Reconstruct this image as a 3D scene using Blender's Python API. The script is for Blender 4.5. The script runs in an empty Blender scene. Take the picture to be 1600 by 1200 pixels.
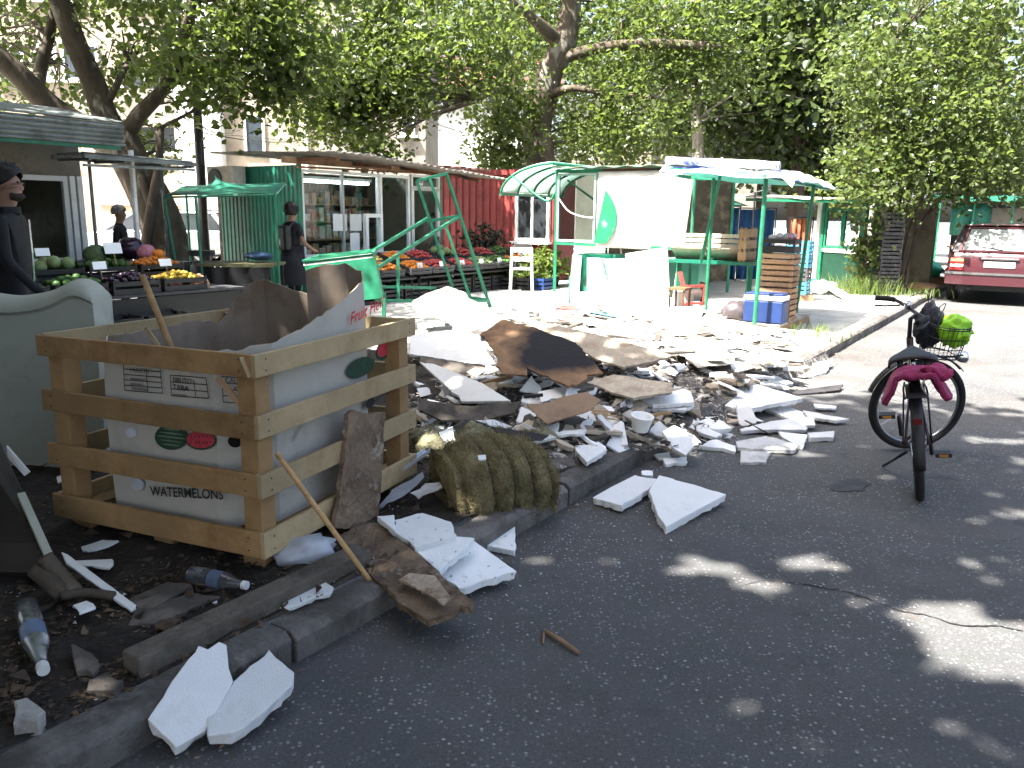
import bpy, bmesh, math, random
import numpy as np
from mathutils import Vector as V, Matrix, noise

scn = bpy.context.scene
col = scn.collection
R = math.radians
rnd = random.Random(7)

# ------------------------------------------------------------------ camera
F_PX, CAM_H, PITCH, ROLL = 1280.0, 1.60, R(11.7), R(0.7)
FWD = V((0, math.cos(PITCH), -math.sin(PITCH)))
_r0, _u0 = V((1, 0, 0)), V((0, math.sin(PITCH), math.cos(PITCH)))
CR = _r0 * math.cos(ROLL) + _u0 * math.sin(ROLL)
CU = _u0 * math.cos(ROLL) - _r0 * math.sin(ROLL)
EYE = V((0, 0, CAM_H))
cam_d = bpy.data.cameras.new('camera')
cam_d.sensor_width = 36.0
cam_d.lens = F_PX / 1600 * 36
cam_d.clip_start = 0.05
cam_d.clip_end = 2000
cam = bpy.data.objects.new('camera', cam_d)
col.objects.link(cam)
_m = Matrix.Identity(4)
for i in range(3):
    _m[i][0], _m[i][1], _m[i][2], _m[i][3] = CR[i], CU[i], -FWD[i], EYE[i]
cam.matrix_world = _m
scn.camera = cam

# ------------------------------------------------------------------ world, sun, exposure
SUN_DIR = V((-0.42, -0.27, 0.865)).normalized()          # towards the sun
wd = bpy.data.worlds.new('World')
scn.world = wd
wd.use_nodes = True
_nt = wd.node_tree
_bg = _nt.nodes['Background']
_sky = _nt.nodes.new('ShaderNodeTexSky')
_sky.sky_type = 'NISHITA'
_sky.sun_disc = False
_sky.sun_elevation = math.asin(SUN_DIR.z)
_sky.sun_rotation = math.atan2(SUN_DIR.x, SUN_DIR.y)
_sky.air_density = 1.0
_sky.dust_density = 6.0
_sky.ozone_density = 0.4
_nt.links.new(_sky.outputs[0], _bg.inputs[0])
_bg.inputs[1].default_value = 0.085
sun_d = bpy.data.lights.new('sun', 'SUN')
sun_d.energy = 5.0
sun_d.angle = R(0.55)
sun_d.color = (1.0, 0.955, 0.88)
sun = bpy.data.objects.new('sun', sun_d)
col.objects.link(sun)
sun.location = (-8, -4, 20)
sun.rotation_euler = SUN_DIR.to_track_quat('Z', 'Y').to_euler()
vs = scn.view_settings
vs.view_transform = 'Standard'
vs.look = 'None'
vs.gamma = 1.0
vs.use_curve_mapping = False
vs.exposure = 2.75
scn.cycles.max_bounces = 6
scn.cycles.diffuse_bounces = 3
scn.cycles.glossy_bounces = 3
scn.cycles.transmission_bounces = 4
scn.cycles.transparent_max_bounces = 10
scn.cycles.caustics_reflective = False
scn.cycles.caustics_refractive = False
scn.cycles.use_denoising = True
scn.cycles.use_adaptive_sampling = True
scn.cycles.adaptive_threshold = 0.02


# ------------------------------------------------------------------ pixel -> direction helpers
def ray(px, py):
    return FWD + CR * ((px - 800) / F_PX) + CU * ((600 - py) / F_PX)


def G(px, py, z=0.0):
    d = ray(px, py)
    return EYE + d * ((z - CAM_H) / d.z)


def D(px, py, Y):
    d = ray(px, py)
    return EYE + d * (Y / d.y)


def _pix(P):
    q = V(P) - EYE
    w = q.dot(FWD)
    return 800 + q.dot(CR) / w * F_PX, 600 - q.dot(CU) / w * F_PX


def on_plane(px, py, p0, n):
    d = ray(px, py)
    return EYE + d * ((p0 - EYE).dot(n) / d.dot(n))


# ------------------------------------------------------------------ materials
MATS = {}


def _n(nt, t, **kw):
    n = nt.nodes.new(t)
    for k, v in kw.items():
        if k in n.inputs.keys() if isinstance(k, str) else False:
            n.inputs[k].default_value = v
        else:
            setattr(n, k, v)
    return n


def mat(name, c, rough=0.75, var=0.25, scale=6.0, bump=0.0, bscale=40.0, metal=0.0, spec=0.3,
        c2=None, c2lo=0.5, c2hi=0.62, c2scale=3.0, stretch=None, alpha=1.0, trans=0.0, emit=None, coat=0.0,
        c3=None, c3scale=8.0, c3lo=.6, c3hi=.68, rv=0.22):
    """procedural surface: base colour with noise variation, optional stains c2/c3, fine relief"""
    if name in MATS:
        return MATS[name]
    m = bpy.data.materials.new(name)
    m.use_nodes = True
    nt = m.node_tree
    L = nt.links
    bs = nt.nodes['Principled BSDF']
    tc = _n(nt, 'ShaderNodeTexCoord')
    mp = _n(nt, 'ShaderNodeMapping')
    L.new(tc.outputs['Object'], mp.inputs['Vector'])
    if stretch:
        mp.inputs['Scale'].default_value = stretch
    nz = _n(nt, 'ShaderNodeTexNoise')
    nz.inputs['Scale'].default_value = scale
    nz.inputs['Detail'].default_value = 7
    nz.inputs['Roughness'].default_value = 0.62
    L.new(mp.outputs[0], nz.inputs['Vector'])
    ramp = _n(nt, 'ShaderNodeValToRGB')
    e = ramp.color_ramp.elements
    e[0].position, e[1].position = 0.3, 0.72
    e[0].color = (*[max(0, x * (1 - var)) for x in c], 1)
    e[1].color = (*[min(1, x * (1 + var)) for x in c], 1)
    L.new(nz.outputs[0], ramp.inputs[0])
    out = ramp.outputs[0]
    for cc, lo, hi, sc in ((c2, c2lo, c2hi, c2scale), (c3, c3lo, c3hi, c3scale)):
        if cc is None:
            continue
        n2 = _n(nt, 'ShaderNodeTexNoise')
        n2.inputs['Scale'].default_value = sc
        n2.inputs['Detail'].default_value = 8
        n2.inputs['Roughness'].default_value = 0.68
        L.new(mp.outputs[0], n2.inputs['Vector'])
        r2 = _n(nt, 'ShaderNodeMapRange')
        r2.inputs[1].default_value = lo
        r2.inputs[2].default_value = hi
        L.new(n2.outputs[0], r2.inputs[0])
        mx = _n(nt, 'ShaderNodeMix', data_type='RGBA')
        L.new(r2.outputs[0], mx.inputs[0])
        L.new(out, mx.inputs[6])
        mx.inputs[7].default_value = (*cc, 1)
        out = mx.outputs[2]
    if rv:                                          # pieces of one kind differ a little in tone
        oi = _n(nt, 'ShaderNodeObjectInfo')
        rr_ = _n(nt, 'ShaderNodeMapRange')
        rr_.inputs[3].default_value = 1 - rv
        rr_.inputs[4].default_value = 1 + rv * .6
        L.new(oi.outputs['Random'], rr_.inputs[0])
        hv = _n(nt, 'ShaderNodeHueSaturation')
        L.new(rr_.outputs[0], hv.inputs['Value'])
        L.new(out, hv.inputs['Color'])
        out = hv.outputs[0]
    L.new(out, bs.inputs['Base Color'])
    bs.inputs['Roughness'].default_value = rough
    bs.inputs['Metallic'].default_value = metal
    bs.inputs['Specular IOR Level'].default_value = spec
    bs.inputs['Alpha'].default_value = alpha
    bs.inputs['Transmission Weight'].default_value = trans
    if coat:
        bs.inputs['Coat Weight'].default_value = coat
        bs.inputs['Coat Roughness'].default_value = 0.12
    if emit:
        bs.inputs['Emission Color'].default_value = (*emit[0], 1)
        bs.inputs['Emission Strength'].default_value = emit[1]
    if bump:
        nb = _n(nt, 'ShaderNodeTexNoise')
        nb.inputs['Scale'].default_value = bscale
        nb.inputs['Detail'].default_value = 6
        L.new(mp.outputs[0], nb.inputs['Vector'])
        bp = _n(nt, 'ShaderNodeBump')
        bp.inputs['Strength'].default_value = bump
        bp.inputs['Distance'].default_value = 0.02
        L.new(nb.outputs[0], bp.inputs['Height'])
        L.new(bp.outputs[0], bs.inputs['Normal'])
    MATS[name] = m
    return m


def leaf_mat(name, dark, light, tl, mix=0.45):
    m = bpy.data.materials.new(name)
    m.use_nodes = True
    nt = m.node_tree
    L = nt.links
    bs = nt.nodes['Principled BSDF']
    out = nt.nodes['Material Output']
    g = _n(nt, 'ShaderNodeNewGeometry')
    rp = _n(nt, 'ShaderNodeValToRGB')
    rp.color_ramp.elements[0].color = (*dark, 1)
    rp.color_ramp.elements[1].color = (*light, 1)
    L.new(g.outputs['Random Per Island'], rp.inputs[0])
    tc = _n(nt, 'ShaderNodeTexCoord')
    nz = _n(nt, 'ShaderNodeTexNoise')
    nz.inputs['Scale'].default_value = 0.9
    nz.inputs['Detail'].default_value = 4
    L.new(tc.outputs['Object'], nz.inputs['Vector'])
    mrg = _n(nt, 'ShaderNodeMapRange')
    for i_, x_ in enumerate((.36, .64, .55, 1.25)): mrg.inputs[i_ + 1].default_value = x_
    L.new(nz.outputs[0], mrg.inputs[0])
    hs = _n(nt, 'ShaderNodeHueSaturation')
    L.new(rp.outputs[0], hs.inputs['Color'])
    L.new(mrg.outputs[0], hs.inputs['Value'])
    L.new(hs.outputs[0], bs.inputs['Base Color'])
    bs.inputs['Roughness'].default_value = 0.42
    bs.inputs['Specular IOR Level'].default_value = 0.45
    t = _n(nt, 'ShaderNodeBsdfTranslucent')
    t.inputs[0].default_value = (*tl, 1)
    mx = _n(nt, 'ShaderNodeMixShader')
    mx.inputs[0].default_value = mix
    L.new(bs.outputs[0], mx.inputs[1])
    L.new(t.outputs[0], mx.inputs[2])
    L.new(mx.outputs[0], out.inputs[0])
    MATS[name] = m
    return m


def glass_mat(name, tint=(0.9, 0.95, 0.95), rough=0.03, mixf=0.25):
    """thin window pane: mostly clear, reflecting at an angle"""
    m = bpy.data.materials.new(name)
    m.use_nodes = True
    nt = m.node_tree
    L = nt.links
    out = nt.nodes['Material Output']
    nt.nodes.remove(nt.nodes['Principled BSDF'])
    tr = _n(nt, 'ShaderNodeBsdfTransparent')
    tr.inputs[0].default_value = (*tint, 1)
    gl = _n(nt, 'ShaderNodeBsdfGlossy')
    gl.inputs['Roughness'].default_value = rough
    fr = _n(nt, 'ShaderNodeFresnel')
    fr.inputs[0].default_value = 1.5
    ma = _n(nt, 'ShaderNodeMath', operation='MULTIPLY_ADD')
    ma.inputs[1].default_value = 0.03
    ma.inputs[2].default_value = mixf * 0.012
    L.new(fr.outputs[0], ma.inputs[0])
    mx = _n(nt, 'ShaderNodeMixShader')
    L.new(ma.outputs[0], mx.inputs[0])
    L.new(tr.outputs[0], mx.inputs[1])
    L.new(gl.outputs[0], mx.inputs[2])
    L.new(mx.outputs[0], out.inputs[0])
    MATS[name] = m
    return m


# ------------------------------------------------------------------ objects
def tag(o, label=None, cat=None, group=None, kind=None):
    if label: o['label'] = label
    if cat: o['category'] = cat
    if group: o['group'] = group
    if kind: o['kind'] = kind
    return o


def thing(name, label, cat, loc=(0, 0, 0), rz=0.0, group=None):
    o = bpy.data.objects.new(name, None)
    o.empty_display_size = 0.1
    o.location = loc
    o.rotation_euler = (0, 0, rz)
    col.objects.link(o)
    return tag(o, label, cat, group)


def rootmat(o):
    while o.parent is not None:
        o = o.parent
    return o.matrix_basis.copy()


class B:
    """collects shapes (world coordinates) and links them as ONE mesh object"""

    def __init__(s):
        s.v, s.f, s.mi, s.cur = [], [], [], 0

    def add(s, vs_, fs):
        o = len(s.v)
        s.v += [V(p) for p in vs_]
        s.f += [[i + o for i in f] for f in fs]
        s.mi += [s.cur] * len(fs)
        return s

    def box(s, c, size, rot=None):
        c = V(c)
        hx, hy, hz = size[0] / 2, size[1] / 2, size[2] / 2
        P = [V((x, y, z)) for z in (-hz, hz) for y in (-hy, hy) for x in (-hx, hx)]
        if rot is not None:
            P = [rot @ p for p in P]
        return s.add([c + p for p in P], [(0, 2, 3, 1), (4, 5, 7, 6), (0, 1, 5, 4), (2, 6, 7, 3), (0, 4, 6, 2), (1, 3, 7, 5)])

    def bar(s, p0, p1, w, h, up=(0, 0, 1)):
        p0, p1 = V(p0), V(p1)
        d = (p1 - p0)
        ln = d.length
        d.normalize()
        up = V(up)
        x = d.cross(up)
        if x.length < 1e-4:
            x = d.cross(V((1, 0, 0)))
        x.normalize()
        z = x.cross(d)
        rot = Matrix((x, d, z)).transposed()
        return s.box((p0 + p1) / 2, (w, ln, h), rot)

    def tube(s, pts, r, n=8, cap=True, closed=False):
        pts = [V(p) for p in pts]
        k = len(pts)
        rr = r if isinstance(r, (list, tuple)) else [r] * k
        vs_, fs = [], []
        prev = None
        for i, p in enumerate(pts):
            if closed:
                d = pts[(i + 1) % k] - pts[i - 1]
            else:
                d = pts[min(i + 1, k - 1)] - pts[max(i - 1, 0)]
            d.normalize()
            if prev is None:
                a = d.cross(V((0.13, 0.31, 0.94)))
                if a.length < 0.05: a = d.cross(V((1, 0, 0)))
            else:
                a = prev - d * prev.dot(d)
            a.normalize()
            prev = a
            bb = d.cross(a)
            for j in range(n):
                t = 2 * math.pi * j / n
                vs_.append(p + (a * math.cos(t) + bb * math.sin(t)) * rr[i])
        for i in range(k if closed else k - 1):
            i2 = (i + 1) % k
            for j in range(n):
                fs.append((i * n + j, i * n + (j + 1) % n, i2 * n + (j + 1) % n, i2 * n + j))
        if cap and not closed:
            fs.append(tuple(reversed(range(n))))
            fs.append(tuple(range((k - 1) * n, k * n)))
        return s.add(vs_, fs)

    def prism(s, poly, ext):
        poly = [V(p) for p in poly]
        ext = V(ext)
        n = len(poly)
        vs_ = poly + [p + ext for p in poly]
        fs = [tuple(range(n)), tuple(reversed(range(n, 2 * n)))]
        for i in range(n):
            j = (i + 1) % n
            fs.append((i, i + n, j + n, j))
        return s.add(vs_, fs)

    def lathe(s, prof, c, axis=(0, 0, 1), n=16, cap=True):
        c, ax = V(c), V(axis).normalized()
        a = ax.orthogonal().normalized()
        bb = ax.cross(a)
        vs_, fs = [], []
        for r, h in prof:
            for j in range(n):
                t = 2 * math.pi * j / n
                vs_.append(c + ax * h + (a * math.cos(t) + bb * math.sin(t)) * r)
        for i in range(len(prof) - 1):
            for j in range(n):
                fs.append((i * n + j, i * n + (j + 1) % n, (i + 1) * n + (j + 1) % n, (i + 1) * n + j))
        if cap:
            fs.append(tuple(reversed(range(n))))
            fs.append(tuple(range((len(prof) - 1) * n, len(prof) * n)))
        return s.add(vs_, fs)

    def ball(s, c, r, nu=10, nv=6, jit=0.0, rot=None, rg=rnd):
        c = V(c)
        if not isinstance(r, (list, tuple)): r = (r, r, r)
        vs_, fs = [V((0, 0, -r[2]))], []
        for i in range(1, nv):
            ph = -math.pi / 2 + math.pi * i / nv
            for j in range(nu):
                t = 2 * math.pi * j / nu
                k = 1 + (rg.uniform(-jit, jit) if jit else 0)
                vs_.append(V((r[0] * math.cos(ph) * math.cos(t), r[1] * math.cos(ph) * math.sin(t), r[2] * math.sin(ph))) * k)
        vs_.append(V((0, 0, r[2])))
        for j in range(nu):
            fs.append((0, 1 + (j + 1) % nu, 1 + j))
            fs.append((len(vs_) - 1, 1 + (nv - 2) * nu + j, 1 + (nv - 2) * nu + (j + 1) % nu))
        for i in range(nv - 2):
            for j in range(nu):
                fs.append((1 + i * nu + j, 1 + i * nu + (j + 1) % nu, 1 + (i + 1) * nu + (j + 1) % nu, 1 + (i + 1) * nu + j))
        if rot is not None: vs_ = [rot @ p for p in vs_]
        return s.add([c + p for p in vs_], fs)

    def grid(s, fn, nu, nv):
        vs_ = [fn(i / (nu - 1), j / (nv - 1)) for j in range(nv) for i in range(nu)]
        fs = [(j * nu + i, j * nu + i + 1, (j + 1) * nu + i + 1, (j + 1) * nu + i) for j in range(nv - 1) for i in range(nu - 1)]
        return s.add(vs_, fs)

    def build(s, name, material, parent=None, smooth=False, bevel=0.0, loc=None, solid=0.0, sub=0, fix=False):
        me = bpy.data.meshes.new(name)
        if parent is not None:
            inv = rootmat(parent).inverted()
            vs_ = [inv @ p for p in s.v]
        else:
            if loc is None:
                a = np.array([tuple(p) for p in s.v])
                loc = (float(a[:, 0].mean()), float(a[:, 1].mean()), float(a[:, 2].min()))
            loc = V(loc)
            vs_ = [p - loc for p in s.v]
        me.from_pydata([tuple(p) for p in vs_], [], s.f)
        mats = material if isinstance(material, (list, tuple)) else [material]
        for m in mats: me.materials.append(m)
        if len(mats) > 1: me.polygons.foreach_set('material_index', s.mi)
        if smooth: me.polygons.foreach_set('use_smooth', [True] * len(me.polygons))
        if fix:
            bm = bmesh.new(); bm.from_mesh(me); bmesh.ops.recalc_face_normals(bm, faces=bm.faces); bm.to_mesh(me); bm.free()
        me.update()
        o = bpy.data.objects.new(name, me)
        col.objects.link(o)
        if parent is not None: o.parent = parent
        else: o.location = loc
        if solid:
            md = o.modifiers.new('solid', 'SOLIDIFY'); md.thickness = solid; md.offset = 0
        if bevel:
            md = o.modifiers.new('bevel', 'BEVEL'); md.width = bevel; md.segments = 2; md.limit_method = 'ANGLE'
        if sub:
            md = o.modifiers.new('sub', 'SUBSURF'); md.levels = sub; md.render_levels = sub
        return o


def copy_tree(o, parent=None):
    c = o.copy()
    col.objects.link(c)
    c.parent = parent
    for ch in list(o.children):
        copy_tree(ch, c)
    return c


def text_part(s, size, origin, ex, ey, material, parent, name='lettering', shear=0.0, lift=0.002, bold=0.0, sx=1.0):
    """flat lettering as a mesh on a surface: origin = lower left, ex along the line, ey up"""
    cu = bpy.data.curves.new('txt', 'FONT')
    cu.body = s
    cu.size = size
    cu.shear = shear
    cu.offset = bold
    to = bpy.data.objects.new('txt', cu)
    col.objects.link(to)
    dg = bpy.context.evaluated_depsgraph_get()
    me = bpy.data.meshes.new_from_object(to.evaluated_get(dg))
    bpy.data.objects.remove(to)
    ex, ey = V(ex).normalized(), V(ey).normalized()
    nz = ex.cross(ey).normalized()
    o0 = V(origin) + nz * lift
    b = B()
    b.v = [o0 + ex * v.co.x * sx + ey * v.co.y for v in me.vertices]
    b.f = [list(p.vertices) for p in me.polygons]
    b.mi = [0] * len(b.f)
    bpy.data.meshes.remove(me)
    return b.build(name, material, parent)


def smooth_path(pts, k=4):
    pts = [V(p) for p in pts]
    out = []
    for i in range(len(pts) - 1):
        p0, p1, p2, p3 = pts[max(i - 1, 0)], pts[i], pts[i + 1], pts[min(i + 2, len(pts) - 1)]
        for j in range(k):
            t = j / k
            out.append(0.5 * ((2 * p1) + (p2 - p0) * t + (2 * p0 - 5 * p1 + 4 * p2 - p3) * t * t + (3 * p1 - p0 - 3 * p2 + p3) * t ** 3))
    out.append(pts[-1])
    return out


Z = V((0, 0, 1))
RD = V((math.sin(R(33.4)), math.cos(R(33.4)), 0))          # along the road, away
RN = V((RD.y, -RD.x, 0))                                    # across, towards the road
K0 = G(460, 989, .12)                                       # a point on the kerb's outer top edge
PAV = 0.105                                                 # pavement height


def rp(a, b, z=0.0):
    """point a metres along the road and b metres across (towards the road) from K0"""
    p = K0 + RD * a + RN * b
    return V((p.x, p.y, z))


def rc(p):
    q = V(p) - K0
    return q.dot(RD), q.dot(RN)


# common materials
m_greenpaint = mat('green paint', (0.02, 0.165, 0.092), 0.45, .3, 8, c2=(.05, .16, .09), c2lo=.56, c2hi=.75, bump=.1, c3=(.12, .07, .04), c3lo=.68, c3hi=.74)
m_white = mat('white paint', (0.72, 0.73, 0.71), 0.45, .1, 5, c2=(.42, .41, .38), c2lo=.55, c2hi=.8)
m_pvc = mat('white window profile', (0.78, 0.79, 0.78), 0.35, .06, 5)
m_black = mat('black plastic', (0.015, 0.015, 0.016), 0.5, .3, 9, spec=.4)
m_darkmetal = mat('dark metal', (0.04, 0.04, 0.045), 0.4, .3, 9, metal=.6)
m_rust = mat('rusty steel', (.16, .07, .035), .8, .5, 14, bump=.3, c2=(.05, .05, .05))
m_chrome = mat('chrome', (.6, .6, .62), .18, .1, 5, metal=1)
m_rubber = mat('rubber', (.018, .018, .018), .8, .3, 20)
m_concrete = mat('concrete', (.30, .29, .27), .9, .25, 7, bump=.5, bscale=60, c2=(.16, .15, .14))
m_glass = glass_mat('window glass')
m_darkglass = mat('dark glass', (.03, .035, .04), .06, .3, 3, spec=.6)
# ================================================================== GROUND
def asphalt():
    m = bpy.data.materials.new('asphalt')
    m.use_nodes = True
    nt = m.node_tree; L = nt.links
    bs = nt.nodes['Principled BSDF']
    tc = _n(nt, 'ShaderNodeTexCoord')
    src = tc.outputs['Object']
    def noise_(sc, det=8, ro=.6):
        n = _n(nt, 'ShaderNodeTexNoise'); n.inputs['Scale'].default_value = sc; n.inputs['Detail'].default_value = det
        n.inputs['Roughness'].default_value = ro; L.new(src, n.inputs['Vector']); return n
    def mr(o, a, b, c=0., d=1.):
        n = _n(nt, 'ShaderNodeMapRange'); L.new(o, n.inputs[0])
        for i, x in enumerate((a, b, c, d)): n.inputs[i + 1].default_value = x
        return n.outputs[0]
    def mixc(f, a, b):
        n = _n(nt, 'ShaderNodeMix', data_type='RGBA')
        L.new(f, n.inputs[0])
        for s, i in ((a, 6), (b, 7)):
            if isinstance(s, tuple): n.inputs[i].default_value = (*s, 1)
            else: L.new(s, n.inputs[i])
        return n.outputs[2]
    def math_(op, a, b=None):
        n = _n(nt, 'ShaderNodeMath', operation=op)
        for s, i in ((a, 0), (b, 1)):
            if s is None: continue
            if isinstance(s, (int, float)): n.inputs[i].default_value = s
            else: L.new(s, n.inputs[i])
        return n.outputs[0]
    big = noise_(0.7)
    fine = noise_(90, 5, .7)
    base = mixc(mr(big.outputs[0], .35, .68), (.062, .062, .064), (.105, .104, .103))
    base = mixc(mr(noise_(.33, 9, .7).outputs[0], .5, .66, 0, .75), base, (.055, .047, .041))       # brown dirt film
    # pale aggregate: chips of two sizes
    def chips(scale, thr, keep):
        v = _n(nt, 'ShaderNodeTexVoronoi'); v.inputs['Scale'].default_value = scale; L.new(src, v.inputs['Vector'])
        d = mr(v.outputs['Distance'], thr, thr * .72)
        sep = _n(nt, 'ShaderNodeSeparateColor'); L.new(v.outputs['Color'], sep.inputs[0])
        k = math_('GREATER_THAN', sep.outputs[0], keep)
        return math_('MULTIPLY', math_('MULTIPLY', d, k), mr(sep.outputs[1], 0, 1, .25, 1)), sep
    c1, s1 = chips(52, .36, .60)
    c2_, s2 = chips(105, .38, .45)
    base = mixc(mr(noise_(4.5, 5, .6).outputs[0], .52, .7, 0, .5), base, (.062, .072, .062))
    base = mixc(mr(noise_(3.1, 6, .6).outputs[0], .56, .72, 0, .55), base, (.085, .066, .056))
    base = mixc(mr(noise_(2.3, 7, .7).outputs[0], .58, .7, 0, .6), base, (.035, .035, .037))
    wear = mr(noise_(1.6, 6).outputs[0], .38, .62, .25, 1)
    base = mixc(math_('MULTIPLY', c2_, math_('MULTIPLY', wear, .6)), base, (.21, .21, .205))
    base = mixc(math_('MULTIPLY', c1, math_('MULTIPLY', wear, .9)), base, (.40, .40, .395))
    base = mixc(mr(fine.outputs[0], .35, .5, .5, 0), base, (.022, .022, .024))
    # oil stain shapes
    base = mixc(mr(noise_(1.1, 4).outputs[0], .66, .74, 0, .6), base, (.02, .02, .022))
    # cracks
    wv = noise_(1.5, 6)
    vadd = _n(nt, 'ShaderNodeVectorMath', operation='MULTIPLY_ADD')
    L.new(wv.outputs['Color'], vadd.inputs[0]); vadd.inputs[1].default_value = (.9, .9, 0); L.new(src, vadd.inputs[2])
    vc = _n(nt, 'ShaderNodeTexVoronoi', feature='DISTANCE_TO_EDGE'); vc.inputs['Scale'].default_value = .27
    L.new(vadd.outputs[0], vc.inputs['Vector'])
    ck = math_('MULTIPLY', mr(vc.outputs[0], .003, .001), mr(noise_(.6, 3).outputs[0], .56, .62, 0, .6))
    L.new(base, bs.inputs['Base Color'])
    L.new(mr(big.outputs[0], .3, .7, .78, .95), bs.inputs['Roughness'])
    bs.inputs['Specular IOR Level'].default_value = .3
    h = math_('ADD', math_('MULTIPLY', c1, .5), math_('ADD', fine.outputs[0], math_('MULTIPLY', ck, 0.)))
    bp = _n(nt, 'ShaderNodeBump'); bp.inputs['Strength'].default_value = .55; bp.inputs['Distance'].default_value = .006
    L.new(h, bp.inputs['Height']); L.new(bp.outputs[0], bs.inputs['Normal'])
    return m

b = B(); b.add([(-300, -60, 0), (300, -60, 0), (300, 500, 0), (-300, 500, 0)], [(0, 1, 2, 3)])
road = tag(b.build('road', asphalt(), loc=(0, 0, 0)), kind='structure')
m_crack = mat('dark crack', (.012, .011, .011), .95, .4, 30)  # cracks are flat dark strips laid on the road
for pts, w0 in (([(1125, 925), (1180, 908), (1240, 912), (1310, 920), (1345, 930), (1400, 950), (1450, 962), (1500, 975), (1545, 977), (1600, 984), (1680, 1000)], .009), ([(1520, 838), (1560, 844), (1620, 838)], .003)):
    P = smooth_path([G(x, y, .004) for x, y in pts], 30); b = B(); k = len(P); vv = []
    for i, p in enumerate(P):
        d = (P[min(i + 1, k - 1)] - P[max(i - 1, 0)]).normalized(); s_ = V((d.y, -d.x, 0)); j_ = noise.noise(p * 7) * .022 + noise.noise(p * 28) * .012; w = w0 * (.12 + 1.3 * abs(noise.noise(p * 5 + V((5, 0, 0)))) + .5 * abs(noise.noise(p * 31))) * min(1, i / 70, (k - 1 - i) / 40 + .1)
        vv += [p + s_ * (j_ - w), p + s_ * (j_ + w)]
    b.add(vv, [(2 * i, 2 * i + 1, 2 * i + 3, 2 * i + 2) for i in range(k - 1)]); b.build('crack', m_crack, road)

m_pav = mat('dusty pavement', (.36, .355, .335), .92, .2, 2.2, bump=.5, bscale=55, c2=(.2, .185, .16), c2lo=.5, c2hi=.68, c2scale=.8, c3=(.42, .41, .39), c3scale=14)
q = [rp(-8, -.14, PAV), rp(120, -.14, PAV), rp(120, -120, PAV), rp(-8, -120, PAV)]
b = B(); b.add(q, [(0, 1, 2, 3)])
tag(b.build('pavement', m_pav, loc=(0, 0, PAV)), kind='structure')

# kerb, stone by stone
m_kerb = mat('kerb stone', (.14, .13, .12), .9, .35, 9, bump=.6, bscale=70, c2=(.065, .058, .05), c2lo=.45, c2hi=.62, c2scale=4)
kerb = bpy.data.objects.new('kerb', None); col.objects.link(kerb)
tag(kerb, kind='structure'); kerb.location = rp(0, 0, 0)
kr = random.Random(3)
for i in range(-3, 62):
    a0, a1 = i * 1.0 + .006, (i + 1) * 1.0 - .006
    dz, db = kr.uniform(-.008, .006), kr.uniform(-.008, .008)
    b = B()
    b.prism([rp(a0, db - .145, -.02), rp(a0, db - .006, -.02), rp(a0, db + .0, .095 + dz), rp(a0, db - .03, .122 + dz), rp(a0, db - .145, .124 + dz)], RD * (a1 - a0))
    b.build('kerb_stone', m_kerb, kerb, bevel=.006, fix=True)

# dark trampled soil and litter under the crate and at the left edge
m_soil = mat('dark soil', (.03, .024, .019), .97, .5, 12, bump=1.0, bscale=45, c2=(.06, .05, .038), c2lo=.55, c2hi=.7, c2scale=5, c3=(.014, .016, .013), c3scale=9)
def soil_fn(u, v):
    a = -3.2 + u * 8.0
    w = 5.2 - .25 * a + .5 * noise.noise(V((a * .8, 1.7, 0)))
    bb = -.15 - v * max(w, .6)
    p = rp(a, bb)
    edge = min(1, min(u, 1 - u, v * 5 + .15, (1 - v) * 1.) * 7)
    h = .012 + .030 * edge * (noise.fractal(V((p.x * 2.6, p.y * 2.6, .3)), 1, 2, 5) * .8 + .55) + .012 * edge * noise.noise(V((p.x * 17, p.y * 17, 2)))
    return V((p.x, p.y, PAV + max(.004, h)))
b = B(); b.grid(soil_fn, 150, 90)
tag(b.build('soil_patch', m_soil, smooth=True, loc=rp(0, -1, PAV)), kind='structure')

# ================================================================== TREES
m_bark = mat('plane bark', (.085, .068, .05), .9, .45, 5, bump=.8, bscale=18, c2=(.22, .21, .17), c2lo=.56, c2hi=.62, c2scale=2.2, stretch=(1, 1, .45))
m_bark2 = mat('dark bark', (.055, .042, .032), .92, .45, 7, bump=1, bscale=22, stretch=(1, 1, .3))
m_palebark = mat('pale bark', (.24, .225, .19), .85, .3, 5, bump=.5, bscale=20, c2=(.10, .09, .07), c2lo=.5, c2hi=.6, c2scale=2.5, stretch=(1, 1, .4))
lf_plane = leaf_mat('plane leaves', (.022, .042, .009), (.072, .10, .026), (.145, .20, .038), .5)
lf_dark = leaf_mat('dark leaves', (.018, .034, .010), (.052, .074, .022), (.105, .15, .032), .45)
lf_pale = leaf_mat('pale leaves', (.038, .064, .015), (.10, .132, .042), (.165, .22, .05), .45)
lf_ivy = leaf_mat('shrub leaves', (.05, .09, .02), (.14, .2, .05), (.26, .34, .06), .4)


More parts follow.
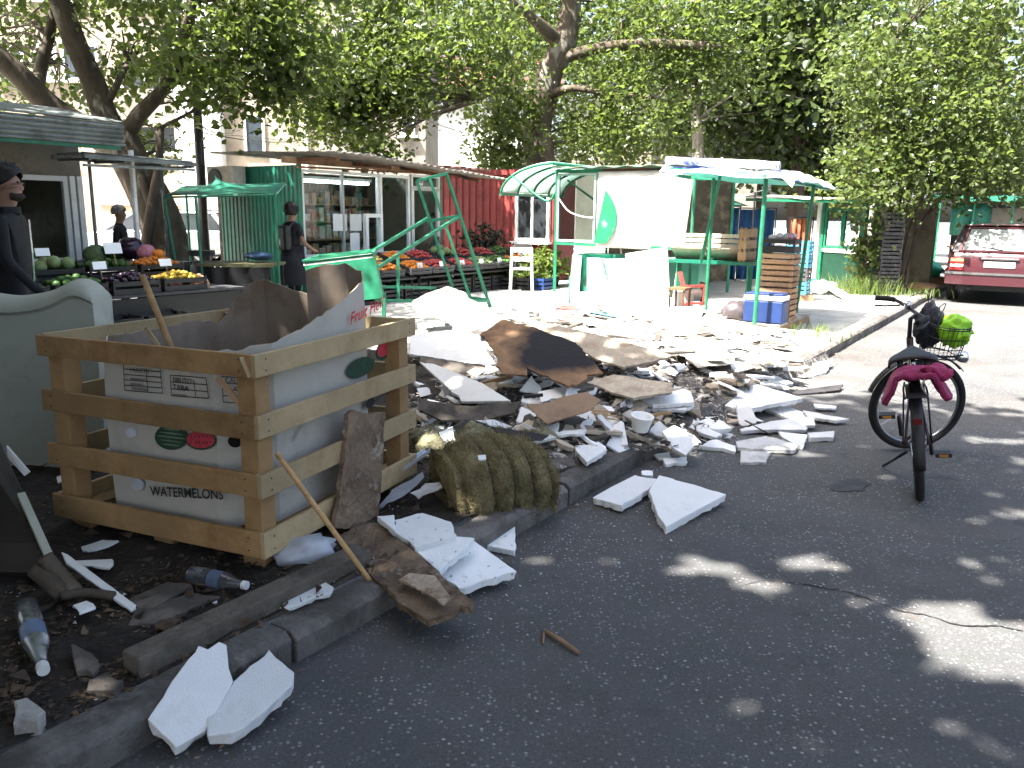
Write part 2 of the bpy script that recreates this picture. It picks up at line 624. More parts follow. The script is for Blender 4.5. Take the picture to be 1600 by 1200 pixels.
def leaf_mesh(blobs, size, per, material, name, parent, seed, spread=.32, droop=.25, holes=None, gaps=True):
    """blobs: (centre, (rx,ry,rz), twigs). Each twig carries `per` separate leaves."""
    g = np.random.default_rng(seed)
    tw = []
    for c, r, n in blobs:
        d = g.normal(size=(n, 3)); d /= np.linalg.norm(d, axis=1)[:, None]
        rad = g.random(n) ** .42
        tw.append(np.array(tuple(c)) + d * rad[:, None] * np.array(r))
    tw = np.concatenate(tw)
    if gaps: tw = tw[np.array([noise.noise(V(tuple(p * .75))) for p in tw]) > -.16]          # open gaps between clumps
    n = len(tw) * per
    ctr = np.repeat(tw, per, 0) + g.normal(size=(n, 3)) * np.array([spread, spread, spread * .6])
    ctr[:, 2] -= g.random(n) * droop
    if holes:                                                   # gaps in the crown where the sun comes through
        gx_ = ctr[:, 0] - SUN_DIR.x / SUN_DIR.z * ctr[:, 2]; gy_ = ctr[:, 1] - SUN_DIR.y / SUN_DIR.z * ctr[:, 2]
        keep = np.ones(n, bool)
        for hp, hr in holes: keep &= ((gx_ - hp.x) ** 2 / (hr * 1.25) ** 2 + (gy_ - hp.y) ** 2 / (hr * .9) ** 2) > 1
        ctr = ctr[keep]; n = len(ctr)
    nrm = g.normal(size=(n, 3)) * .75 + np.array([0, 0, .75]); nrm /= np.linalg.norm(nrm, axis=1)[:, None]
    t = g.normal(size=(n, 3)); t -= nrm * (t * nrm).sum(1)[:, None]; t /= np.linalg.norm(t, axis=1)[:, None]
    w = np.cross(nrm, t)
    s = size * (0.4 + 1.05 * g.random(n) ** 1.3)[:, None]
    fold = nrm * s * .16
    P = np.empty((n, 6, 3))
    P[:, 0] = ctr - t * s * .5
    P[:, 1] = ctr - t * s * .12 + w * s * .42 + fold
    P[:, 2] = ctr + t * s * .22 + w * s * .30 + fold * .6
    P[:, 3] = ctr + t * s * .55 - fold
    P[:, 4] = ctr + t * s * .22 - w * s * .30 + fold * .6
    P[:, 5] = ctr - t * s * .12 - w * s * .42 + fold
    inv = rootmat(parent).inverted()
    P -= np.array(tuple(parent.matrix_basis.translation))
    me = bpy.data.meshes.new(name)
    me.vertices.add(n * 6); me.vertices.foreach_set('co', P.reshape(-1))
    base = (np.arange(n) * 6)[:, None]
    loops = np.concatenate([base + np.array([[0, 1, 2, 3]]), base + np.array([[0, 3, 4, 5]])], 1).reshape(-1)
    me.loops.add(n * 8); me.loops.foreach_set('vertex_index', loops.astype(np.int32))
    me.polygons.add(n * 2); me.polygons.foreach_set('loop_start', (np.arange(n * 2) * 4).astype(np.int32))
    me.polygons.foreach_set('loop_total', np.full(n * 2, 4, np.int32))
    me.materials.append(material); me.update(calc_edges=True)
    o = bpy.data.objects.new(name, me); col.objects.link(o); o.parent = parent
    return o


def twig_branches(b, blobs, limb_pts, rg, per=5, r=.03):
    """thin branches from the nearest limb point out into each blob"""
    for c, rad, n in blobs:
        c = V(c)
        for k in range(per):
            t = c + V((rg.uniform(-1, 1) * rad[0], rg.uniform(-1, 1) * rad[1], rg.uniform(-1, 1) * rad[2])) * .8
            s = min(limb_pts, key=lambda q: (q - t).length + (max(0, q.z - t.z) * .6))
            m1 = s.lerp(t, .5) + V((rg.uniform(-.3, .3), rg.uniform(-.3, .3), rg.uniform(.0, .5)))
            ln = (t - s).length
            rr = r * (.5 + min(ln, 5) * .25)
            b.tube(smooth_path([s, m1, t], 4), [rr * (1 - i / 8 * .85) for i in range(9)], n=5)


def tree(name, label, base, limbs, blobs, leaf, size, per, barkm, seed, group=None, twigs=5, tr=.03, spread=.32, **kw):
    """limbs: list of (points, r0, r1)"""
    t = thing(name, label, 'tree', base, group=group)
    b = B(); pts = []
    for lp, r0, r1 in limbs:
        sp = smooth_path(lp, 5)
        k = len(sp)
        rg = random.Random(seed)
        rr = [(r0 + (r1 - r0) * (i / (k - 1)) ** .8) * (1 + .10 * noise.noise(sp[i] * 1.7)) for i in range(k)]
        sp = [p + V((noise.noise(p * .9), noise.noise(p * .9 + V((9, 0, 0))), 0)) * .06 for p in sp]
        b.tube(sp, rr, n=14)
        pts += sp[len(sp) // 3:]
    b.build('trunk', barkm, t, smooth=True)
    b2 = B(); twig_branches(b2, blobs, pts, random.Random(seed + 1), twigs, tr)
    b2.build('branches', barkm, t, smooth=True)
    leaf_mesh(blobs, size, per, leaf, 'crown', t, seed, spread, **kw)
    return t


def blob(px, py, Y, r, n, rz=None):
    p = D(px, py, Y)
    return (p, (r, r, rz or r * .8), n)

# left plane tree: leaning trunk behind the left kiosk, splitting low
Y1 = 14.5
g0 = G(268, 452, PAV); g0 = D(268, 440, Y1); g0.z = PAV
T1 = [([V((g0.x + .1, Y1, PAV - .05)), D(262, 385, Y1), D(235, 315, Y1), D(205, 255, Y1), D(180, 205, Y1)], .42, .30),
      ([D(192, 230, Y1), D(165, 185, Y1), D(143, 120, Y1), D(115, 55, Y1 - .3), D(85, -30, Y1 - .6), D(60, -160, Y1 - .8)], .25, .14),
      ([D(198, 245, Y1), D(140, 205, Y1 - .2), D(80, 165, Y1 - .4), D(10, 100, Y1 - .7), D(-90, 30, Y1 - 1.2)], .25, .14),
      ([D(55, 148, Y1 - .4), D(62, 100, Y1), D(80, 45, Y1 + .2), D(95, -60, Y1 + .4)], .12, .07),
      ([D(190, 225, Y1), D(215, 185, Y1), D(255, 140, Y1), D(280, 80, Y1 - .2), D(300, -10, Y1 - .5)], .16, .07),
      ([D(162, 165, Y1), D(180, 140, Y1), D(200, 100, Y1 + .4)], .08, .04),
      ([D(222, 420, Y1 - .4), D(232, 340, Y1 - .4), D(245, 268, Y1 - .3), D(252, 200, Y1 - .1)], .10, .06),
      ([D(238, 420, Y1 - .3), D(240, 350, Y1 - .3), D(228, 300, Y1 - .3), D(210, 245, Y1 - .2)], .10, .07)]
B1 = [blob(20, 20, Y1 + 2, 1.3, 60), blob(130, 15, Y1 + 2.5, 1.4, 70), blob(215, 60, Y1 + 1.5, 1.0, 75), blob(225, 15, Y1 + .5, 1.0, 60), blob(330, 50, Y1 - .5, 1.3, 150), blob(405, 100, Y1, 1.1, 130, .8),
      blob(45, 120, Y1 + 2, .8, 26), blob(245, 110, Y1 + 1, .7, 46), blob(395, 145, Y1 + .5, .6, 50), blob(180, -70, Y1 + .5, 2, 120), blob(340, -60, Y1, 2, 160),
      blob(455, 20, Y1 + .5, 1.5, 160), blob(-60, 60, Y1 + 1, 1.4, 40), blob(-40, 160, Y1 + .8, .8, 24), blob(315, 115, Y1 + .6, .6, 40), blob(215, 205, Y1 + 1.0, .3, 9), blob(250, 225, Y1 + 1.2, .3, 9), blob(285, 190, Y1 + 1, .4, 14),
      blob(110, 160, Y1 + 1.6, .4, 14), blob(275, 240, Y1 + .8, .25, 8), blob(20, -120, Y1 - .5, 2.2, 120), blob(440, 140, Y1 + .3, .6, 44), blob(175, 120, Y1 + 1.6, .5, 24), blob(5, 75, Y1 + 2, .7, 22),
      (V((-8.5, 10.2, 8.2)), (3.0, 2.4, 1.2), 420), (V((-9.5, 11.4, 7.6)), (2.2, 1.6, .7), 260), (V((-7.2, 11.8, 7.4)), (1.6, 1.4, .6), 160), (V((-10.5, 15, 7.8)), (2.4, 2.2, .8), 240), (V((-12.5, 17.5, 8)), (2.6, 2.4, .8), 240), (V((-11, 8, 6)), (1.6, 1.6, .8), 150), (V((-4.6, 11.0, 8.4)), (2.4, 2.2, 1.0), 220), (V((-11, 9, 7.6)), (2.2, 2.2, 1), 110), (V((-6.5, 9.0, 8.6)), (2.4, 2.0, 1.0), 200), (V((-9.5, 14, 8.2)), (2.4, 2.0, 1.0), 220), (V((-6, 14.5, 8.4)), (2.4, 2.0, 1.0), 140)]
tree('plane_tree', 'leaning plane tree splitting into thick dark limbs above the corrugated kiosk roof', (g0.x, Y1, PAV), T1, B1, lf_plane, .125, 14, m_bark, 11, twigs=4)

# middle plane tree behind the arched stall
Y2 = 23.5
T2 = [([V((D(846, 300, Y2).x, Y2, PAV)), D(846, 330, Y2), D(843, 250, Y2), D(838, 190, Y2), D(848, 140, Y2)], .50, .42),
      ([D(846, 165, Y2), D(862, 110, Y2), D(883, 55, Y2), D(893, 0, Y2), D(900, -120, Y2)], .40, .26),
      ([D(842, 175, Y2), D(815, 160, Y2 - .3), D(790, 143, Y2 - .8), D(765, 145, Y2 - 1.3), D(740, 160, Y2 - 1.8)], .16, .06),
      ([D(850, 160, Y2), D(875, 143, Y2 - .4), D(905, 138, Y2 - .8), D(960, 148, Y2 - 1.2), D(1030, 152, Y2 - 1.6)], .14, .05),
      ([D(868, 95, Y2), D(935, 75, Y2 - .5), D(1020, 68, Y2 - 1), D(1110, 72, Y2 - 1.4)], .17, .10),
      ([D(875, 70, Y2), D(820, 20, Y2 - 1), D(740, -30, Y2 - 2)], .2, .1),
      ([D(840, 205, Y2), D(826, 175, Y2 + .3), D(800, 110, Y2 + 1)], .16, .08)]
B2 = [blob(560, 40, Y2 - 5, 2.0, 210), blob(600, 100, Y2 - 5, 1.4, 170), blob(690, 60, Y2 - 3.5, 2.0, 190), blob(600, 160, Y2 - 5, 1.0, 110), blob(520, 110, Y2 - 5, 1.4, 150), blob(615, 215, Y2 - 6, .5, 36),
      blob(550, 170, Y2 - 5.2, .9, 90), blob(500, 175, Y2 - 5.5, .7, 55), blob(590, 220, Y2 - 5.5, .6, 45), blob(790, 212, Y2 - 1.5, .8, 90, 1.2), blob(800, 160, Y2 - 1, 1.0, 90), blob(900, 190, Y2 + 1, 1.4, 120), blob(960, 180, Y2 - 1, 1.3, 140), blob(1020, 190, Y2 - 1, 1.3, 140),
      blob(1000, 110, Y2, 1.5, 140), blob(940, 40, Y2 + 1.5, 1.7, 110), blob(1050, 30, Y2 - 1, 2, 170), blob(780, 60, Y2 + 1.5, 1.7, 100), blob(830, 10, Y2 + 1, 1.8, 90), blob(700, 0, Y2 - 2, 2, 140), blob(970, -40, Y2, 2.4, 140),
      blob(800, -60, Y2, 2.4, 120), blob(620, -50, Y2 - 3, 2.4, 160), blob(1120, 90, Y2 - .5, 1.6, 130), blob(955, 125, Y2 - 1, .9, 70), blob(790, 245, Y2 - 1, .6, 40), blob(735, 95, Y2 - 3, 1.0, 70),
      blob(560, -80, Y2 - 4, 2, 120), blob(850, 215, Y2 + 3.0, 1.8, 100), blob(985, 225, Y2 + 2, 1.0, 60)]
tree('plane_tree', 'broad plane tree with thick forked trunk behind the arched green stall', (D(846, 300, Y2).x, Y2, PAV), T2, B2, lf_plane, .135, 15, m_bark, 23, twigs=3)

# trees further right and behind
def simple_tree(label, px, Y, top_py, r, barkm, leaf, blobs, seed, size=.24, lean=0, name='broadleaf_tree', base_py=330, per=8, twigs=3):
    bx = D(px, base_py, Y)
    base = V((bx.x, Y, PAV))
    top = D(px + lean, top_py, Y)
    limbs = [([base - Z * .05, base.lerp(top, .35) + V((.1, 0, 0)), base.lerp(top, .7), top], r, r * .5)]
    tree(name, label, base, limbs, blobs, leaf, size, per, barkm, seed, group=None, twigs=twigs, tr=.04)

simple_tree('slim pale-barked tree with a straight trunk rising behind the blue tarpaulin', 1092, 27, -60, .24, m_palebark, lf_dark,
            [blob(1100, 20, 27, 2.2, 150), blob(1180, 60, 27, 2.2, 170), blob(1060, 110, 27.5, 1.8, 110), blob(1150, 160, 27.5, 1.8, 130), blob(1220, 130, 26, 1.8, 150), blob(1100, -60, 27, 2.5, 120), blob(1160, 225, 28, 1.4, 90), blob(1040, 200, 29, 1.2, 70)], 31, lean=-10)
simple_tree('dark tree with short thick trunk just left of the slim pale-barked tree', 1060, 30, 60, .42, m_bark2, lf_dark,
            [blob(1000, 60, 30, 2.4, 120), blob(1080, 170, 31, 1.8, 100), blob(930, 110, 31, 2.2, 110), blob(900, 60, 33, 2.6, 120), blob(960, 215, 33, 1.2, 60), blob(860, 110, 33, 2, 90)], 37)
simple_tree('shady dark green tree standing behind the glazed green kiosk', 1245, 27, 0, .28, m_bark2, lf_dark,
            [blob(1250, 40, 27, 2.2, 170), blob(1290, 120, 26.5, 2.0, 190), blob(1230, 190, 27.5, 1.6, 130), blob(1310, 200, 27, 1.7, 170), blob(1260, 250, 27.5, 1.3, 90), blob(1340, 260, 27, 1.2, 110), blob(1330, 30, 27, 2, 140), blob(1250, -50, 27, 2.4, 120), blob(1190, 235, 29, 1.4, 90), blob(1290, 285, 28, .9, 60)], 41)
simple_tree('tall tree towering over the far stall with the green tarpaulin roof', 1560, 33, -120, .35, m_bark2, lf_dark,
            [blob(1420, 20, 33, 3, 170), blob(1520, 40, 33, 3, 170), blob(1620, 60, 33, 3, 150), blob(1480, 140, 33, 2.6, 150), blob(1580, 180, 33, 2.6, 150), blob(1540, 265, 32, 1.6, 100), blob(1640, 260, 32, 2.2, 120), blob(1430, 250, 34, 2, 110), blob(1500, -80, 33, 3.5, 140), blob(1400, 160, 34, 2.4, 130), blob(1600, 300, 34, 1.6, 90)], 43)
simple_tree('tree behind the white house filling the gap above its red roof', 790, 46, -20, .4, m_bark2, lf_dark,
            [blob(700, 60, 46, 3.6, 130), blob(790, 40, 46, 3.6, 130), blob(880, 80, 47, 3.6, 130), blob(640, 20, 46, 3.5, 110), blob(950, 40, 47, 4, 130), blob(1010, 150, 48, 3.2, 120)], 47, size=.34)
simple_tree('distant tree crowding in behind the shady trees of the market', 1180, 42, -20, .4, m_bark2, lf_dark,
            [blob(1130, 60, 42, 3.4, 130), blob(1210, 90, 42, 3.4, 130), blob(1290, 60, 42, 3.4, 120), blob(1370, 110, 43, 3.2, 120), blob(1250, 190, 43, 2.8, 110), blob(1150, 190, 43, 2.8, 110), blob(1360, 220, 43, 2.6, 100), blob(1450, 80, 44, 3.4, 110), blob(1230, 270, 40, 2.0, 90), blob(1330, 300, 40, 1.8, 80)], 53, size=.34)

# right: pale many-stemmed tree beside the stack of black crates
Y6 = 17.5
c6 = G(1398, 458, PAV)
Y6 = c6.y
def st(dx, pts): return [c6 + V((dx, 0, -.05))] + [D(x, y, Y6 + o) for x, y, o in pts]
T6 = [(st(0, [(1402, 400, 0), (1412, 330, .1), (1430, 240, .3), (1450, 140, .5)]), .07, .04), (st(.12, [(1412, 400, 0), (1428, 340, 0), (1460, 270, -.2), (1520, 190, -.4)]), .06, .03),
      (st(-.1, [(1394, 400, 0), (1392, 350, 0), (1380, 290, .2), (1360, 220, .3)]), .06, .03), (st(.2, [(1422, 400, .2), (1440, 345, .2), (1490, 290, .3), (1560, 240, .3)]), .05, .025),
      (st(-.05, [(1398, 380, .1), (1405, 300, .2), (1400, 200, .3), (1400, 60, .3)]), .06, .03)]
B6 = [blob(1400, 60, Y6 + .3, 1.5, 190), blob(1480, 50, Y6 + .6, 1.5, 190), blob(1560, 70, Y6 + .4, 1.5, 190), blob(1360, 140, Y6 + .2, 1.0, 130), blob(1440, 150, Y6 - .4, 1.2, 190), blob(1530, 160, Y6 - .2, 1.3, 200), blob(1600, 190, Y6, 1.3, 170),
      blob(1380, 220, Y6, .9, 120), blob(1450, 240, Y6 - .3, 1.0, 150), blob(1530, 250, Y6 - .4, 1.0, 150), blob(1340, 250, Y6 - .2, .55, 50), blob(1310, 283, Y6 - .8, .28, 18), blob(1350, 290, Y6 - .6, .4, 36), blob(1400, 290, Y6 - .3, .6, 60), blob(1600, 280, Y6 - .3, .8, 90), blob(1470, 300, Y6, .5, 40), blob(1560, 305, Y6, .45, 34), blob(1630, 100, Y6, 1.6, 150), blob(1440, -40, Y6 + .5, 1.8, 150), blob(1560, -40, Y6 + .5, 1.8, 150), blob(1470, 340, Y6, .25, 12), blob(1425, 335, Y6 - .2, .3, 14)]
tree('mulberry_tree', 'pale green bushy tree on thin stems beside the stack of black crates', c6, T6, B6, lf_pale, .11, 9, m_bark2, 61, twigs=4, tr=.018, spread=.25)

# trees over and behind the photographer that shade the foreground
b0 = V((-7.2, 2.2, PAV))
L0 = [([b0 - Z * .05, b0 + V((.3, .1, 2)), b0 + V((.9, .3, 4.2))], .45, .34), ([b0 + V((.8, .3, 4)), b0 + V((2.5, .8, 6.2)), b0 + V((5, .5, 7.8)), b0 + V((7.5, 1, 8.4))], .26, .1),
      ([b0 + V((.8, .3, 4)), b0 + V((1.2, 2, 6.4)), b0 + V((2.6, 4.2, 8))], .22, .1), ([b0 + V((.8, .3, 4)), b0 + V((.9, -1.5, 6)), b0 + V((2.2, -3, 7.5))], .2, .1)]
gq = random.Random(5)
B0 = []
for ix in range(10):
    for iy in range(12):
        x = -9.0 + ix * 1.25; y = -11.0 + iy * 1.3
        if y > 4.3 - .12 * (x + 3): continue
        B0.append((V((x + gq.uniform(-.3, .3), y + gq.uniform(-.3, .3), 8.6 + gq.uniform(-.9, .9) + .05 * x)), (.95, .95, .7), 58))
for x, y in ((-9.5, 3), (-8, 5), (-9.5, 6.5), (-6.5, 3.5), (-7, 6.5), (-8.5, 8.2), (-5, 4.5), (-5.2, 2.5), (-4.5, 6.3), (-10.5, 4.8), (-6.2, 1.2), (-8, 1.5)):
    B0.append((V((x, y, 7.0 + .2 * math.sin(x * 3))), (1.2, 1.2, .6), 105))
for x, y, z in ((-5.6, 2.2, 4.3), (-6.6, 4.2, 4.2), (-7.6, 6.4, 4.4), (-5.4, .2, 4.6), (-8.6, 8.4, 4.6), (-7, 1.8, 5), (-8.2, 4.6, 5.2), (-6.2, -1.8, 4.6), (-4.6, -1.2, 5.4), (-7.4, 3.2, 3.4), (-8.6, 6.0, 3.4)):
    B0.append((V((x, y, z)), (1.2, 1.2, .8), 70))
for x, y in ((-6.5, -1), (-5.5, 0), (-7.5, -.5), (-5.5, -1.8), (-6.2, .8), (-5.0, 1.0), (-7.6, .9), (-4.6, -.6), (-6.8, 2), (-5.6, 2.2)):
    B0.append((V((x, y, 7.8)), (.9, .9, .5), 70))
tree('plane_tree', 'spreading plane tree whose dense crown shades the street in front of the crate', b0, L0, B0, lf_plane, .24, 9, m_bark, 71, twigs=1, tr=.05, gaps=False,
     holes=[(G(x, y, 0), r) for x, y, r in ((1095, 890, .17), (1190, 917, .13), (1262, 880, .17), (1440, 915, .1), (1478, 965, .18), (1550, 1005, .25), (1610, 1030, .3), (960, 880, .08), (1530, 688, .16), (1600, 694, .2), (1480, 705, .12), (1570, 772, .1), (700, 870, .05))])
# ================================================================== BUILDINGS
m_beige = mat('beige render', (.36, .31, .24), .9, .14, 1.2, bump=.2, c2=(.25, .21, .165), c2scale=.7)
m_greyr = mat('grey render', (.25, .23, .20), .9, .15, 1.2, bump=.2, c2=(.17, .155, .135), c2scale=.8)
m_paleblue = mat('pale panel render', (.62, .64, .64), .85, .08, 1.2, bump=.2)
m_whitewall = mat('white render', (.80, .80, .79), .9, .05, 1.2)
m_tiles = mat('red roof tiles', (.11, .05, .038), .85, .35, 10, bump=.4)
m_pane = mat('far window pane', (.035, .045, .055), .08, .4, 1.2, spec=.6)
m_curtain = mat('light curtain', (.45, .5, .52), .7, .2, 3)


def bwindow(bld, x0, x1, z0, z1, y, nx=2, nz=1, frame=m_pvc, pane=m_pane, sill=True):
    """window in a wall facing -Y at plane y, proud frame with recessed panes"""
    f = B(); w = .09
    for (xa, xb, za, zb) in ((x0, x1, z1 - w, z1), (x0, x1, z0, z0 + w), (x0, x0 + w, z0 + w, z1 - w), (x1 - w, x1, z0 + w, z1 - w)):
        f.box(((xa + xb) / 2, y - .03, (za + zb) / 2), (xb - xa, .1, zb - za))
    for i in range(1, nx):
        x = x0 + (x1 - x0) * i / nx
        f.box((x, y - .028, (z0 + z1) / 2), (.07, .09, z1 - z0 - 2 * w))
    for i in range(1, nz):
        z = z0 + (z1 - z0) * i / nz
        f.box(((x0 + x1) / 2, y - .026, z), (x1 - x0 - 2 * w, .085, .07))
    wf = f.build('window', frame, bld)
    p = B(); p.box(((x0 + x1) / 2, y - .012, (z0 + z1) / 2), (x1 - x0 - .12, .02, z1 - z0 - .12)); p.build('pane', pane, wf)
    if sill:
        s = B(); s.box(((x0 + x1) / 2, y - .09, z0 - .035), (x1 - x0 + .2, .2, .06)); s.build('sill', m_white, wf)


def px_x(px, Y): return D(px, 330, Y).x
def py_z(py, Y, px=400): return D(px, py, Y).z


YB = 31.0
bl = thing('apartment_building', 'beige apartment block with pale panel and white window frames behind the kiosks', 'building', (-12, YB, PAV))
# walls: stepped strips of different render
def strip(px0, px1, y, m, name='wall', z1=12.0, dep=5.0):
    b = B(); xa, xb = px_x(px0, y), px_x(px1, y)
    b.box(((xa + xb) / 2, y + dep / 2, z1 / 2 + PAV / 2), (xb - xa, dep, z1 - PAV)); return b.build(name, m, bl)
strip(-420, 283, YB, m_beige)
strip(284, 351, YB - .5, m_paleblue, 'panel')
strip(352, 500, YB, m_beige)
strip(501, 666, YB - .7, m_greyr)
b = B(); b.box((px_x(240, YB), YB - .15, py_z(172, YB)), (4.4, .3, 1.3)); b.build('balcony_band', m_greyr, bl)
def W(pa, pb, ya, yb, y, **k):
    bwindow(bl, px_x(pa, y), px_x(pb, y), py_z(yb, y, pa), py_z(ya, y, pa), y, **k)
W(195, 286, 192, 240, YB, nx=3); W(206, 280, 96, 150, YB, nx=2); W(78, 112, 68, 126, YB, nx=1, pane=m_curtain); W(120, 175, 68, 126, YB, nx=2); W(20, 62, 70, 126, YB, nx=2)
W(388, 420, 180, 244, YB, nx=1, sill=False); W(390, 440, 60, 115, YB, nx=2); W(-60, -10, 190, 245, YB, nx=2); W(40, 120, 190, 245, YB, nx=2)
W(628, 650, 160, 212, YB - .7, nx=1); W(540, 580, 160, 212, YB - .7, nx=2); W(540, 580, 30, 90, YB - .7, nx=2); W(620, 655, 30, 90, YB - .7, nx=2); W(78, 150, -60, 0, YB, nx=2); W(206, 280, -60, 0, YB, nx=2); W(390, 440, -60, 0, YB, nx=2)
b = B(); xg = px_x(350, YB)
b.box((px_x(250, YB), YB - .012, py_z(338, YB)), (4.2, .03, 2.0)); b.build('garage_door', mat('salmon wall', (.42, .27, .19), .9, .1, 3), bl)
b = B(); b.box((px_x(250, YB), YB - .05, py_z(318, YB)), (4.4, .1, .22)); b.build('lintel', m_white, bl)
b = B(); x = px_x(484, YB); b.tube([(x, YB - .1, .3), (x, YB - .1, 11.8)], .07); b.build('drainpipe', m_white, bl)

YW = 42.0
bw = thing('white_house', 'bright white house with red tiled roof beyond the kiosks', 'building', (-3, YW, PAV))
xa, xb, zt = px_x(630, YW), px_x(860, YW), py_z(135, YW)
b = B(); b.box(((xa + xb) / 2, YW + 4, zt / 2 + PAV / 2), (xb - xa, 8, zt - PAV)); b.build('wall', m_whitewall, bw)
b = B(); b.prism([(xa - .5, YW - .6, zt + .02), (xa - .5, YW + 8.6, zt + .02), (xa - .5, YW + 4, zt + 2.2)], (xb - xa + 1, 0, 0)); rf = b.build('roof', m_tiles, bw, fix=True)
for k in range(26):
    b = B(); x = xa - .45 + k * (xb - xa + .9) / 25.0
    b.bar((x, YW - .68, zt + .06), (x, YW + 3.95, zt + 2.27), .16, .07); b.build('tile_row', m_tiles, rf)
def WW(pa, pb, ya, yb, **k): bwindow(bw, px_x(pa, YW), px_x(pb, YW), py_z(yb, YW, pa), py_z(ya, YW, pa), YW, **k)
WW(720, 734, 142, 168, nx=1); WW(690, 704, 142, 168, nx=1); WW(760, 780, 142, 168, nx=1); WW(770, 790, 210, 240, nx=2)

YH = 38.0
bh = thing('low_house', 'low grey house with narrow paired windows behind the tree trunks', 'building', (5, YH, PAV))
xa, xb, zt = px_x(900, YH), px_x(1180, YH), py_z(205, YH, 950)
b = B(); b.box(((xa + xb) / 2, YH + 3, zt / 2 + PAV / 2), (xb - xa, 6, zt - PAV)); b.build('wall', m_greyr, bh)
b = B(); b.prism([(xa - .4, YH - .5, zt + .02), (xa - .4, YH + 6.5, zt + .02), (xa - .4, YH + 3, zt + 1.9)], (xb - xa + .8, 0, 0)); b.build('roof', mat('dark slate', (.035, .033, .03), .85, .3, 8), bh, fix=True)
for pa, pb in ((912, 926), (930, 946), (1000, 1016), (1110, 1126)):
    bwindow(bh, px_x(pa, YH), px_x(pb, YH), py_z(248, YH, pa), py_z(218, YH, pa), YH, nx=1)
b = B(); b.box((px_x(965, YH), YH - 1.0, py_z(240, YH, 965)), (2.2, 1.9, 1.7)); b.build('bay', m_beige, bh)

# unseen kiosk and apartment block, added to keep sky light off the bin
ck_ = thing('shade_kiosk', 'dark green kiosk added out of view to shade the wooden bin', 'kiosk', rp(-5.2, -1.9, PAV))
rk_ = Matrix((RN, RD, Z)).transposed()
m_shutter = mat('dark green shutter', (.018, .05, .035), .7, .25, 5)
b = B(); b.box(rp(-5.2, -2.0, 1.4), (2.4, 4.2, 2.5), rk_); b.build('body', m_shutter, ck_)
b = B(); b.box(rp(-5.2, -1.9, 2.74), (2.9, 4.6, .12), rk_); b.build('roof', m_darkmetal, ck_)
for k in range(12):
    b = B(); b.box(rp(-5.2, -.77, .45 + k * .17), (.03, 3.6, .15), rk_); b.build('shutter_slat', m_shutter, ck_)
ab = thing('apartment_building', 'tall grey apartment block added out of view to cut the sky light', 'building', (-17, -3, PAV))  # added out of view, blocks sky light from the left
b = B(); b.box((-17.5, -3, 5.5), (8, 16, 11), None); b.build('wall', m_greyr, ab)
b = B(); b.box((-17.5, -3, 11.1), (8.6, 16.6, .25), None); b.build('roof', m_tiles, ab)
for k in range(5):
    for j in range(3):
        b = B(); b.box((-13.47, -9 + k * 3, 2.2 + j * 3), (.08, 1.4, 1.5), None); b.build('window', m_pane, ab)

# grey concrete wall behind the black crates and a block far behind it
wl = B(); p0, p1 = D(1362, 380, 21), D(1440, 380, 21)
wl.box(((p0.x + p1.x) / 2, 21.2, 1.25 + PAV / 2), (p1.x - p0.x, .25, 2.5 - PAV))
tag(wl.build('concrete_wall', m_concrete), 'bare grey concrete wall behind the stack of black crates', 'wall')

# utility pole, wires and lamp post
YP = 16.5
pb, pt = D(322, 420, YP), D(296, 60, YP)
up = thing('utility_pole', 'dark slender utility pole rising past the pale panel of the apartment block', 'pole', (pb.x, YP, PAV))
b = B(); b.tube([(pb.x, YP, PAV), D(310, 200, YP), D(298, 20, YP), D(292, -80, YP)], [.10, .085, .07, .06], 10); b.build('shaft', m_darkmetal, up, smooth=True)
b = B(); b.bar(D(272, -8, YP), D(318, -10, YP), .08, .08); b.build('cross_arm', m_darkmetal, up)
def wire(label, pts, r=.012):
    P = [D(*p) for p in pts]
    b = B(); b.tube(smooth_path(P, 6), r, 5); tag(b.build('overhead_wire', m_black), label, 'wire')
wire('sagging cable looping from the utility pole to the beige wall', [(306, 192, YP), (330, 205, 20), (360, 208, 25), (385, 198, 30.8)])
wire('second thin cable running from the pole towards the window with white frame', [(305, 190, YP), (340, 210, 22), (370, 212, 26), (430, 218, 30.7)])
wire('long cable sagging over the kiosk roof to the grey wall', [(302, 205, YP), (420, 222, 19), (520, 214, 24), (640, 196, 30)])
wire('cable crossing in front of the white house', [(652, 180, 30), (700, 200, 30), (790, 222, 31), (846, 200, 24)])

YL = 23.0
pb = D(1449, 400, YL)
lp = thing('street_lamp', 'pale lattice street lamp post with long arm reaching over the road', 'street lamp', (pb.x, YL, PAV))
b = B(); b.tube([(pb.x, YL, PAV), D(1455, 250, YL), D(1462, 140, YL), D(1468, 42, YL)], [.07, .06, .055, .05], 8); b.build('post', m_white, lp, smooth=True)
b = B(); b.tube([D(1470, 44, YL), D(1520, 25, YL - .6), D(1600, -8, YL - 1.4), D(1650, -30, YL - 2)], .045, 8); ar = b.build('arm', m_white, lp, smooth=True)
b = B(); b.ball(D(1654, -32, YL - 2), (.35, .12, .09), 10, 6); b.build('lamp_head', m_white, lp, smooth=True)
b = B(); b.tube([D(1470, 46, YL), D(1420, 40, YL), D(1392, 38, YL)], .03, 6); b.build('short_arm', m_white, lp, smooth=True)
b = B(); b.ball(D(1380, 37, YL), (.24, .16, .09), 10, 6); b.build('lamp_head', m_white, lp, smooth=True)
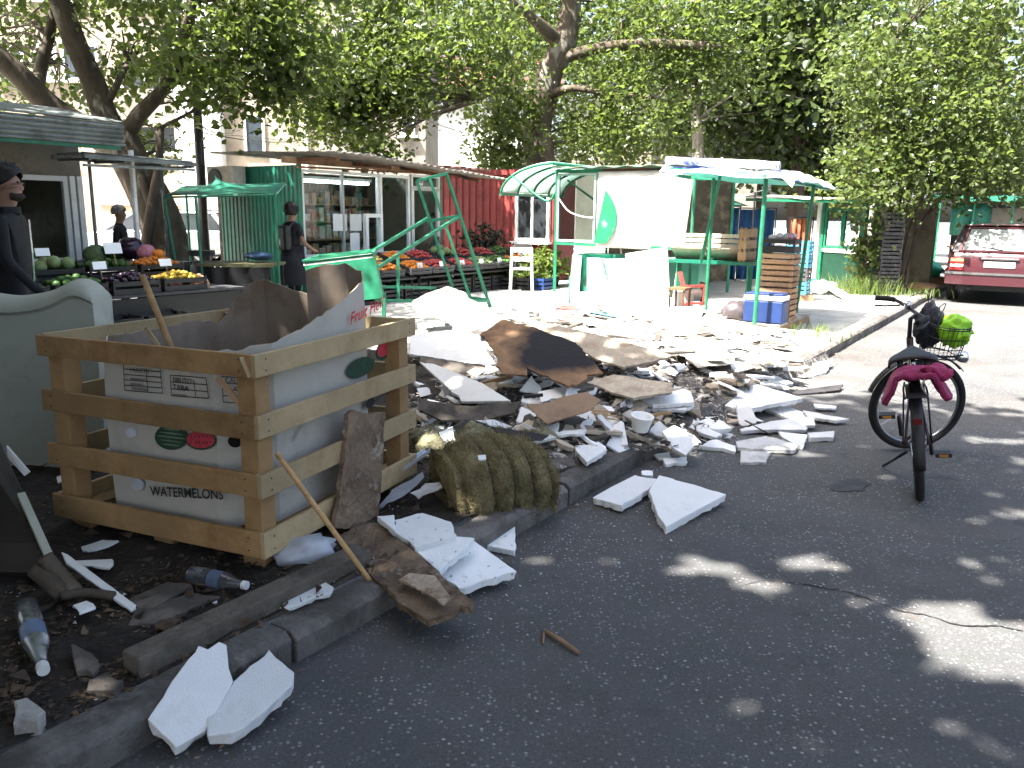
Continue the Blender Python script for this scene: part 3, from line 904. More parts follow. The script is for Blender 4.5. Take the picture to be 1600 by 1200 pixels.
# ================================================================== KIOSKS AND STALLS
m_corr = mat('weathered corrugated sheet', (.17, .185, .175), .6, .25, 4, c2=(.09, .10, .09), stretch=(1, 1, 1), bump=.15)
m_asb = mat('grey roofing sheet', (.34, .31, .27), .9, .25, 5, bump=.4, c2=(.2, .17, .13), c2scale=2)
m_greenwall = mat('green metal sheet', (.010, .145, .092), .3, .25, 4, c2=(.02, .12, .085), spec=.5)
m_beigeboard = mat('beige board', (.24, .21, .16), .8, .15, 3, c2=(.16, .14, .105))
m_redsheet = mat('red metal sheet', (.25, .045, .042), .55, .2, 3, c2=(.18, .035, .032))
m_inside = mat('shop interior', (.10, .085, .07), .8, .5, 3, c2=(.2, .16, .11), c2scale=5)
m_tube = mat('fluorescent tube', (.9, .9, .9), .3, 0, 1, emit=((.85, .93, 1.0), 6.0))
m_card = mat('white card', (.78, .8, .8), .7, .05, 4)
m_tarpgreen = mat('green tarpaulin', (.012, .11, .07), .55, .25, 3, bump=.2)
m_wood = mat('raw pine wood', (.40, .25, .115), .75, .3, 5, bump=.25, bscale=30, c2=(.25, .145, .06), c2lo=.52, c2hi=.7, stretch=(1, 1, 4))
m_oldwood = mat('old crate wood', (.33, .21, .12), .85, .3, 6, bump=.3, c2=(.2, .12, .07))
m_orange = mat('oranges', (.55, .17, .015), .45, .3, 18)
m_lemon = mat('lemons', (.5, .34, .04), .45, .25, 18)
m_tomato = mat('tomatoes', (.33, .03, .025), .3, .35, 18, spec=.5)
m_greenveg = mat('green vegetables', (.05, .11, .025), .6, .6, 12)
m_cabbage = mat('cabbages', (.16, .22, .09), .6, .35, 12)
m_aubergine = mat('aubergines', (.03, .012, .03), .25, .4, 18, spec=.5)
m_potato = mat('onions in net', (.42, .26, .16), .8, .4, 25, c2=(.5, .2, .22), c2scale=12)
m_pinknet = mat('pink net sack', (.48, .2, .24), .8, .3, 25)
m_bluebox = mat('blue plastic', (.02, .045, .15), .4, .2, 6)
m_sky = mat('light blue plastic', (.06, .24, .36), .45, .2, 8)
m_greyplastic = mat('dark grey plastic', (.055, .055, .06), .6, .3, 8)


def heap(name, label, p0, ex, ey, lx, ly, r, material, seed, crown=.12, kind='stuff', n=None):
    """loose produce heaped over a rectangle: p0 corner, ex/ey axes"""
    g = random.Random(seed); b = B()
    nx, ny = max(2, int(lx / (r * 1.75))), max(2, int(ly / (r * 1.75)))
    for i in range(nx):
        for j in range(ny):
            u, v = (i + .5) / nx, (j + .5) / ny
            h = crown * math.sin(math.pi * min(max(u, .1), .9)) * math.sin(math.pi * min(max(v, .1), .9))
            p = p0 + ex * (u * lx + g.uniform(-.3, .3) * r) + ey * (v * ly + g.uniform(-.3, .3) * r) + Z * (h + r * .55 + g.uniform(-.2, .3) * r)
            b.ball(p, (r * g.uniform(.85, 1.1), r * g.uniform(.85, 1.1), r * g.uniform(.8, 1)), 8, 5)
    return tag(b.build(name, material, smooth=True), label, 'produce', kind=kind)


def plastic_crate(name, label, cat, c, lx, ly, h, material, ex=RD, group=None, tilt=0.0):
    """slatted market crate centred at c (bottom)"""
    t = thing(name, label, cat, c, group=group)
    ey = V((ex.y, -ex.x, 0)); c = V(c)
    up = (Z + ey * tilt).normalized(); eyt = (ey - Z * tilt).normalized()
    b = B()
    rot = Matrix((ex, eyt, up)).transposed()
    b.box(c + up * .008, (lx, ly, .016), rot)
    nsl = max(2, int(h / .075)); sh = h / nsl
    for s in (-1, 1):
        for k in range(nsl):
            zc = (k + .5) * sh
            b.box(c + up * zc + eyt * s * (ly / 2 - .007), (lx - .03, .012, sh * .62), rot)
            b.box(c + up * zc + ex * s * (lx / 2 - .007), (.012, ly - .03, sh * .62), rot)
        for s2 in (-1, 1):
            b.box(c + up * h / 2 + ex * s * (lx / 2 - .012) + eyt * s2 * (ly / 2 - .012), (.026, .026, h), rot)
    b.build('basket', material, t)
    return t


def price_card(p, face, w=.16, h=.11, lean=.25, label='white price card standing in the vegetable crates', group='price cards on the vegetable stall'):
    t = thing('price_card', label, 'price card', p, group=group)
    ex = V((face.y, -face.x, 0)).normalized(); up = (Z - face * lean).normalized()
    rot = Matrix((ex, face, up)).transposed()
    b = B(); b.box(p + up * (.10 + h / 2), (w, .006, h), rot); b.build('card', m_card, t)
    b = B(); b.bar(p - Z * .02, p + up * .10, .008, .008); b.build('stick', m_oldwood, t)


# ---- left kiosk with corrugated awning
E1 = D(195, 222, 10.6)
lk = thing('market_kiosk', 'shaded kiosk with corrugated awning and large white-framed shop window', 'kiosk', (E1.x - 1.2, E1.y, PAV))
def lkp(a, b_, z): return V((E1.x, E1.y, 0)) + RD * a + RN * b_ + Z * z
b = B()
def fasc(u, v):
    a = -5.5 + u * 5.5
    return lkp(a, .0 + .018 * math.sin(v * math.pi * 2 * 5), 2.37 + .27 * v)
b.grid(fasc, 2, 41); b.build('awning_fascia', m_corr, lk, solid=.004, smooth=True)
b = B(); b.grid(lambda u, v: lkp(-5.5 + u * 5.5, -.02 - v * 1.5, 2.66 + .25 * v + .015 * math.sin(v * 60)), 2, 60); b.build('awning_sheet', m_corr, lk, solid=.004)
for a in (-5.2, -3.4, -1.6, -.12):
    b = B(); b.bar(lkp(a, -.01, 2.36), lkp(a, -1.35, 2.46), .035, .035); b.build('awning_rafter', m_greenpaint, lk)
b = B(); b.bar(lkp(-5.5, -.03, 2.34), lkp(-.05, -.03, 2.345), .04, .04); b.build('awning_rail', m_greenpaint, lk)
for a in (-3.4, -1.6):
    b = B(); b.bar(lkp(a, -.05, 2.33), lkp(a, -1.12, 1.75), .03, .03); b.build('awning_strut', m_greenpaint, lk)
WB = -1.15
b = B()
b.box(lkp(-2.75, WB - 1.2, .5), (2.3, 5.6, .8), Matrix((RN, RD, Z)).transposed())
b.build('base_wall', m_beigeboard, lk)
b = B(); b.box(lkp(-2.75, WB - .05, 2.32), (.1, 5.6, .6), Matrix((RN, RD, Z)).transposed()); b.build('header_board', m_beigeboard, lk)
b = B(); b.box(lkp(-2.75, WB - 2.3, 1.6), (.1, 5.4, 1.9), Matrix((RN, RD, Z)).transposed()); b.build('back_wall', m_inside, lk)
b = B(); b.box(lkp(.0, WB - 1.2, 1.6), (2.3, .08, 1.9), Matrix((RN, RD, Z)).transposed()); b.build('end_wall', m_beigeboard, lk)
b = B(); b.box(lkp(-2.75, WB - 1.2, 2.66), (2.5, 5.8, .06), Matrix((RN, RD, Z)).transposed()); b.build('roof', m_corr, lk)
def framed(parent, origin, ex, up, w, h, nx, material, glass, t=.07, dep=.06, name='window', nz=1, paneback=.0):
    """framed glazing: origin lower left, ex along, up vertical"""
    nrm = ex.cross(up).normalized()
    rot = Matrix((ex, nrm, up)).transposed()
    f = B()
    f.box(origin + ex * w / 2 + up * t / 2, (w, dep, t), rot); f.box(origin + ex * w / 2 + up * (h - t / 2), (w, dep, t), rot)
    f.box(origin + ex * t / 2 + up * h / 2, (t, dep, h - 2 * t), rot); f.box(origin + ex * (w - t / 2) + up * h / 2, (t, dep, h - 2 * t), rot)
    for i in range(1, nx): f.box(origin + ex * w * i / nx + up * h / 2, (t * .8, dep * .9, h - 2 * t), rot)
    for i in range(1, nz): f.box(origin + ex * w / 2 + up * h * i / nz, (w - 2 * t, dep * .85, t * .8), rot)
    o = f.build(name, material, parent)
    if glass is not None:
        g = B(); g.box(origin + ex * w / 2 + up * h / 2, (w - t, .008, h - t), rot); g.build('pane', glass, o)
    return o
for k, a in enumerate((-5.4, -4.15, -2.9, -1.3)):
    framed(lk, lkp(a, WB, .9), RD, Z, 1.15, 1.12, 1, m_pvc if k == 3 else m_white, m_glass, t=.065)
for a in (-5.45, -4.2, -2.95, -1.65, -.1, .0):
    b = B(); b.box(lkp(a, WB + .02, 1.46), (.06, .07, 1.13), Matrix((RN, RD, Z)).transposed()); b.build('mullion', m_white, lk)
for z in (1.15, 1.5, 1.85):
    b = B(); b.box(lkp(-2.75, WB - 1.9, z), (.35, 5.2, .03), Matrix((RN, RD, Z)).transposed()); b.build('shelf', m_oldwood, lk)
g_ = random.Random(12)
b = B(); b.box(lkp(-.9, WB - .35, 1.25), (.18, .5, .5), Matrix((RN, RD, Z)).transposed()); b.build('scale_display', m_white, lk)
b = B(); b.tube([lkp(.32, WB + .75, PAV), lkp(.32, WB + .75, 2.36)], .035, 8); b.build('post', m_white, lk)

# second flat canopy frame reaching to the right
cf = thing('canopy_frame', 'thin flat canopy frame jutting out from the corrugated kiosk', 'canopy', (E1.x - .4, E1.y + .4, PAV))
c0, c1 = D(130, 243, 10.2), D(305, 259, 11.55)
c1.z = c0.z - .02
for o_, nm in ((0, 'front_rail'), (-.7, 'rear_rail')):
    b = B(); b.bar(c0 + RN * o_, c1 + RN * o_, .05, .05); b.build(nm, m_corr, cf)
b = B(); b.bar(c0 + RN * -.02 - Z * .11, c1 + RN * -.02 - Z * .07, .03, .03); b.build('lower_rail', m_corr, cf)
b = B(); b.grid(lambda u, v: c0.lerp(c1, u) + RN * (-.68 * v) + Z * (.035 + .012 * math.sin(v * 40)), 2, 30); b.build('roof_sheet', m_corr, cf, solid=.004)
for u in (.05, .35, .68, .98):
    b = B(); b.bar(c0.lerp(c1, u) - Z * .03, c0.lerp(c1, u) + RN * -.7 - Z * .03, .03, .03); b.build('cross_bar', m_corr, cf)
for u in (.3, .97):
    q_ = c0.lerp(c1, u) - RN * .7
    b = B(); b.tube([V((q_.x, q_.y, PAV)), q_], .022, 6); b.build('post', m_corr, cf)

# ---- vegetable stall in front of the left kiosk
S0 = G(40, 447, .80)
def sp(a, b_, z): return V((S0.x, S0.y, 0)) + RD * a + RN * b_ + Z * z
stl = thing('stall_table', 'long dark stall table in front of the corrugated kiosk', 'table', (S0.x, S0.y, PAV))
b = B(); b.box(sp(.6, -.75, .60), (1.5, 4.4, .03), Matrix((RN, RD, Z)).transposed()); b.build('table_top', m_greyplastic, stl)
b = B(); b.box(sp(.6, -.05, .34), (.02, 4.3, .46), Matrix((RN, RD, Z)).transposed()); b.build('front_board', m_black, stl)
for a in (-1.4, .6, 2.6):
    for bb in (-.08, -1.42):
        b = B(); b.bar(sp(a, bb, PAV), sp(a, bb, .585), .05, .05); b.build('leg', m_darkmetal, stl)
kinds = [('tomatoes', m_tomato, .036), ('green peppers', m_greenveg, .04), ('aubergines', m_aubergine, .045), ('cabbages', m_cabbage, .08), ('cucumbers', m_greenveg, .03), ('lemons', m_lemon, .035), ('radishes', m_tomato, .028), ('leafy greens', m_greenveg, .05), ('oranges', m_orange, .04), ('pale peppers', m_cabbage, .04)]
order = [[6, 1, 4, 7, 2, 5], [0, 0, 2, 3, 7, 8]]
seen_k = {}
for r_ in range(2):
    for i in range(6):
        kd = kinds[order[r_][i]]
        a, bb, z = -1.35 + i * .66, -.24 - r_ * .46, .617 + r_ * .15
        row = 'front' if r_ == 0 else 'rear'
        if r_:
            b = B(); b.box(sp(a, bb, .688), (.38, .58, .138), Matrix((RN, RD, Z)).transposed())
            tag(b.build('riser_box', m_black), 'black box raising the rear row of vegetable crates', 'box', 'riser boxes under the vegetable crates')
        plastic_crate('vegetable_crate', f'black market crate of {kd[0]} in the {row} row of the shaded stall', 'crate', sp(a, bb, z), .6, .4, .17, m_black, group='crates on the shaded vegetable stall')
        heap('vegetables', f'{kd[0]} heaped in the {row} row of the shaded stall', sp(a - .27, bb - .17, z + .12), RD, RN, .54, .34, kd[2], kd[1], 100 + r_ * 10 + i, .08)
for k, (px, py) in enumerate([(75, 418), (85, 440), (58, 446), (123, 428), (134, 414), (172, 423), (235, 428), (170, 395)]):
    a_, b_ = -1.2 + k * .42, (-.1 if k % 2 else -.5)
    price_card(sp(a_, b_, .83 if k % 2 else .98), RN, .22 if k == 6 else .16, .13 if k == 6 else .09)
for i in range(5):      # dark crates standing under the table edge
    plastic_crate('empty_crate', 'empty black crate standing against the front of the shaded stall table', 'crate', sp(-1.2 + i * .66, .17, PAV + .0), .6, .4, .3, m_black, group='crates under the stall table')
for k, (px, py, m_, nm, lb) in enumerate([(272, 438, m_pinknet, .11, 'pink net sack of onions slumped at the end of the vegetable stall'), (312, 438, m_potato, .13, 'bulging net sack of potatoes slumped at the end of the vegetable stall'), (258, 440, m_card, .12, 'clear plastic sack slumped beside the pink net sack')]):
    p = sp(2.15 + k * .0, 0, 0); p = D(px, py + 10, 10.6 + k * .05); b = B()
    b.ball(p + Z * .02, (nm, nm * .8, nm), 16, 10, .05); b.tube([p + Z * nm * .95, p + Z * (nm * 1.3)], [.05, .02], 8)
    o = b.build('produce_sack', m_, smooth=True); tag(o, lb, 'sack')
bx = D(290, 470, 10.7)
b = B(); rot_ = Matrix((RN, RD, Z)).transposed()
sb = thing('sack_stand', 'low black stand carrying the sacks at the end of the vegetable stall', 'stand', (bx.x, bx.y, PAV))
zt_ = D(290, 452, 10.7).z
b.box((bx.x, bx.y, zt_ - .03), (.5, 1.1, .05), rot_); b.build('top', m_black, sb)
for s in (-1, 1):
    b = B(); b.box(V((bx.x, bx.y, 0)) + RD * s * .5 + Z * ((PAV + zt_) / 2 - .03), (.46, .05, zt_ - PAV - .06), rot_); b.build('side', m_black, sb)
# heap behind: coloured bags on a higher shelf
for k, (px, py, r_, m_, lb) in enumerate([(150, 398, .16, m_cabbage, 'pile of cabbages behind the vegetable crates'), (205, 388, .18, m_aubergine, 'dark heap of greens behind the vegetable crates'), (228, 395, .14, m_pinknet, 'greyish pink net of onions behind the crates'), (247, 398, .09, m_orange, 'small orange pumpkin behind the crates'), (178, 392, .14, m_greenveg, 'bunch of leafy greens behind the crates')]):
    p = D(px, py, 10.9); b = B(); b.ball(p, (r_, r_, r_ * .8), 14, 9, .08); tag(b.build('vegetable_pile', m_, smooth=True), lb, 'produce', 'produce behind the crates')
bs_ = thing('back_shelf', 'dark shelf behind the vegetable crates holding large produce', 'shelf', (-5.4, 10.9, PAV))
ps = D(200, 408, 11.0)
b = B(); b.box((ps.x, 11.0, ps.z - .03), (1.5, .55, .05)); b.build('board', m_black, bs_)
for s in (-1, 1):
    b = B(); b.box((ps.x + s * .7, 11.0, (ps.z + PAV) / 2 - .03), (.05, .5, ps.z - PAV - .06)); b.build('side', m_black, bs_)

# ---- green canopy (tarpaulin on thin posts) next to the tree
YC = 12.3
gc = thing('tarpaulin_canopy', 'dark green tarpaulin canopy on thin green posts beside the plane tree trunk', 'canopy', (D(330, 300, YC).x, YC, PAV))
Ca, Cb, Cc, Cd = D(256, 306, 11.4), D(430, 302, 11.6), D(445, 286, 13.2), D(290, 290, 13.4)
apx = D(335, 273, 12.4)
def tarp4(u, v):
    e = (Ca * (1 - u) + Cb * u) * (1 - v) + (Cd * (1 - u) + Cc * u) * v
    k = max(0, 1 - 2 * max(abs(u - .5), abs(v - .5)))
    base = e.lerp(apx, k)
    return base - Z * (.05 * math.sin(k * math.pi) + .015 * noise.noise(base * 3))
b = B(); b.grid(tarp4, 15, 15); b.build('tarpaulin', m_tarpgreen, gc, smooth=True, solid=.006)
for k, (p, lean) in enumerate(((Ca, .5), (Cb, 0), (Cc, 0), (Cd, 0), (Ca.lerp(Cb, .28), 0.1))):
    b = B(); b.tube([V((p.x + lean * .35, p.y, PAV)), p + V((0, 0, -.01))], .02, 6); b.build('post', m_greenpaint, gc)
for p, q_ in ((Ca, Cb), (Cb, Cc), (Cc, Cd), (Cd, Ca)):
    b = B(); b.tube([p - Z * .02, q_ - Z * .02], .015, 6); b.build('rail', m_greenpaint, gc)
tb = thing('market_table', 'dark cloth-covered table under the green tarpaulin canopy', 'table', (D(380, 430, 11.8).x, 11.8, PAV))
pt_ = D(378, 410, 11.8)
b = B(); b.box((pt_.x, 11.8, pt_.z - .02), (1.05, .75, .04)); b.build('table_top', mat('olive board', (.10, .095, .05), .8), tb)
b = B(); b.grid(lambda u, v: V((pt_.x - .5 + u, 11.8 - .36 + .02 * math.sin(u * 22), pt_.z - .045 - v * (pt_.z - .2))), 40, 2); b.build('cloth_skirt', m_black, tb, solid=.004)
for sx in (-.47, .47):
    for sy in (-.33, .33):
        b = B(); b.bar((pt_.x + sx, 11.8 + sy, PAV), (pt_.x + sx, 11.8 + sy, pt_.z - .04), .05, .05); b.build('leg', m_darkmetal, tb)
b = B(); b.box((D(312, 404, 11.9).x, 12.0, D(312, 396, 11.9).z), (.3, .22, .08)); b.box((D(312, 404, 11.9).x, 12.0, PAV + .4), (.26, .2, .75 ))
tag(b.build('display_pedestal', m_greyplastic), 'small pedestal with white box beside the cloth-covered table', 'stand')
b = B(); c_ = D(405, 403, 11.8)
b.ball(c_ + Z * .03, (.2, .15, .06), 12, 6, .15); tag(b.build('folded_cloth', mat('dark blue cloth', (.03, .06, .12), .8), smooth=True), 'crumpled dark blue cloth on the cloth-covered table', 'cloth')

# ---- green kiosk with lit shop window
KC = D(468, 330, 14.2); KC.z = 0
def kp(a, b_, z): return KC + RD * a + RN * b_ + Z * z        # a along the front, b towards the road
KH = D(468, 246, 14.2).z
gk = thing('green_kiosk', 'green sheet-metal kiosk with lit shop window and grey sheet roof', 'kiosk', (KC.x, KC.y, PAV))
rotk = Matrix((RN, RD, Z)).transposed()
KL = 3.9
# side wall: ribbed green sheets, one panel after another
for i in range(5):
    b = B(); w0 = -i * .42
    def rib(u, v, w0=w0):
        bb = w0 - u * .418
        return kp(.012 * (1 if (u * 4) % 1 < .5 else 0), bb, PAV + .02 + v * (KH - .14 - PAV))
    b.grid(rib, 17, 2); b.build('side_panel', m_greenwall, gk, solid=.006)
b = B(); b.box(kp(.04, -.02, (KH - .1) / 2 + .05), (.06, .06, KH - .2), rotk); b.build('corner_post', m_greenpaint, gk)
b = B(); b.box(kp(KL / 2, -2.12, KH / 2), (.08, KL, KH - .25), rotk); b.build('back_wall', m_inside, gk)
b = B(); b.box(kp(KL, -1.05, KH / 2), (2.05, .08, KH - .25), rotk); b.build('end_wall', m_beigeboard, gk)
b = B(); b.box(kp(KL / 2, -1.05, PAV + .03), (2.0, KL - .1, .05), rotk); b.build('floor', m_inside, gk)
b = B(); b.box(kp(KL * .36, -.03, .45), (.06, KL * .72, .7), rotk); b.build('plinth', m_greenwall, gk)
# glazing bays
bay = [(0.07, 1.0), (1.02, .98), (2.02, .85)]
for a, w in bay:
    framed(gk, kp(a, -.03, .82), RD, Z, w, KH - .82 - .18, 1, m_pvc, m_glass, t=.05)
framed(gk, kp(1.55, .02, .86), RD, Z, .46, .72, 1, m_pvc, m_glass, t=.07, dep=.08, name='serving_window')
dr = framed(gk, kp(2.92, -.03, PAV + .03), RD, Z, .9, KH - .5, 1, m_pvc, m_glass, t=.08, name='door')
b = B(); b.box(kp(3.74, .03, 1.05), (.05, .03, .16), rotk); b.build('handle', m_chrome, dr)
framed(gk, kp(2.92, -.03, KH - .44), RD, Z, .9, .30, 1, m_pvc, m_glass, t=.05, name='transom')
b = B(); b.box(kp(3.2, .012, KH - .28), (.01, .1, .14), rotk); sg = b.build('notice', m_card, gk)
b = B(); b.box(kp(3.2, .02, KH - .27), (.008, .055, .06), rotk); b.build('notice_mark', mat('sign red', (.5, .04, .04), .6), sg)
for a, w in ((.75, .34), (1.15, .30)):
    b = B(); b.box(kp(a + .2, -.01, 1.42), (.006, w, .30), rotk); b.build('notice', m_card, gk)
b = B(); b.box(kp(1.32, -.012, 1.05), (.006, .24, .36), rotk); b.build('notice', m_card, gk)
for a in (.55, 1.55):
    b = B(); b.tube([kp(a - .48, -.32, KH - .36), kp(a + .48, -.32, KH - .36)], .022, 8); tb_ = b.build('fluorescent_tube', m_tube, gk)
    b = B(); b.box(kp(a, -.32, KH - .30), (.09, 1.05, .05), rotk); b.build('fitting', m_white, tb_)
for z in (.7, 1.05, 1.4, 1.75):
    b = B(); b.box(kp(KL / 2, -1.9, z), (.35, KL - .3, .03), rotk); b.build('shelf', m_oldwood, gk)
    g_ = random.Random(int(z * 100)); b = B(); b2 = B()
    for k in range(18):
        h_ = g_.uniform(.12, .28)
        (b if g_.random() < .5 else b2).box(kp(.3 + k * .19, -1.85, z + .016 + h_ / 2), (.14, g_.uniform(.08, .16), h_), rotk)
    o = b.build('shelf_goods', mat('packaged goods', (.35, .22, .12), .5, .7, 7, c2=(.1, .2, .3), c2scale=4), gk); o['kind'] = 'stuff'
    o = b2.build('shelf_goods', mat('packaged goods pale', (.45, .42, .36), .5, .5, 7, c2=(.4, .1, .08), c2scale=4), gk); o['kind'] = 'stuff'
# roof sheet with long overhang towards the road, patched
b = B()
def kroof(u, v):
    a = -.12 + u * (KL + 1.05); bb = -2.16 + v * 3.2
    z = KH + .05 + .08 * (1 - v) - .26 * v * max(0, u - .12) + .018 * math.sin(a * 34) + .02 * noise.noise(V((a * 2, bb * 2, 0)))
    return kp(a, bb, z)
b.grid(kroof, 140, 8); b.build('roof_sheet', m_asb, gk, solid=.012, smooth=True)
b = B(); b.bar(kp(-.3, -.02, KH - .05), kp(KL + .6, -.02, KH - .05), .08, .1); b.build('eaves_beam', m_oldwood, gk)
for a in (.0, 1.3, 2.6, 3.9):
    b = B(); b.bar(kp(a, -.05, KH - .03), kp(a, .95, KH - .05 - .05 * a), .05, .06); b.build('rafter', m_rust, gk)
b = B(); b.bar(kp(-.1, .1, KH - .16), kp(KL - .6, .3, KH - .12), .05, .03); b.build('lamp_rail', m_rust, gk)
for k in range(5):
    b = B(); b.box(kp(3.1 + k * .34, .55 + .1 * (k % 2), KH - .0), (.42, .24, .04), rotk @ Matrix.Rotation(.2 * k, 3, 'Z')); b.build('loose_tile', m_tiles, gk)
ac = thing('air_conditioner', 'beige air conditioning unit on the green kiosk side wall', 'air conditioner', kp(-.16, -1.65, KH - .62))
b = B(); b.box(kp(-.17, -1.65, KH - .36), (.72, .28, .48), rotk); b.build('casing', mat('beige plastic', (.5, .46, .38), .6), ac, bevel=.02)
b = B(); b.lathe([(.0, 0), (.2, 0), (.2, .012), (.17, .02), (.0, .02)], kp(-.312, -1.78, KH - .36), -RD, 20); b.build('fan_grille', m_greyplastic, ac)
for s in (-.25, .25):
    b = B(); b.bar(kp(.0, -1.65 + s, KH - .62), kp(-.33, -1.65 + s, KH - .62), .03, .03); b.build('bracket', m_darkmetal, ac)

# ---- fruit stand along the front of the green kiosk
fr = thing('fruit_stand', 'long tiered fruit stand along the green kiosk front', 'stand', kp(1.5, 1.0, PAV))
for a0, a1 in ((-.25, 1.25), (1.35, 3.1), (3.2, 5.4)):
    b = B(); b.box(kp((a0 + a1) / 2, .85, .5), (.05, a1 - a0, .72), rotk); b.build('back_board', m_black, fr)
    b = B(); b.box(kp((a0 + a1) / 2, 1.05, .60), (.95, a1 - a0, .03), rotk @ Matrix.Rotation(R(14), 3, 'Y')); b.build('shelf', m_black, fr)
    for a in (a0 + .05, a1 - .05):
        for bb in (.7, 1.45):
            b = B(); b.bar(kp(a, bb, PAV), kp(a, bb, .55), .04, .04); b.build('leg', m_darkmetal, fr)
fruit = [('oranges', m_orange, .042), ('mandarins', m_orange, .036), ('bananas', m_lemon, .04), ('tomatoes', m_tomato, .04), ('red apples', m_tomato, .042), ('green apples', m_cabbage, .042), ('cabbages', m_cabbage, .08), ('peppers', m_greenveg, .045)]
lay = [(2, 1), (0, 2), (0, 1), (3, 4), (4, 6), (5, 3), (7, 3), (0, 7)]
for i in range(8):
    for r_ in range(2):
        kd = fruit[lay[i][r_]]
        a = -.0 + i * .64 + (.1 if i > 1 else 0) + (.1 if i > 3 else 0); bb = 1.33 - r_ * .42; z = .60 + r_ * .15
        plastic_crate('fruit_crate', f'tilted crate of {kd[0]} on the {"upper" if r_ else "lower"} tier beside the green kiosk', 'crate', kp(a, bb, z), .58, .38, .12, m_greyplastic, group='tilted crates on the fruit stand', tilt=.3)
        heap('fruit', f'{kd[0]} heaped in a tilted crate beside the green kiosk', kp(a - .26, bb - .16, z + .10), RD, (RN - Z * .3).normalized(), .52, .32, kd[2], kd[1], 200 + i * 7 + r_, .07)
for i in range(8):
    plastic_crate('empty_crate', 'black crate standing on the ground under the fruit stand', 'crate', kp(.0 + i * .66, 1.25, PAV), .6, .4, .3, m_black, group='crates under the fruit stand')
for i in range(6):
    price_card(kp(1.4 + i * .62, 1.5, .56), RN, .14, .09, label='small white price card on the fruit stand edge', group='price cards on the fruit stand')

# ---- red container
A0 = D(676, 330, 21.0); A0.z = 0
EX = RN                                   # its visible face runs towards the road
rc_ = thing('red_container', 'red ribbed metal container kiosk with white window', 'kiosk', (A0.x, A0.y, PAV))
RH = D(690, 268, 21).z
rotc = Matrix((RN, RD, Z)).transposed()
CL = 3.6
for i in range(9):
    b = B(); w = CL / 9
    def ribc(u, v, i=i):
        x = i * w + u * (w - .002)
        s = (u * 2) % 1
        off = .03 if .3 < s < .8 else 0
        return A0 + RN * x - RD * off + Z * (PAV + .1 + v * (RH - PAV - .22))
    b.grid(ribc, 21, 2); b.build('wall_panel', m_redsheet, rc_)
b = B(); b.box(A0 + RN * CL / 2 + RD * .47 + Z * (RH / 2 + .05), (CL - .02, .8, RH - .15), rotc); b.build('body', m_redsheet, rc_)
b = B(); b.box(A0 + RN * CL / 2 + RD * .43 + Z * (RH - .06), (CL + .06, 1.0, .12), rotc); b.build('top_rail', m_redsheet, rc_)
b = B(); b.box(A0 + RN * CL / 2 + RD * .43 + Z * (PAV + .05), (CL + .04, .98, .1), rotc); b.build('bottom_rail', m_redsheet, rc_)
framed(rc_, A0 + RN * 2.55 - RD * .07 + Z * 1.0, RN, Z, .92, 1.1, 2, m_pvc, m_darkglass, t=.07, dep=.09)
b = B(); b.box(A0 + RN * 3.0 - RD * .12 + Z * .96, (1.05, .2, .05), rotc); b.build('sill', m_pvc, rc_)
b = B(); b.box(A0 + RN * 2.75 - RD * .08 + Z * .65, (.5, .05, .55), rotc); b.build('panel_below_window', m_white, rc_)

# plants and clutter in front of the container
def shrub(name, label, c, r, n, leaf, size, seed, pot=None, h=None):
    c = V(c)
    t = thing(name, label, 'plant', c)
    hh = h or r * 2
    b = B(); g = random.Random(seed)
    for k in range(9):
        b.tube([c + V((g.uniform(-.04, .04), g.uniform(-.04, .04), .0)), c + V((g.uniform(-r, r) * .5, g.uniform(-r, r) * .5, hh * .5)), c + V((g.uniform(-r, r) * .9, g.uniform(-r, r) * .9, hh * g.uniform(.7, 1)))], [.014, .01, .004], 5)
    b.build('stems', m_bark2, t)
    leaf_mesh([(c + Z * hh * .58, (r, r, hh * .42), n)], size, 7, leaf, 'foliage', t, seed, .09, .05)
    if pot:
        b = B(); b.lathe([(pot * .75, 0), (pot, pot * 1.5), (pot * .9, pot * 1.5), (pot * .7, .05)], c, Z, 14); b.build('pot', m_greyplastic, t, smooth=True)
    return t
lf_flower = leaf_mat('dark flower leaves', (.012, .02, .01), (.05, .06, .04), (.06, .08, .03), .25)
def gpt(px, py, Y): p = D(px, py, Y); return V((p.x, p.y, PAV))
shrub('potted_shrub', 'tall dark flowering shrub in front of the red container', gpt(755, 400, 18.2), .55, 150, lf_flower, .09, 81, .22, 1.35)
shrub('potted_shrub', 'lower dark shrub with pale blooms in front of the red container', gpt(785, 420, 17.6), .4, 80, lf_flower, .08, 82, .2, .8)
shrub('potted_shrub', 'bright green potted plant beside the white chair', gpt(842, 405, 17.2), .38, 90, lf_ivy, .09, 83, .2, .85)
shrub('potted_shrub', 'leafy potted plant right of the white chair', gpt(862, 405, 17.6), .35, 70, lf_ivy, .09, 84, .2, .8)
for k, (px, py, m_) in enumerate([(770, 425, m_bluebox), (800, 428, m_black), (825, 430, m_greyplastic), (848, 428, m_bluebox), (740, 425, m_black)]):
    nm = ['blue', 'black', 'grey', 'navy', 'dark']
    plastic_crate('flower_crate', f'{nm[k]} crate of seedlings on the ground before the red container', 'crate', gpt(px, py, 16.9 - .02 * k), .5, .35, .25, m_, group='crates before the red container')
    leaf_mesh_parent = thing('seedlings', f'green seedlings sprouting from the {nm[k]} crate', 'plant', gpt(px, py, 16.9 - .02 * k) + Z * .2)
    leaf_mesh([(leaf_mesh_parent.location + Z * .08, (.22, .14, .09), 26)], .06, 7, lf_ivy, 'foliage', leaf_mesh_parent, 300 + k, .04, .02)
ch = thing('plastic_chair', 'white plastic chair among potted plants by the red container', 'chair', gpt(815, 420, 16.4))
cc = V(ch.location)
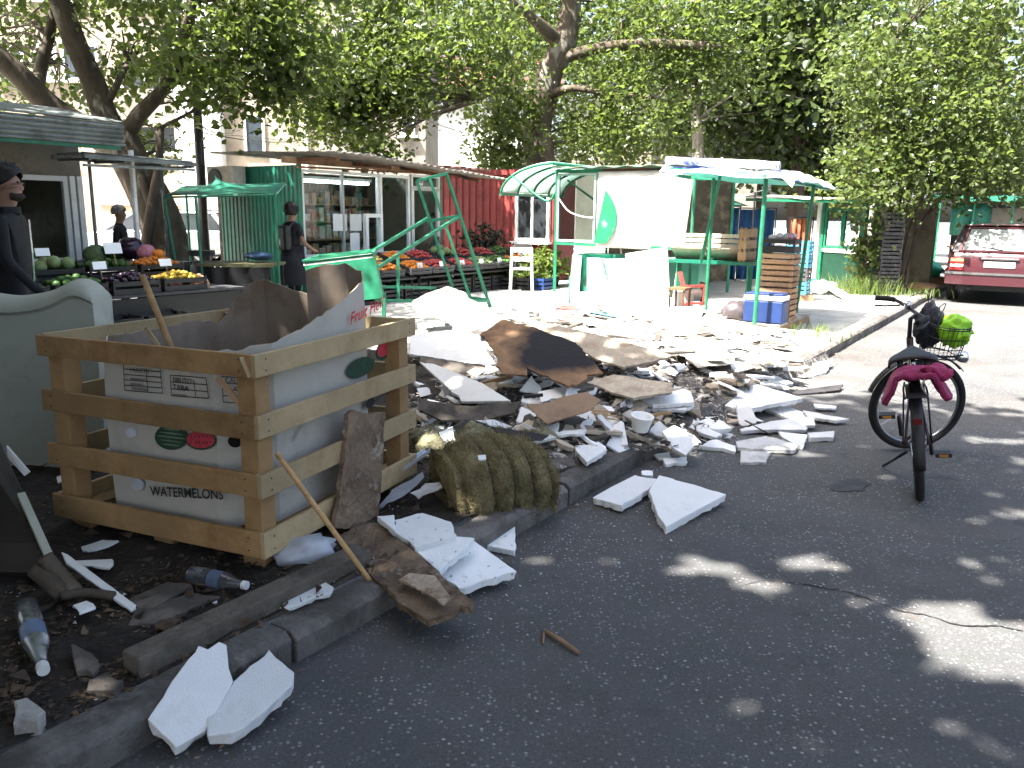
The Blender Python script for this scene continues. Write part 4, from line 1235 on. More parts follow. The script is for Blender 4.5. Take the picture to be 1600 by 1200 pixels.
for sx in (-.22, .22):
    for sy in (-.2, .2):
        b = B(); b.bar(cc + V((sx, sy, 0)), cc + V((sx * .9, sy * .9, .45 if sy < 0 else .85)), .04, .04); b.build('leg', m_white, ch)
b = B(); b.box(cc + Z * .44, (.42, .42, .03)); b.build('seat', m_white, ch, bevel=.01)
for z in (.62, .8):
    b = B(); b.box(cc + V((0, .19, z)), (.38, .03, .09)); b.build('back_slat', m_white, ch)
# ================================================================== ARCHED STALL, TARPAULIN STALL, GLAZED KIOSK
m_poly = mat('milky polycarbonate', (.62, .70, .68), .4, .08, 3)
_b = m_poly.node_tree.nodes['Principled BSDF']
def add_translucent(m, colr, f):
    nt = m.node_tree; L = nt.links; o = nt.nodes['Material Output']; bsd = nt.nodes['Principled BSDF']
    t = _n(nt, 'ShaderNodeBsdfTranslucent'); t.inputs[0].default_value = (*colr, 1)
    x = _n(nt, 'ShaderNodeMixShader'); x.inputs[0].default_value = f
    L.new(bsd.outputs[0], x.inputs[1]); L.new(t.outputs[0], x.inputs[2]); L.new(x.outputs[0], o.inputs[0])
add_translucent(m_poly, (.7, .8, .76), .55)
m_tarpw = mat('white tarpaulin', (.76, .76, .74), .6, .06, 2, c2=(.55, .54, .5), c2scale=1.5, bump=.15, bscale=8)
add_translucent(m_tarpw, (.75, .75, .72), .3)
m_tarpb = mat('blue and white tarpaulin', (.78, .80, .84), .5, .06, 2, c2=(.10, .14, .5), c2lo=.55, c2hi=.57, c2scale=1.6, stretch=(1, 3, 1), bump=.2, bscale=9)
m_dustyglass = glass_mat('dusty glass', (.62, .68, .66), .25, 1.2)
m_hard = mat('white hardboard', (.74, .74, .72), .7, .06, 3, c2=(.6, .58, .53), c2scale=1.2, c2lo=.55, c2hi=.75)
m_minthard = mat('mint hardboard', (.45, .66, .56), .7, .1, 3, c2=(.7, .74, .7), c2scale=1.5)

P0 = G(866, 456, PAV); P0.z = 0           # foot of the left post
YA = P0.y
def ap(x, y, z): return P0 + RN * x + RD * y + Z * z    # x across (to the right), y along the road (back)
TOPZ = D(872, 268, YA).z
AW = 2.75
ast = thing('market_stall', 'green steel stall with arched awning, dusty pane and white tarpaulin front', 'stall', (P0.x, P0.y, PAV))
def bar_(nm, a, c, w=.055, m_=m_greenpaint, par=None, h=None):
    b = B(); b.bar(a, c, w, h or w); return b.build(nm, m_, par or ast)
bar_('post', ap(0, 0, PAV), ap(0, 0, TOPZ - .03))
pr_top, pr_bot = ap(AW, 0, TOPZ - .03), ap(AW - .22, -.1, PAV)
bar_('post', ap(AW, 0, TOPZ - .03), ap(AW - .20, -.05, PAV + .0), .07, mat('peeling rusty paint', (.36, .28, .2), .8, .4, 12, c2=(.5, .48, .42), c2scale=9))
bar_('post', ap(0, 2.2, PAV), ap(0, 2.2, TOPZ), .05); bar_('post', ap(AW, 2.2, PAV), ap(AW, 2.2, TOPZ), .05)
bar_('top_rail', ap(-.03, 0, TOPZ), ap(1.0, 0, TOPZ)); bar_('top_rail', ap(1.005, 0, TOPZ), ap(AW + .03, 0, TOPZ - .0), .055, m_rust)
SILLZ = D(868, 380, YA).z
bar_('sill_rail', ap(.03, -.002, SILLZ), ap(AW - .1, -.002, SILLZ - .02), .05)
bar_('back_rail', ap(0, 2.2, TOPZ + .03), ap(AW, 2.2, TOPZ + .03)); bar_('side_rail', ap(0, .03, TOPZ + .02), ap(0, 2.17, TOPZ + .02)); bar_('side_rail', ap(AW, .03, TOPZ + .02), ap(AW, 2.17, TOPZ + .02))
ww = .84
framed(ast, ap(.035, -.008, SILLZ + .04), RN, Z, ww, TOPZ - SILLZ - .08, 1, mat('mint frame', (.35, .55, .46), .5, .2, 8), m_dustyglass, t=.04, dep=.05)
b = B(); b.tube(smooth_path([ap(.08, -.04, SILLZ + .85), ap(.3, -.045, SILLZ + .62), ap(.6, -.045, SILLZ + .52), ap(.86, -.045, SILLZ + .50)], 5), .012, 6); b.build('hanging_hose', m_white, ast)
# white tarpaulin, sagging and gathered at the right
def tarpf(u, v):
    x = .92 + u * (AW - .92 - .02); z = SILLZ - .05 + v * (TOPZ - SILLZ + .03)
    x -= .17 * (1 - v) * u
    f = u - .55 - .35 * (v)
    y = -.045 - .06 * math.sin(v * 3.1) * math.sin(u * 3.1) - .10 * max(0, 1 - abs(f + .05) * 5) * (1 - v * .6) + .015 * noise.noise(V((x * 5, z * 5, 0)))
    if f > 0: y += .10 * min(1, f * 3)
    return ap(x, min(y, -.035) if f <= 0 else min(y, .02), z)
b = B(); b.grid(tarpf, 60, 30); b.build('tarpaulin', m_tarpw, ast, smooth=True, solid=.004)
# green painted board showing behind the tarpaulin
b = B(); poly = [ap(.90, -.11, SILLZ + .03)]
for k in range(13):
    t = k / 12; poly.append(ap(.90 + .47 * math.sin(math.pi * (.12 + .72 * (1 - t))) ** .8, -.11, SILLZ + .03 + (TOPZ - SILLZ) * .72 * t))
b.prism(poly, RD * .012); b.build('green_board', mat('faded green board', (.012, .17, .075), .6, .3, 4, c2=(.3, .42, .36), c2lo=.55, c2hi=.7, c2scale=2.5), ast, fix=True)
# roof sheet with flat top
b = B(); b.grid(lambda u, v: ap(-.02 + u * (AW + .3), -.15 + v * 2.6, TOPZ + .06 + .12 * v + .015 * math.sin(u * 40)), 60, 4); b.build('roof_sheet', mat('rusty green roof', (.09, .17, .12), .7, .4, 4, c2=(.2, .14, .09)), ast, solid=.01)
# arched awning towards the alley
def arch(t, y, r=0):
    ang = t * R(84)
    x = -1.32 * math.cos(ang) - .0 + .02; z = TOPZ - .42 + .58 * math.sin(ang)
    return ap(x + .0, y, z)
aw = []
for i in range(5):
    y = .0 + i * .62
    b = B(); b.tube([arch(t / 12, y) for t in range(13)], .026, 6); b.build('awning_arch', m_greenpaint, ast, smooth=True)
for t, nm in ((0, 'awning_edge_bar'), (1, 'awning_ridge_bar')):
    b = B(); b.tube([arch(t, -.02), arch(t, 2.5)], .03, 6); b.build(nm, m_greenpaint, ast)
for i in range(4):
    y0, y1 = i * .62 + .01, (i + 1) * .62 - .01
    b = B(); b.grid(lambda u, v: arch(u, y0 + (y1 - y0) * v) + Z * .034, 16, 2); b.build('awning_sheet', m_poly, ast, smooth=True, solid=.006)
b = B(); b.tube(smooth_path([ap(0, .0, SILLZ + 1.0), ap(-.25, .0, TOPZ - .55), arch(.45, .0)], 5), .024, 6); b.build('awning_brace', m_greenpaint, ast, smooth=True)
b = B(); b.tube(smooth_path([ap(0, 2.2, TOPZ - .8), ap(-.25, 2.2, TOPZ - .55), arch(.45, 2.2)], 5), .024, 6); b.build('awning_brace', m_greenpaint, ast, smooth=True)
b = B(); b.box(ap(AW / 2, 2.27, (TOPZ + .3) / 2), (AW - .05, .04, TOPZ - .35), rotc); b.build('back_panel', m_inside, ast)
# green back cupboard under the sill
b = B(); b.box(ap(.95, .65, .48), (1.35, .5, .75), rotc); b.build('counter', m_greenwall, ast, bevel=.01)
b = B(); b.box(ap(AW - .3, .75, .48), (.65, .5, .75), rotc); b.build('counter', m_greenwall, ast, bevel=.01)

def board(name, label, cat, quad, th, material, group=None):
    """leaning or lying sheet: four or more world points, real thickness"""
    quad = [V(p) for p in quad]
    n = (quad[1] - quad[0]).cross(quad[2] - quad[0]).normalized()
    b = B(); b.prism(quad, n * th)
    return tag(b.build(name, material, fix=True, bevel=.003), label, cat, group)

board('board', 'narrow white board leaning against the green counter near the awning post', 'board', [ap(.18, .30, PAV), ap(.40, .30, PAV), ap(.40, .38, .82), ap(.18, .38, .84)], .018, m_hard)
q1 = [G(905, 476, PAV), G(942, 480, PAV)]
def lean(px0, px1, pyb0, pyb1, pyt0, pyt1, back):
    a, c = G(px0, pyb0, PAV), G(px1, pyb1, PAV)
    return [a, c, D(px1, pyt1, c.y + back), D(px0, pyt0, a.y + back)]
board('board', 'small white board standing beside the broken mint board', 'board', lean(918, 945, 478, 480, 403, 404, .25), .018, m_hard)
board('board', 'pale mint board with broken edge leaning between white boards', 'board', lean(946, 980, 482, 484, 405, 404, .22), .012, m_minthard)
board('board', 'large bright white board leaning upright in front of the stall', 'board', [G(973, 500, PAV), G(1043, 505, PAV), D(1046, 445, 12.6), D(1043, 388, 12.75), D(978, 398, 12.85)], .02, m_hard)
board('board', 'white panel lying tilted at the foot of the large white board', 'board', [G(1005, 522, PAV), G(1082, 530, PAV), D(1102, 480, 12.0), D(1030, 482, 12.2)], .02, m_hard)
pc = G(1072, 488, PAV)
bx_ = B(); bx_.box((pc.x - .05, pc.y, PAV + .17), (.26, .2, .34), Matrix.Rotation(.2, 3, 'Z')); tag(bx_.build('cardboard_box', m_hard, bevel=.008), 'small white box next to the overturned red chair', 'box')
# thin green rods leaning in front of the boards
for k, (xa, ya, xb, yb, lb) in enumerate([(940, 402, 962, 482, 'thin green rod leaning from the sill down between the white boards'), (890, 430, 890, 474, 'short green stake standing near the awning post')]):
    a = G(xb, yb, PAV); c = D(xa, ya, a.y + .15); b = B(); b.tube([a, c], .014, 6); tag(b.build('metal_rod', m_greenpaint), lb, 'rod')

# overturned red chair
rcx = thing('wooden_chair', 'dark red wooden chair lying on its side beside the leaning boards', 'chair', G(1085, 488, PAV))
m_redwood = mat('dark red wood', (.24, .045, .04), .6, .3, 6)
c0 = G(1082, 490, PAV)
def cpt(px, py, dy=0): return D(px, py, c0.y + dy)
for a, c in (((1062, 425, 0), (1068, 448, -.1)), ((1068, 448, -.1), (1100, 447, -.1)), ((1100, 447, -.1), (1100, 474, -.1)), ((1072, 474, -.1), (1100, 474, -.1)), ((1072, 450, .25), (1072, 476, .25)), ((1100, 447, -.1), (1096, 442, .35)), ((1068, 448, -.1), (1066, 444, .35)), ((1096, 442, .35), (1096, 470, .35))):
    b = B(); b.bar(cpt(*a), cpt(*c), .06, .04); b.build('rail', m_redwood, rcx)
b = B(); b.prism([cpt(1074, 452, -.05), cpt(1098, 452, -.05), cpt(1095, 468, .35), cpt(1074, 468, .35)], Z * -.03); b.build('seat', mat('pale seat cloth', (.5, .5, .52), .8), rcx, fix=True)
for a in ((1100, 474, -.1), (1072, 474, -.1), (1096, 470, .35), (1072, 474, .25)):
    p = cpt(*a); b = B(); b.bar(p, V((p.x, p.y, PAV)), .045, .045); b.build('leg', m_redwood, rcx)

# ---- tarpaulin stall on a pallet platform
B0_ = G(1179, 508, .22); B0_.z = 0
def bp(x, y, z): return B0_ + RN * x + RD * y + Z * z      # x<0: away from the road
plat = thing('wooden_platform', 'low wooden plank platform under the tarpaulin stall', 'platform', bp(-.5, .8, PAV))
for i in range(9):
    b = B(); b.box(bp(-.62, -.12 + i * .23, .205), (1.75, .205, .03), rotc @ Matrix.Rotation(.01 * (i % 3 - 1), 3, 'Z')); b.build('plank', mat('sunbleached planks', (.42, .38, .33), .9, .25, 7, bump=.3, c2=(.28, .24, .2)), plat)
for x in (-1.4, -.6, .2):
    b = B(); b.box(bp(x, .8, .147), (.09, 2.0, .082), rotc); b.build('bearer', m_oldwood, plat)
ts = thing('tarpaulin_stall', 'green pole stall roofed with blue and white tarpaulin', 'stall', bp(-.8, 1, PAV))
RZ = D(1181, 276, B0_.y).z
b = B(); b.tube([bp(0, 0, .222), bp(.01, 0, RZ)], .028, 8); b.build('post', m_greenpaint, ts)
b = B(); b.tube([bp(.0, 2.0, .1), bp(.12, 1.95, RZ - .03)], .026, 8); b.build('post', m_greenpaint, ts)
b = B(); b.tube([bp(-1.15, 1.3, PAV), bp(-1.15, 1.3, RZ + .1)], .026, 8); b.build('post', m_greenpaint, ts)
b = B(); b.tube([bp(-1.75, 2.1, PAV), bp(-1.75, 2.1, RZ + .1)], .026, 8); b.build('post', m_greenpaint, ts)
b = B(); b.tube([bp(-1.05, .7, .95), bp(-.8, .6, RZ + .06)], .024, 8); b.build('leaning_rod', m_greenpaint, ts)
for a, c in (((-1.25, -.1), (.15, -.1)), ((-1.9, 2.15), (.15, 2.15))):
    b = B(); b.bar(bp(a[0], a[1], RZ + .11), bp(c[0], c[1], RZ + .0), .045, .045); b.build('rafter', m_greenpaint, ts)
b = B(); b.bar(bp(.05, -.2, RZ), bp(.1, 2.9, RZ - .06), .045, .045); b.build('front_rail', m_greenpaint, ts)
b = B(); b.bar(bp(-1.85, 1.6, RZ + .11), bp(-1.85, 2.8, RZ + .1), .045, .045); b.build('rear_rail', m_greenpaint, ts)
def troof(u, v):
    x = -1.35 + u * 1.75; y = -.2 + v * 2.3
    z = RZ + .17 - .125 * (u ** 1.1) - .05 * v + .035 * noise.noise(V((x * 2.2, y * 2.2, 0))) + .05 * max(0, noise.noise(V((x * 1.3, y * 1.1, 4))))
    if u > .93: z -= .10 * (u - .93) / .07
    if v < .06: z -= .09 * (.06 - v) / .06
    return bp(x, y, z)
b = B(); b.grid(troof, 70, 90); b.build('tarpaulin', m_tarpb, ts, smooth=True, solid=.006)
def roll_(u, v):
    x = -1.3 + u * 1.5; ang = v * 2 * math.pi
    return bp(x, -.1 + .05 * math.cos(ang), RZ + .225 - .10 * u + .05 * math.sin(ang) * (1 + .3 * noise.noise(V((x * 4, 0, 1)))))
b = B(); b.grid(roll_, 40, 12); b.build('rolled_edge', m_tarpb, ts, smooth=True)
b = B(); b.grid(lambda u, v: bp(-1.3 + u * 1.6, -.1 + v * 2.8, RZ + .09 - .09 * u - .05 * v), 6, 6); b.build('under_sheet', mat('teal tarpaulin', (.03, .34, .28), .6, .2, 3), ts, solid=.004)
# table with tilted wooden crates
mt = thing('green_table', 'green wooden table carrying tilted crates under the tarpaulin', 'table', bp(-1.3, 1.9, PAV))
TZ = .92
b = B(); b.box(bp(-1.3, 1.9, TZ), (1.5, .8, .05), rotc); b.build('table_top', m_greenwall, mt)
for x in (-2.0, -.6):
    for y in (1.55, 2.25):
        b = B(); b.bar(bp(x, y, PAV), bp(x, y, TZ - .03), .07, .07); b.build('leg', m_greenpaint, mt)


def wood_crate(name, label, c, lx, ly, h, ex, material, group=None, tilt=0.0, nsl=3):
    t = thing(name, label, 'crate', c, group=group)
    c = V(c); ey = V((-ex.y, ex.x, 0)); up = (Z - ey * tilt).normalized(); eyt = (ey + Z * tilt).normalized()
    rot = Matrix((ex, eyt, up)).transposed(); sh = h / nsl
    for s in (-1, 1):
        for k in range(nsl):
            zc = (k + .5) * sh
            b = B(); b.box(c + up * zc + eyt * s * (ly / 2), (lx, .012, sh * .72), rot); b.build('slat', material, t)
            b = B(); b.box(c + up * zc + ex * s * (lx / 2 - .008), (.012, ly - .014, sh * .72), rot); b.build('slat', material, t)
    for s in (-1, 1):
        for s2 in (-1, 1):
            b = B(); b.box(c + up * h / 2 + ex * s * (lx / 2 - .032) + eyt * s2 * (ly / 2 - .024), (.035, .035, h), rot); b.build('corner_post', material, t)
    b = B(); b.box(c + up * .006, (lx - .03, ly - .03, .012), rot); b.build('bottom', material, t)
    return t
m_crateold = mat('grey crate wood', (.40, .34, .26), .85, .25, 7, c2=(.28, .23, .17))
for k in range(2):
    wood_crate('tilted_crate', ['pale slatted crate tilted on the green table, next to the leaning rod', 'bright slatted crate tilted on the green table, next to the corner post'][k], bp(-1.62 + k * .62, 1.72, TZ + .10), .56, .36, .28, RN, m_crateold, 'tilted crates on the green table', tilt=-.75)
wood_crate('tilted_crate', 'brown crate standing on edge at the end of the green table', bp(-.72, 1.75, TZ + .03), .12, .5, .5, RN, m_oldwood)
stool = thing('stool', 'dark brown metal stool standing under the green table', 'stool', bp(-1.5, 1.1, PAV))
for x in (-1.62, -1.4):
    for y in (1.0, 1.25):
        b = B(); b.bar(bp(x, y, PAV), bp(x, y, .52), .03, .03); b.build('leg', m_rust, stool)
b = B(); b.box(bp(-1.51, 1.125, .535), (.28, .32, .03), rotc); b.build('seat', m_rust, stool)
b = B(); b.bar(bp(-1.62, 1.0, .25), bp(-1.4, 1.0, .25), .02, .02); b.build('stretcher', m_rust, stool)
# stacked wooden crates, cooler in front, black box with bottles on top
cs = bp(.06, .75, .22)
for k in range(6):
    wood_crate('wooden_crate', ['lowest wooden crate of the brown stack on the platform', 'second wooden crate up in the brown stack on the platform', 'third wooden crate up in the brown stack on the platform', 'fourth wooden crate up in the brown stack on the platform', 'fifth wooden crate up in the brown stack on the platform', 'topmost wooden crate of the brown stack, holding up the black box'][k], cs + Z * (k * .153), .45, .34, .148, RN, m_oldwood, 'brown stack of wooden crates', nsl=2)
tp = cs + Z * (6 * .153)
plastic_crate('black_crate', 'black crate of wrapped goods on top of the brown crate stack', 'crate', tp, .44, .32, .2, m_black, RN)
b = B(); gg = random.Random(4)
for k in range(16):
    b.ball(tp + RN * gg.uniform(-.16, .16) + RD * gg.uniform(-.1, .1) + Z * (.18 + gg.uniform(0, .05)), (.05, .04, .04), 7, 5)
tag(b.build('wrapped_goods', mat('wrapped goods', (.42, .40, .42), .4, .4, 12, c2=(.4, .1, .12), c2scale=9, c3=(.1, .15, .4), c3scale=7), smooth=True), 'colourful wrapped goods filling the black crate on the stack', 'goods', kind='stuff')
cl = thing('cooler_box', 'blue cooler box with white lid standing before the brown crate stack', 'cooler', cs + RD * -.36 + RN * -.02)
cb = cs + RD * -.36 - RN * .04
b = B(); b.box(cb + Z * .15, (.52, .3, .30), rotc); b.build('body', m_bluebox, cl, bevel=.02)
b = B(); b.box(cb + Z * .335, (.53, .31, .066), rotc); b.build('lid', m_white, cl, bevel=.015)
b = B(); b.box(cb + Z * .385, (.50, .28, .03), rotc); b.build('lid_top', m_bluebox, cl, bevel=.01)
# dark bag on the platform edge
b = B(); p = G(1150, 500, .22)
b.ball(p + Z * .1, (.20, .16, .16), 14, 9, .16); b.ball(p + V((.12, -.02, .06)), (.16, .13, .09), 12, 8, .15)
tag(b.build('plastic_bag', mat('black bag', (.05, .04, .045), .4, .4, 9, spec=.5), smooth=True), 'crumpled black bag lying on the plank platform', 'bag')
# blue crates and green bags behind
for k in range(4):
    nm_ = ['lowest light blue crate standing on the bags behind the brown stack', 'dark crate between light blue crates behind the brown stack', 'light blue crate above the dark crate behind the brown stack', 'topmost light blue crate behind the brown stack'][k]
    q_ = D(1247, 430, 15.2); q_.z = PAV + .12 + k * .245
    plastic_crate('blue_crate', nm_, 'crate', q_, .40, .35, .24, m_greyplastic if k == 1 else m_sky, RN, group='blue crate stack')
b = B(); q_ = D(1247, 430, 15.2); b.box((q_.x, q_.y, PAV + .058), (.5, .4, .114)); tag(b.build('pallet_block', m_oldwood), 'wooden block under the light blue crate stack', 'block')
m_gbag = mat('green plastic film', (.02, .42, .3), .35, .3, 6, spec=.5)
for k, (px, py, r_, lb) in enumerate([(1242, 452, .2, 'turquoise plastic bag in the rubbish heap behind the platform'), (1262, 446, .16, 'shiny turquoise film on the rubbish heap behind the platform'), (1232, 460, .16, 'dark green sack beside the turquoise bag')]):
    p = G(px, py + 8, PAV); b = B(); b.ball(p + Z * r_ * .75, (r_ * 1.3, r_, r_ * .8), 14, 9, .17)
    tag(b.build('plastic_bag', m_gbag if k < 2 else m_greenwall, smooth=True), lb, 'bag')
for k, (px, py, r_, lb) in enumerate([(1278, 452, .18, 'pale paper sack in the rubbish heap behind the platform'), (1295, 448, .14, 'white crumpled sack beside the pale paper sack')]):
    p = G(px, py + 8, PAV); b = B(); b.ball(p + Z * r_ * .7, (r_ * 1.3, r_, r_ * .75), 12, 8, .2); tag(b.build('paper_sack', m_hard, smooth=True), lb, 'sack')
board('board', 'long pale plank lying across the rubbish behind the platform', 'board', [G(1276, 440, .3), G(1286, 436, .3), G(1340, 468, PAV + .02), G(1328, 472, PAV + .02)], .02, m_hard)
board('board', 'shorter pale plank on the ground by the glazed green kiosk', 'board', [G(1296, 462, PAV + .01), G(1302, 458, PAV + .01), G(1352, 462, PAV + .01), G(1346, 467, PAV + .01)], .02, m_hard)

# ---- glazed green kiosk at the end
Q0 = G(1272, 447, PAV); Q0.z = 0
YQ = Q0.y
Q1 = G(1358, 456, PAV); Q1.z = 0
gx = (Q1 - Q0).normalized(); gw = (Q1 - Q0).length; gy = V((-gx.y, gx.x, 0))
QH = D(1362, 312, Q1.y).z
zk = thing('glazed_kiosk', 'glazed green-framed kiosk with sagging pale roof edge by the black crates', 'kiosk', Q0 + Z * PAV)
rotq = Matrix((gx, gy, Z)).transposed()
def qp(x, y, z): return Q0 + gx * x + gy * y + Z * z
for x, m_, w in ((0, m_white, .09), (.12, m_greenpaint, .07), (gw - .28, m_greenpaint, .1), (gw, m_greenpaint, .08)):
    b = B(); b.box(qp(x, 0, QH / 2 + .03), (w, w, QH - .15), rotq); b.build('post', m_, zk)
b = B(); b.box(qp(gw / 2, 0, .92), (gw - .3, .05, .06), rotq); b.build('rail', m_white, zk)
b = B(); b.box(qp(gw / 2 - .1, 0.02, .5), (gw - .55, .03, .74), rotq); b.build('lower_panel', mat('dark green panel', (.01, .05, .03), .6), zk)
for k in range(2):
    framed(zk, qp(.18 + k * (gw - .5) / 2, 0, .97), gx, Z, (gw - .52) / 2, QH - 1.15, 1, m_greenpaint, m_glass, t=.04)
b = B(); b.box(qp(gw / 2, 1.9, QH / 2), (gw, .06, QH - .15), rotq); b.build('back_wall', m_beigeboard, zk)
b = B(); b.box(qp(gw / 2, 1.6, 1.35), (gw - .2, .5, .03), rotq); b.build('shelf', m_oldwood, zk)
b = B(); b.grid(lambda u, v: qp(-1.9 + u * (gw + 2.1), -.45 + v * 2.7, QH + .02 + .07 * (1 - u) + .03 * math.sin(u * 8) * (1 - v) + .02 * noise.noise(V((u * 9, v * 3, 0)))), 60, 8); b.build('roof_sheet', m_hard, zk, solid=.03, smooth=True)
b = B(); b.bar(qp(-1.9, -.4, QH + .03), qp(gw + .15, -.4, QH - .04), .05, .07); b.build('roof_rail', m_greenpaint, zk)
b = B(); b.bar(qp(-1.7, 0, PAV), qp(-1.7, 0, QH + .05), .06, .06); b.build('post', m_greenpaint, zk)
# dim stall goods seen behind the tarpaulin stall
m_bluecloth = mat('blue cloth', (.03, .10, .26), .8, .4, 3)
for k, (pa, pb2, ya, yb, Yd, m_, lb, nm, ct) in enumerate([(1075, 1112, 330, 395, 19.5, m_oldwood, 'shelving of mixed goods behind the arched stall', 'goods_shelf', 'shelf'), (1113, 1150, 322, 400, 19.8, m_bluecloth, 'blue cloth hanging at the back of the tarpaulin stall', 'hanging_cloth', 'cloth'), (1151, 1205, 325, 410, 20, m_bluecloth, 'dark blue curtain hanging behind the crate stack', 'hanging_cloth', 'cloth'), (1232, 1264, 340, 400, 18.8, mat('rusty red cloth', (.28, .09, .045), .8, .4, 4), 'rust red cloth hanging beside the glazed kiosk', 'hanging_cloth', 'cloth')]):
    a, c = D(pa, yb, Yd), D(pb2, yb, Yd); zt2 = D(pa, ya, Yd).z
    if nm == 'goods_shelf':
        t = thing(nm, lb, ct, V((a.x, Yd, PAV)))
        for s_ in (a.x, c.x):
            b = B(); b.box((s_, Yd, (zt2 + PAV) / 2), (.04, .4, zt2 - PAV)); b.build('upright', m_, t)
        for z in (.5, .95, 1.4, zt2 - .05):
            b = B(); b.box(((a.x + c.x) / 2, Yd, z), (c.x - a.x - .04, .38, .03)); b.build('shelf', m_, t)
            b = B(); gg = random.Random(int(z * 50))
            for j in range(6): b.ball((a.x + .08 + j * (c.x - a.x - .16) / 5, Yd - .05, z + .08), (.05, .05, .065), 7, 5)
            o = b.build('goods', [m_tomato, m_card, m_lemon, m_greenveg][int(z * 2) % 4], t); o['kind'] = 'stuff'
    else:
        t = thing(nm, lb, ct, V((a.x, Yd, PAV)))
        b = B(); b.grid(lambda u, v: V((a.x + u * (c.x - a.x), Yd + .06 * math.sin(u * 25) * (1 - v * .6), PAV + .02 + v * (zt2 - PAV - .05))), 40, 6); b.build('cloth', m_, t, smooth=True, solid=.004)
        b = B(); b.tube([(a.x - .05, Yd, zt2), (c.x + .05, Yd, zt2)], .015, 6); b.build('rail', m_darkmetal, t)
        for s_ in (a.x - .03, c.x + .03):
            b = B(); b.tube([(s_, Yd, PAV), (s_, Yd, zt2)], .015, 6); b.build('pole', m_darkmetal, t)
# silver sheet roof behind
sr = thing('sheet_canopy', 'sagging silver sheet canopy behind the tarpaulin stall', 'canopy', V((D(1150, 330, 18.2).x, 18.2, PAV)))
ca = [D(1108, 306, 17.6), D(1180, 300, 17.6), D(1196, 296, 20), D(1120, 300, 20)]
b = B(); b.grid(lambda u, v: (ca[0].lerp(ca[1], u)).lerp(ca[3].lerp(ca[2], u), v) - Z * .10 * math.sin(u * math.pi), 12, 6); b.build('sheet', mat('silver sheet', (.55, .58, .58), .3, .2, 4, metal=.7), sr, smooth=True, solid=.006)
for p in ca:
    b = B(); b.tube([V((p.x, p.y, PAV)), p], .02, 6); b.build('post', m_darkmetal, sr)
# big dark green market umbrella
um = thing('market_umbrella', 'dark green market umbrella behind the arched stall', 'umbrella', V((D(1085, 330, 18.4).x, 18.4, PAV)))
uc = D(1082, 290, 18.4)
vs_ = [uc]; 
for k in range(8): vs_.append(uc + V((math.cos(k * math.pi / 4) * 1.25, math.sin(k * math.pi / 4) * 1.25, -.42)))
for k in range(8):
    b = B(); b.prism([vs_[0], vs_[1 + k], vs_[1 + (k + 1) % 8]], (0, 0, .004)); b.build('canopy_panel', mat('dark umbrella cloth', (.008, .05, .035), .8, .2, 4), um, fix=True)
b = B(); b.tube([V((uc.x, uc.y, PAV)), uc], .022, 8); b.build('pole', m_darkmetal, um)

# ---- stack of black crates
sk = G(1380, 458, PAV)
for k in range(7):
    plastic_crate('black_crate', 'black slatted crate in the tall stack by the bushy tree' if 0 < k < 6 else ('lowest black crate of the tall stack by the bushy tree' if k == 0 else 'topmost black crate of the tall stack by the bushy tree'), 'crate', sk + Z * (k * .235) + V((.01 * (k % 3 - 1), 0, 0)), .40, .5, .23, m_greyplastic, V((1, -.1, 0)).normalized(), group='tall stack of black crates')

# ---- far stall behind the car
fs = thing('far_stall', 'far market stall under a dark green tarpaulin behind the parked car', 'stall', V((D(1540, 360, 27).x, 27, PAV)))
fa, fb = D(1452, 372, 26.5), D(1640, 372, 26.5)
zt3 = D(1500, 312, 26.5).z
b = B(); b.grid(lambda u, v: V((fa.x + u * (fb.x - fa.x), 26 + v * 3, zt3 + .25 * v - .06 * abs(math.sin(u * 9)) + .03 * noise.noise(V((u * 6, v * 4, 0))))), 50, 8); b.build('tarpaulin', m_tarpgreen, fs, smooth=True, solid=.006)
for u in (.02, .3, .62, .98):
    b = B(); x = fa.x + u * (fb.x - fa.x); b.tube([(x, 26.2, PAV), (x, 26.2, zt3 - .02)], .03, 6); b.build('post', m_greenpaint, fs)
b = B(); b.grid(lambda u, v: V((fa.x + .5 + u * 1.3, 26.3 + .05 * math.sin(u * 14), zt3 - .1 - v * 1.0)), 20, 3); b.build('side_sheet', m_tarpgreen, fs, smooth=True, solid=.004)
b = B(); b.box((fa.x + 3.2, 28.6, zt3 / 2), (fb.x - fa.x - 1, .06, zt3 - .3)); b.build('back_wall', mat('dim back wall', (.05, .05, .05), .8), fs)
b = B(); b.box((D(1570, 350, 26.6).x, 26.6, D(1570, 348, 26.6).z), (1.1, .05, .9)); b.build('pale_panel', m_beigeboard, fs)
b = B(); b.box((fa.x + 2.6, 26.9, .75), (3.2, .8, .06)); b.build('counter', m_oldwood, fs)
for s_ in (1.2, 4.0):
    b = B(); b.box((fa.x + s_, 26.9, .42), (.06, .7, .6)); b.build('counter_leg', m_oldwood, fs)
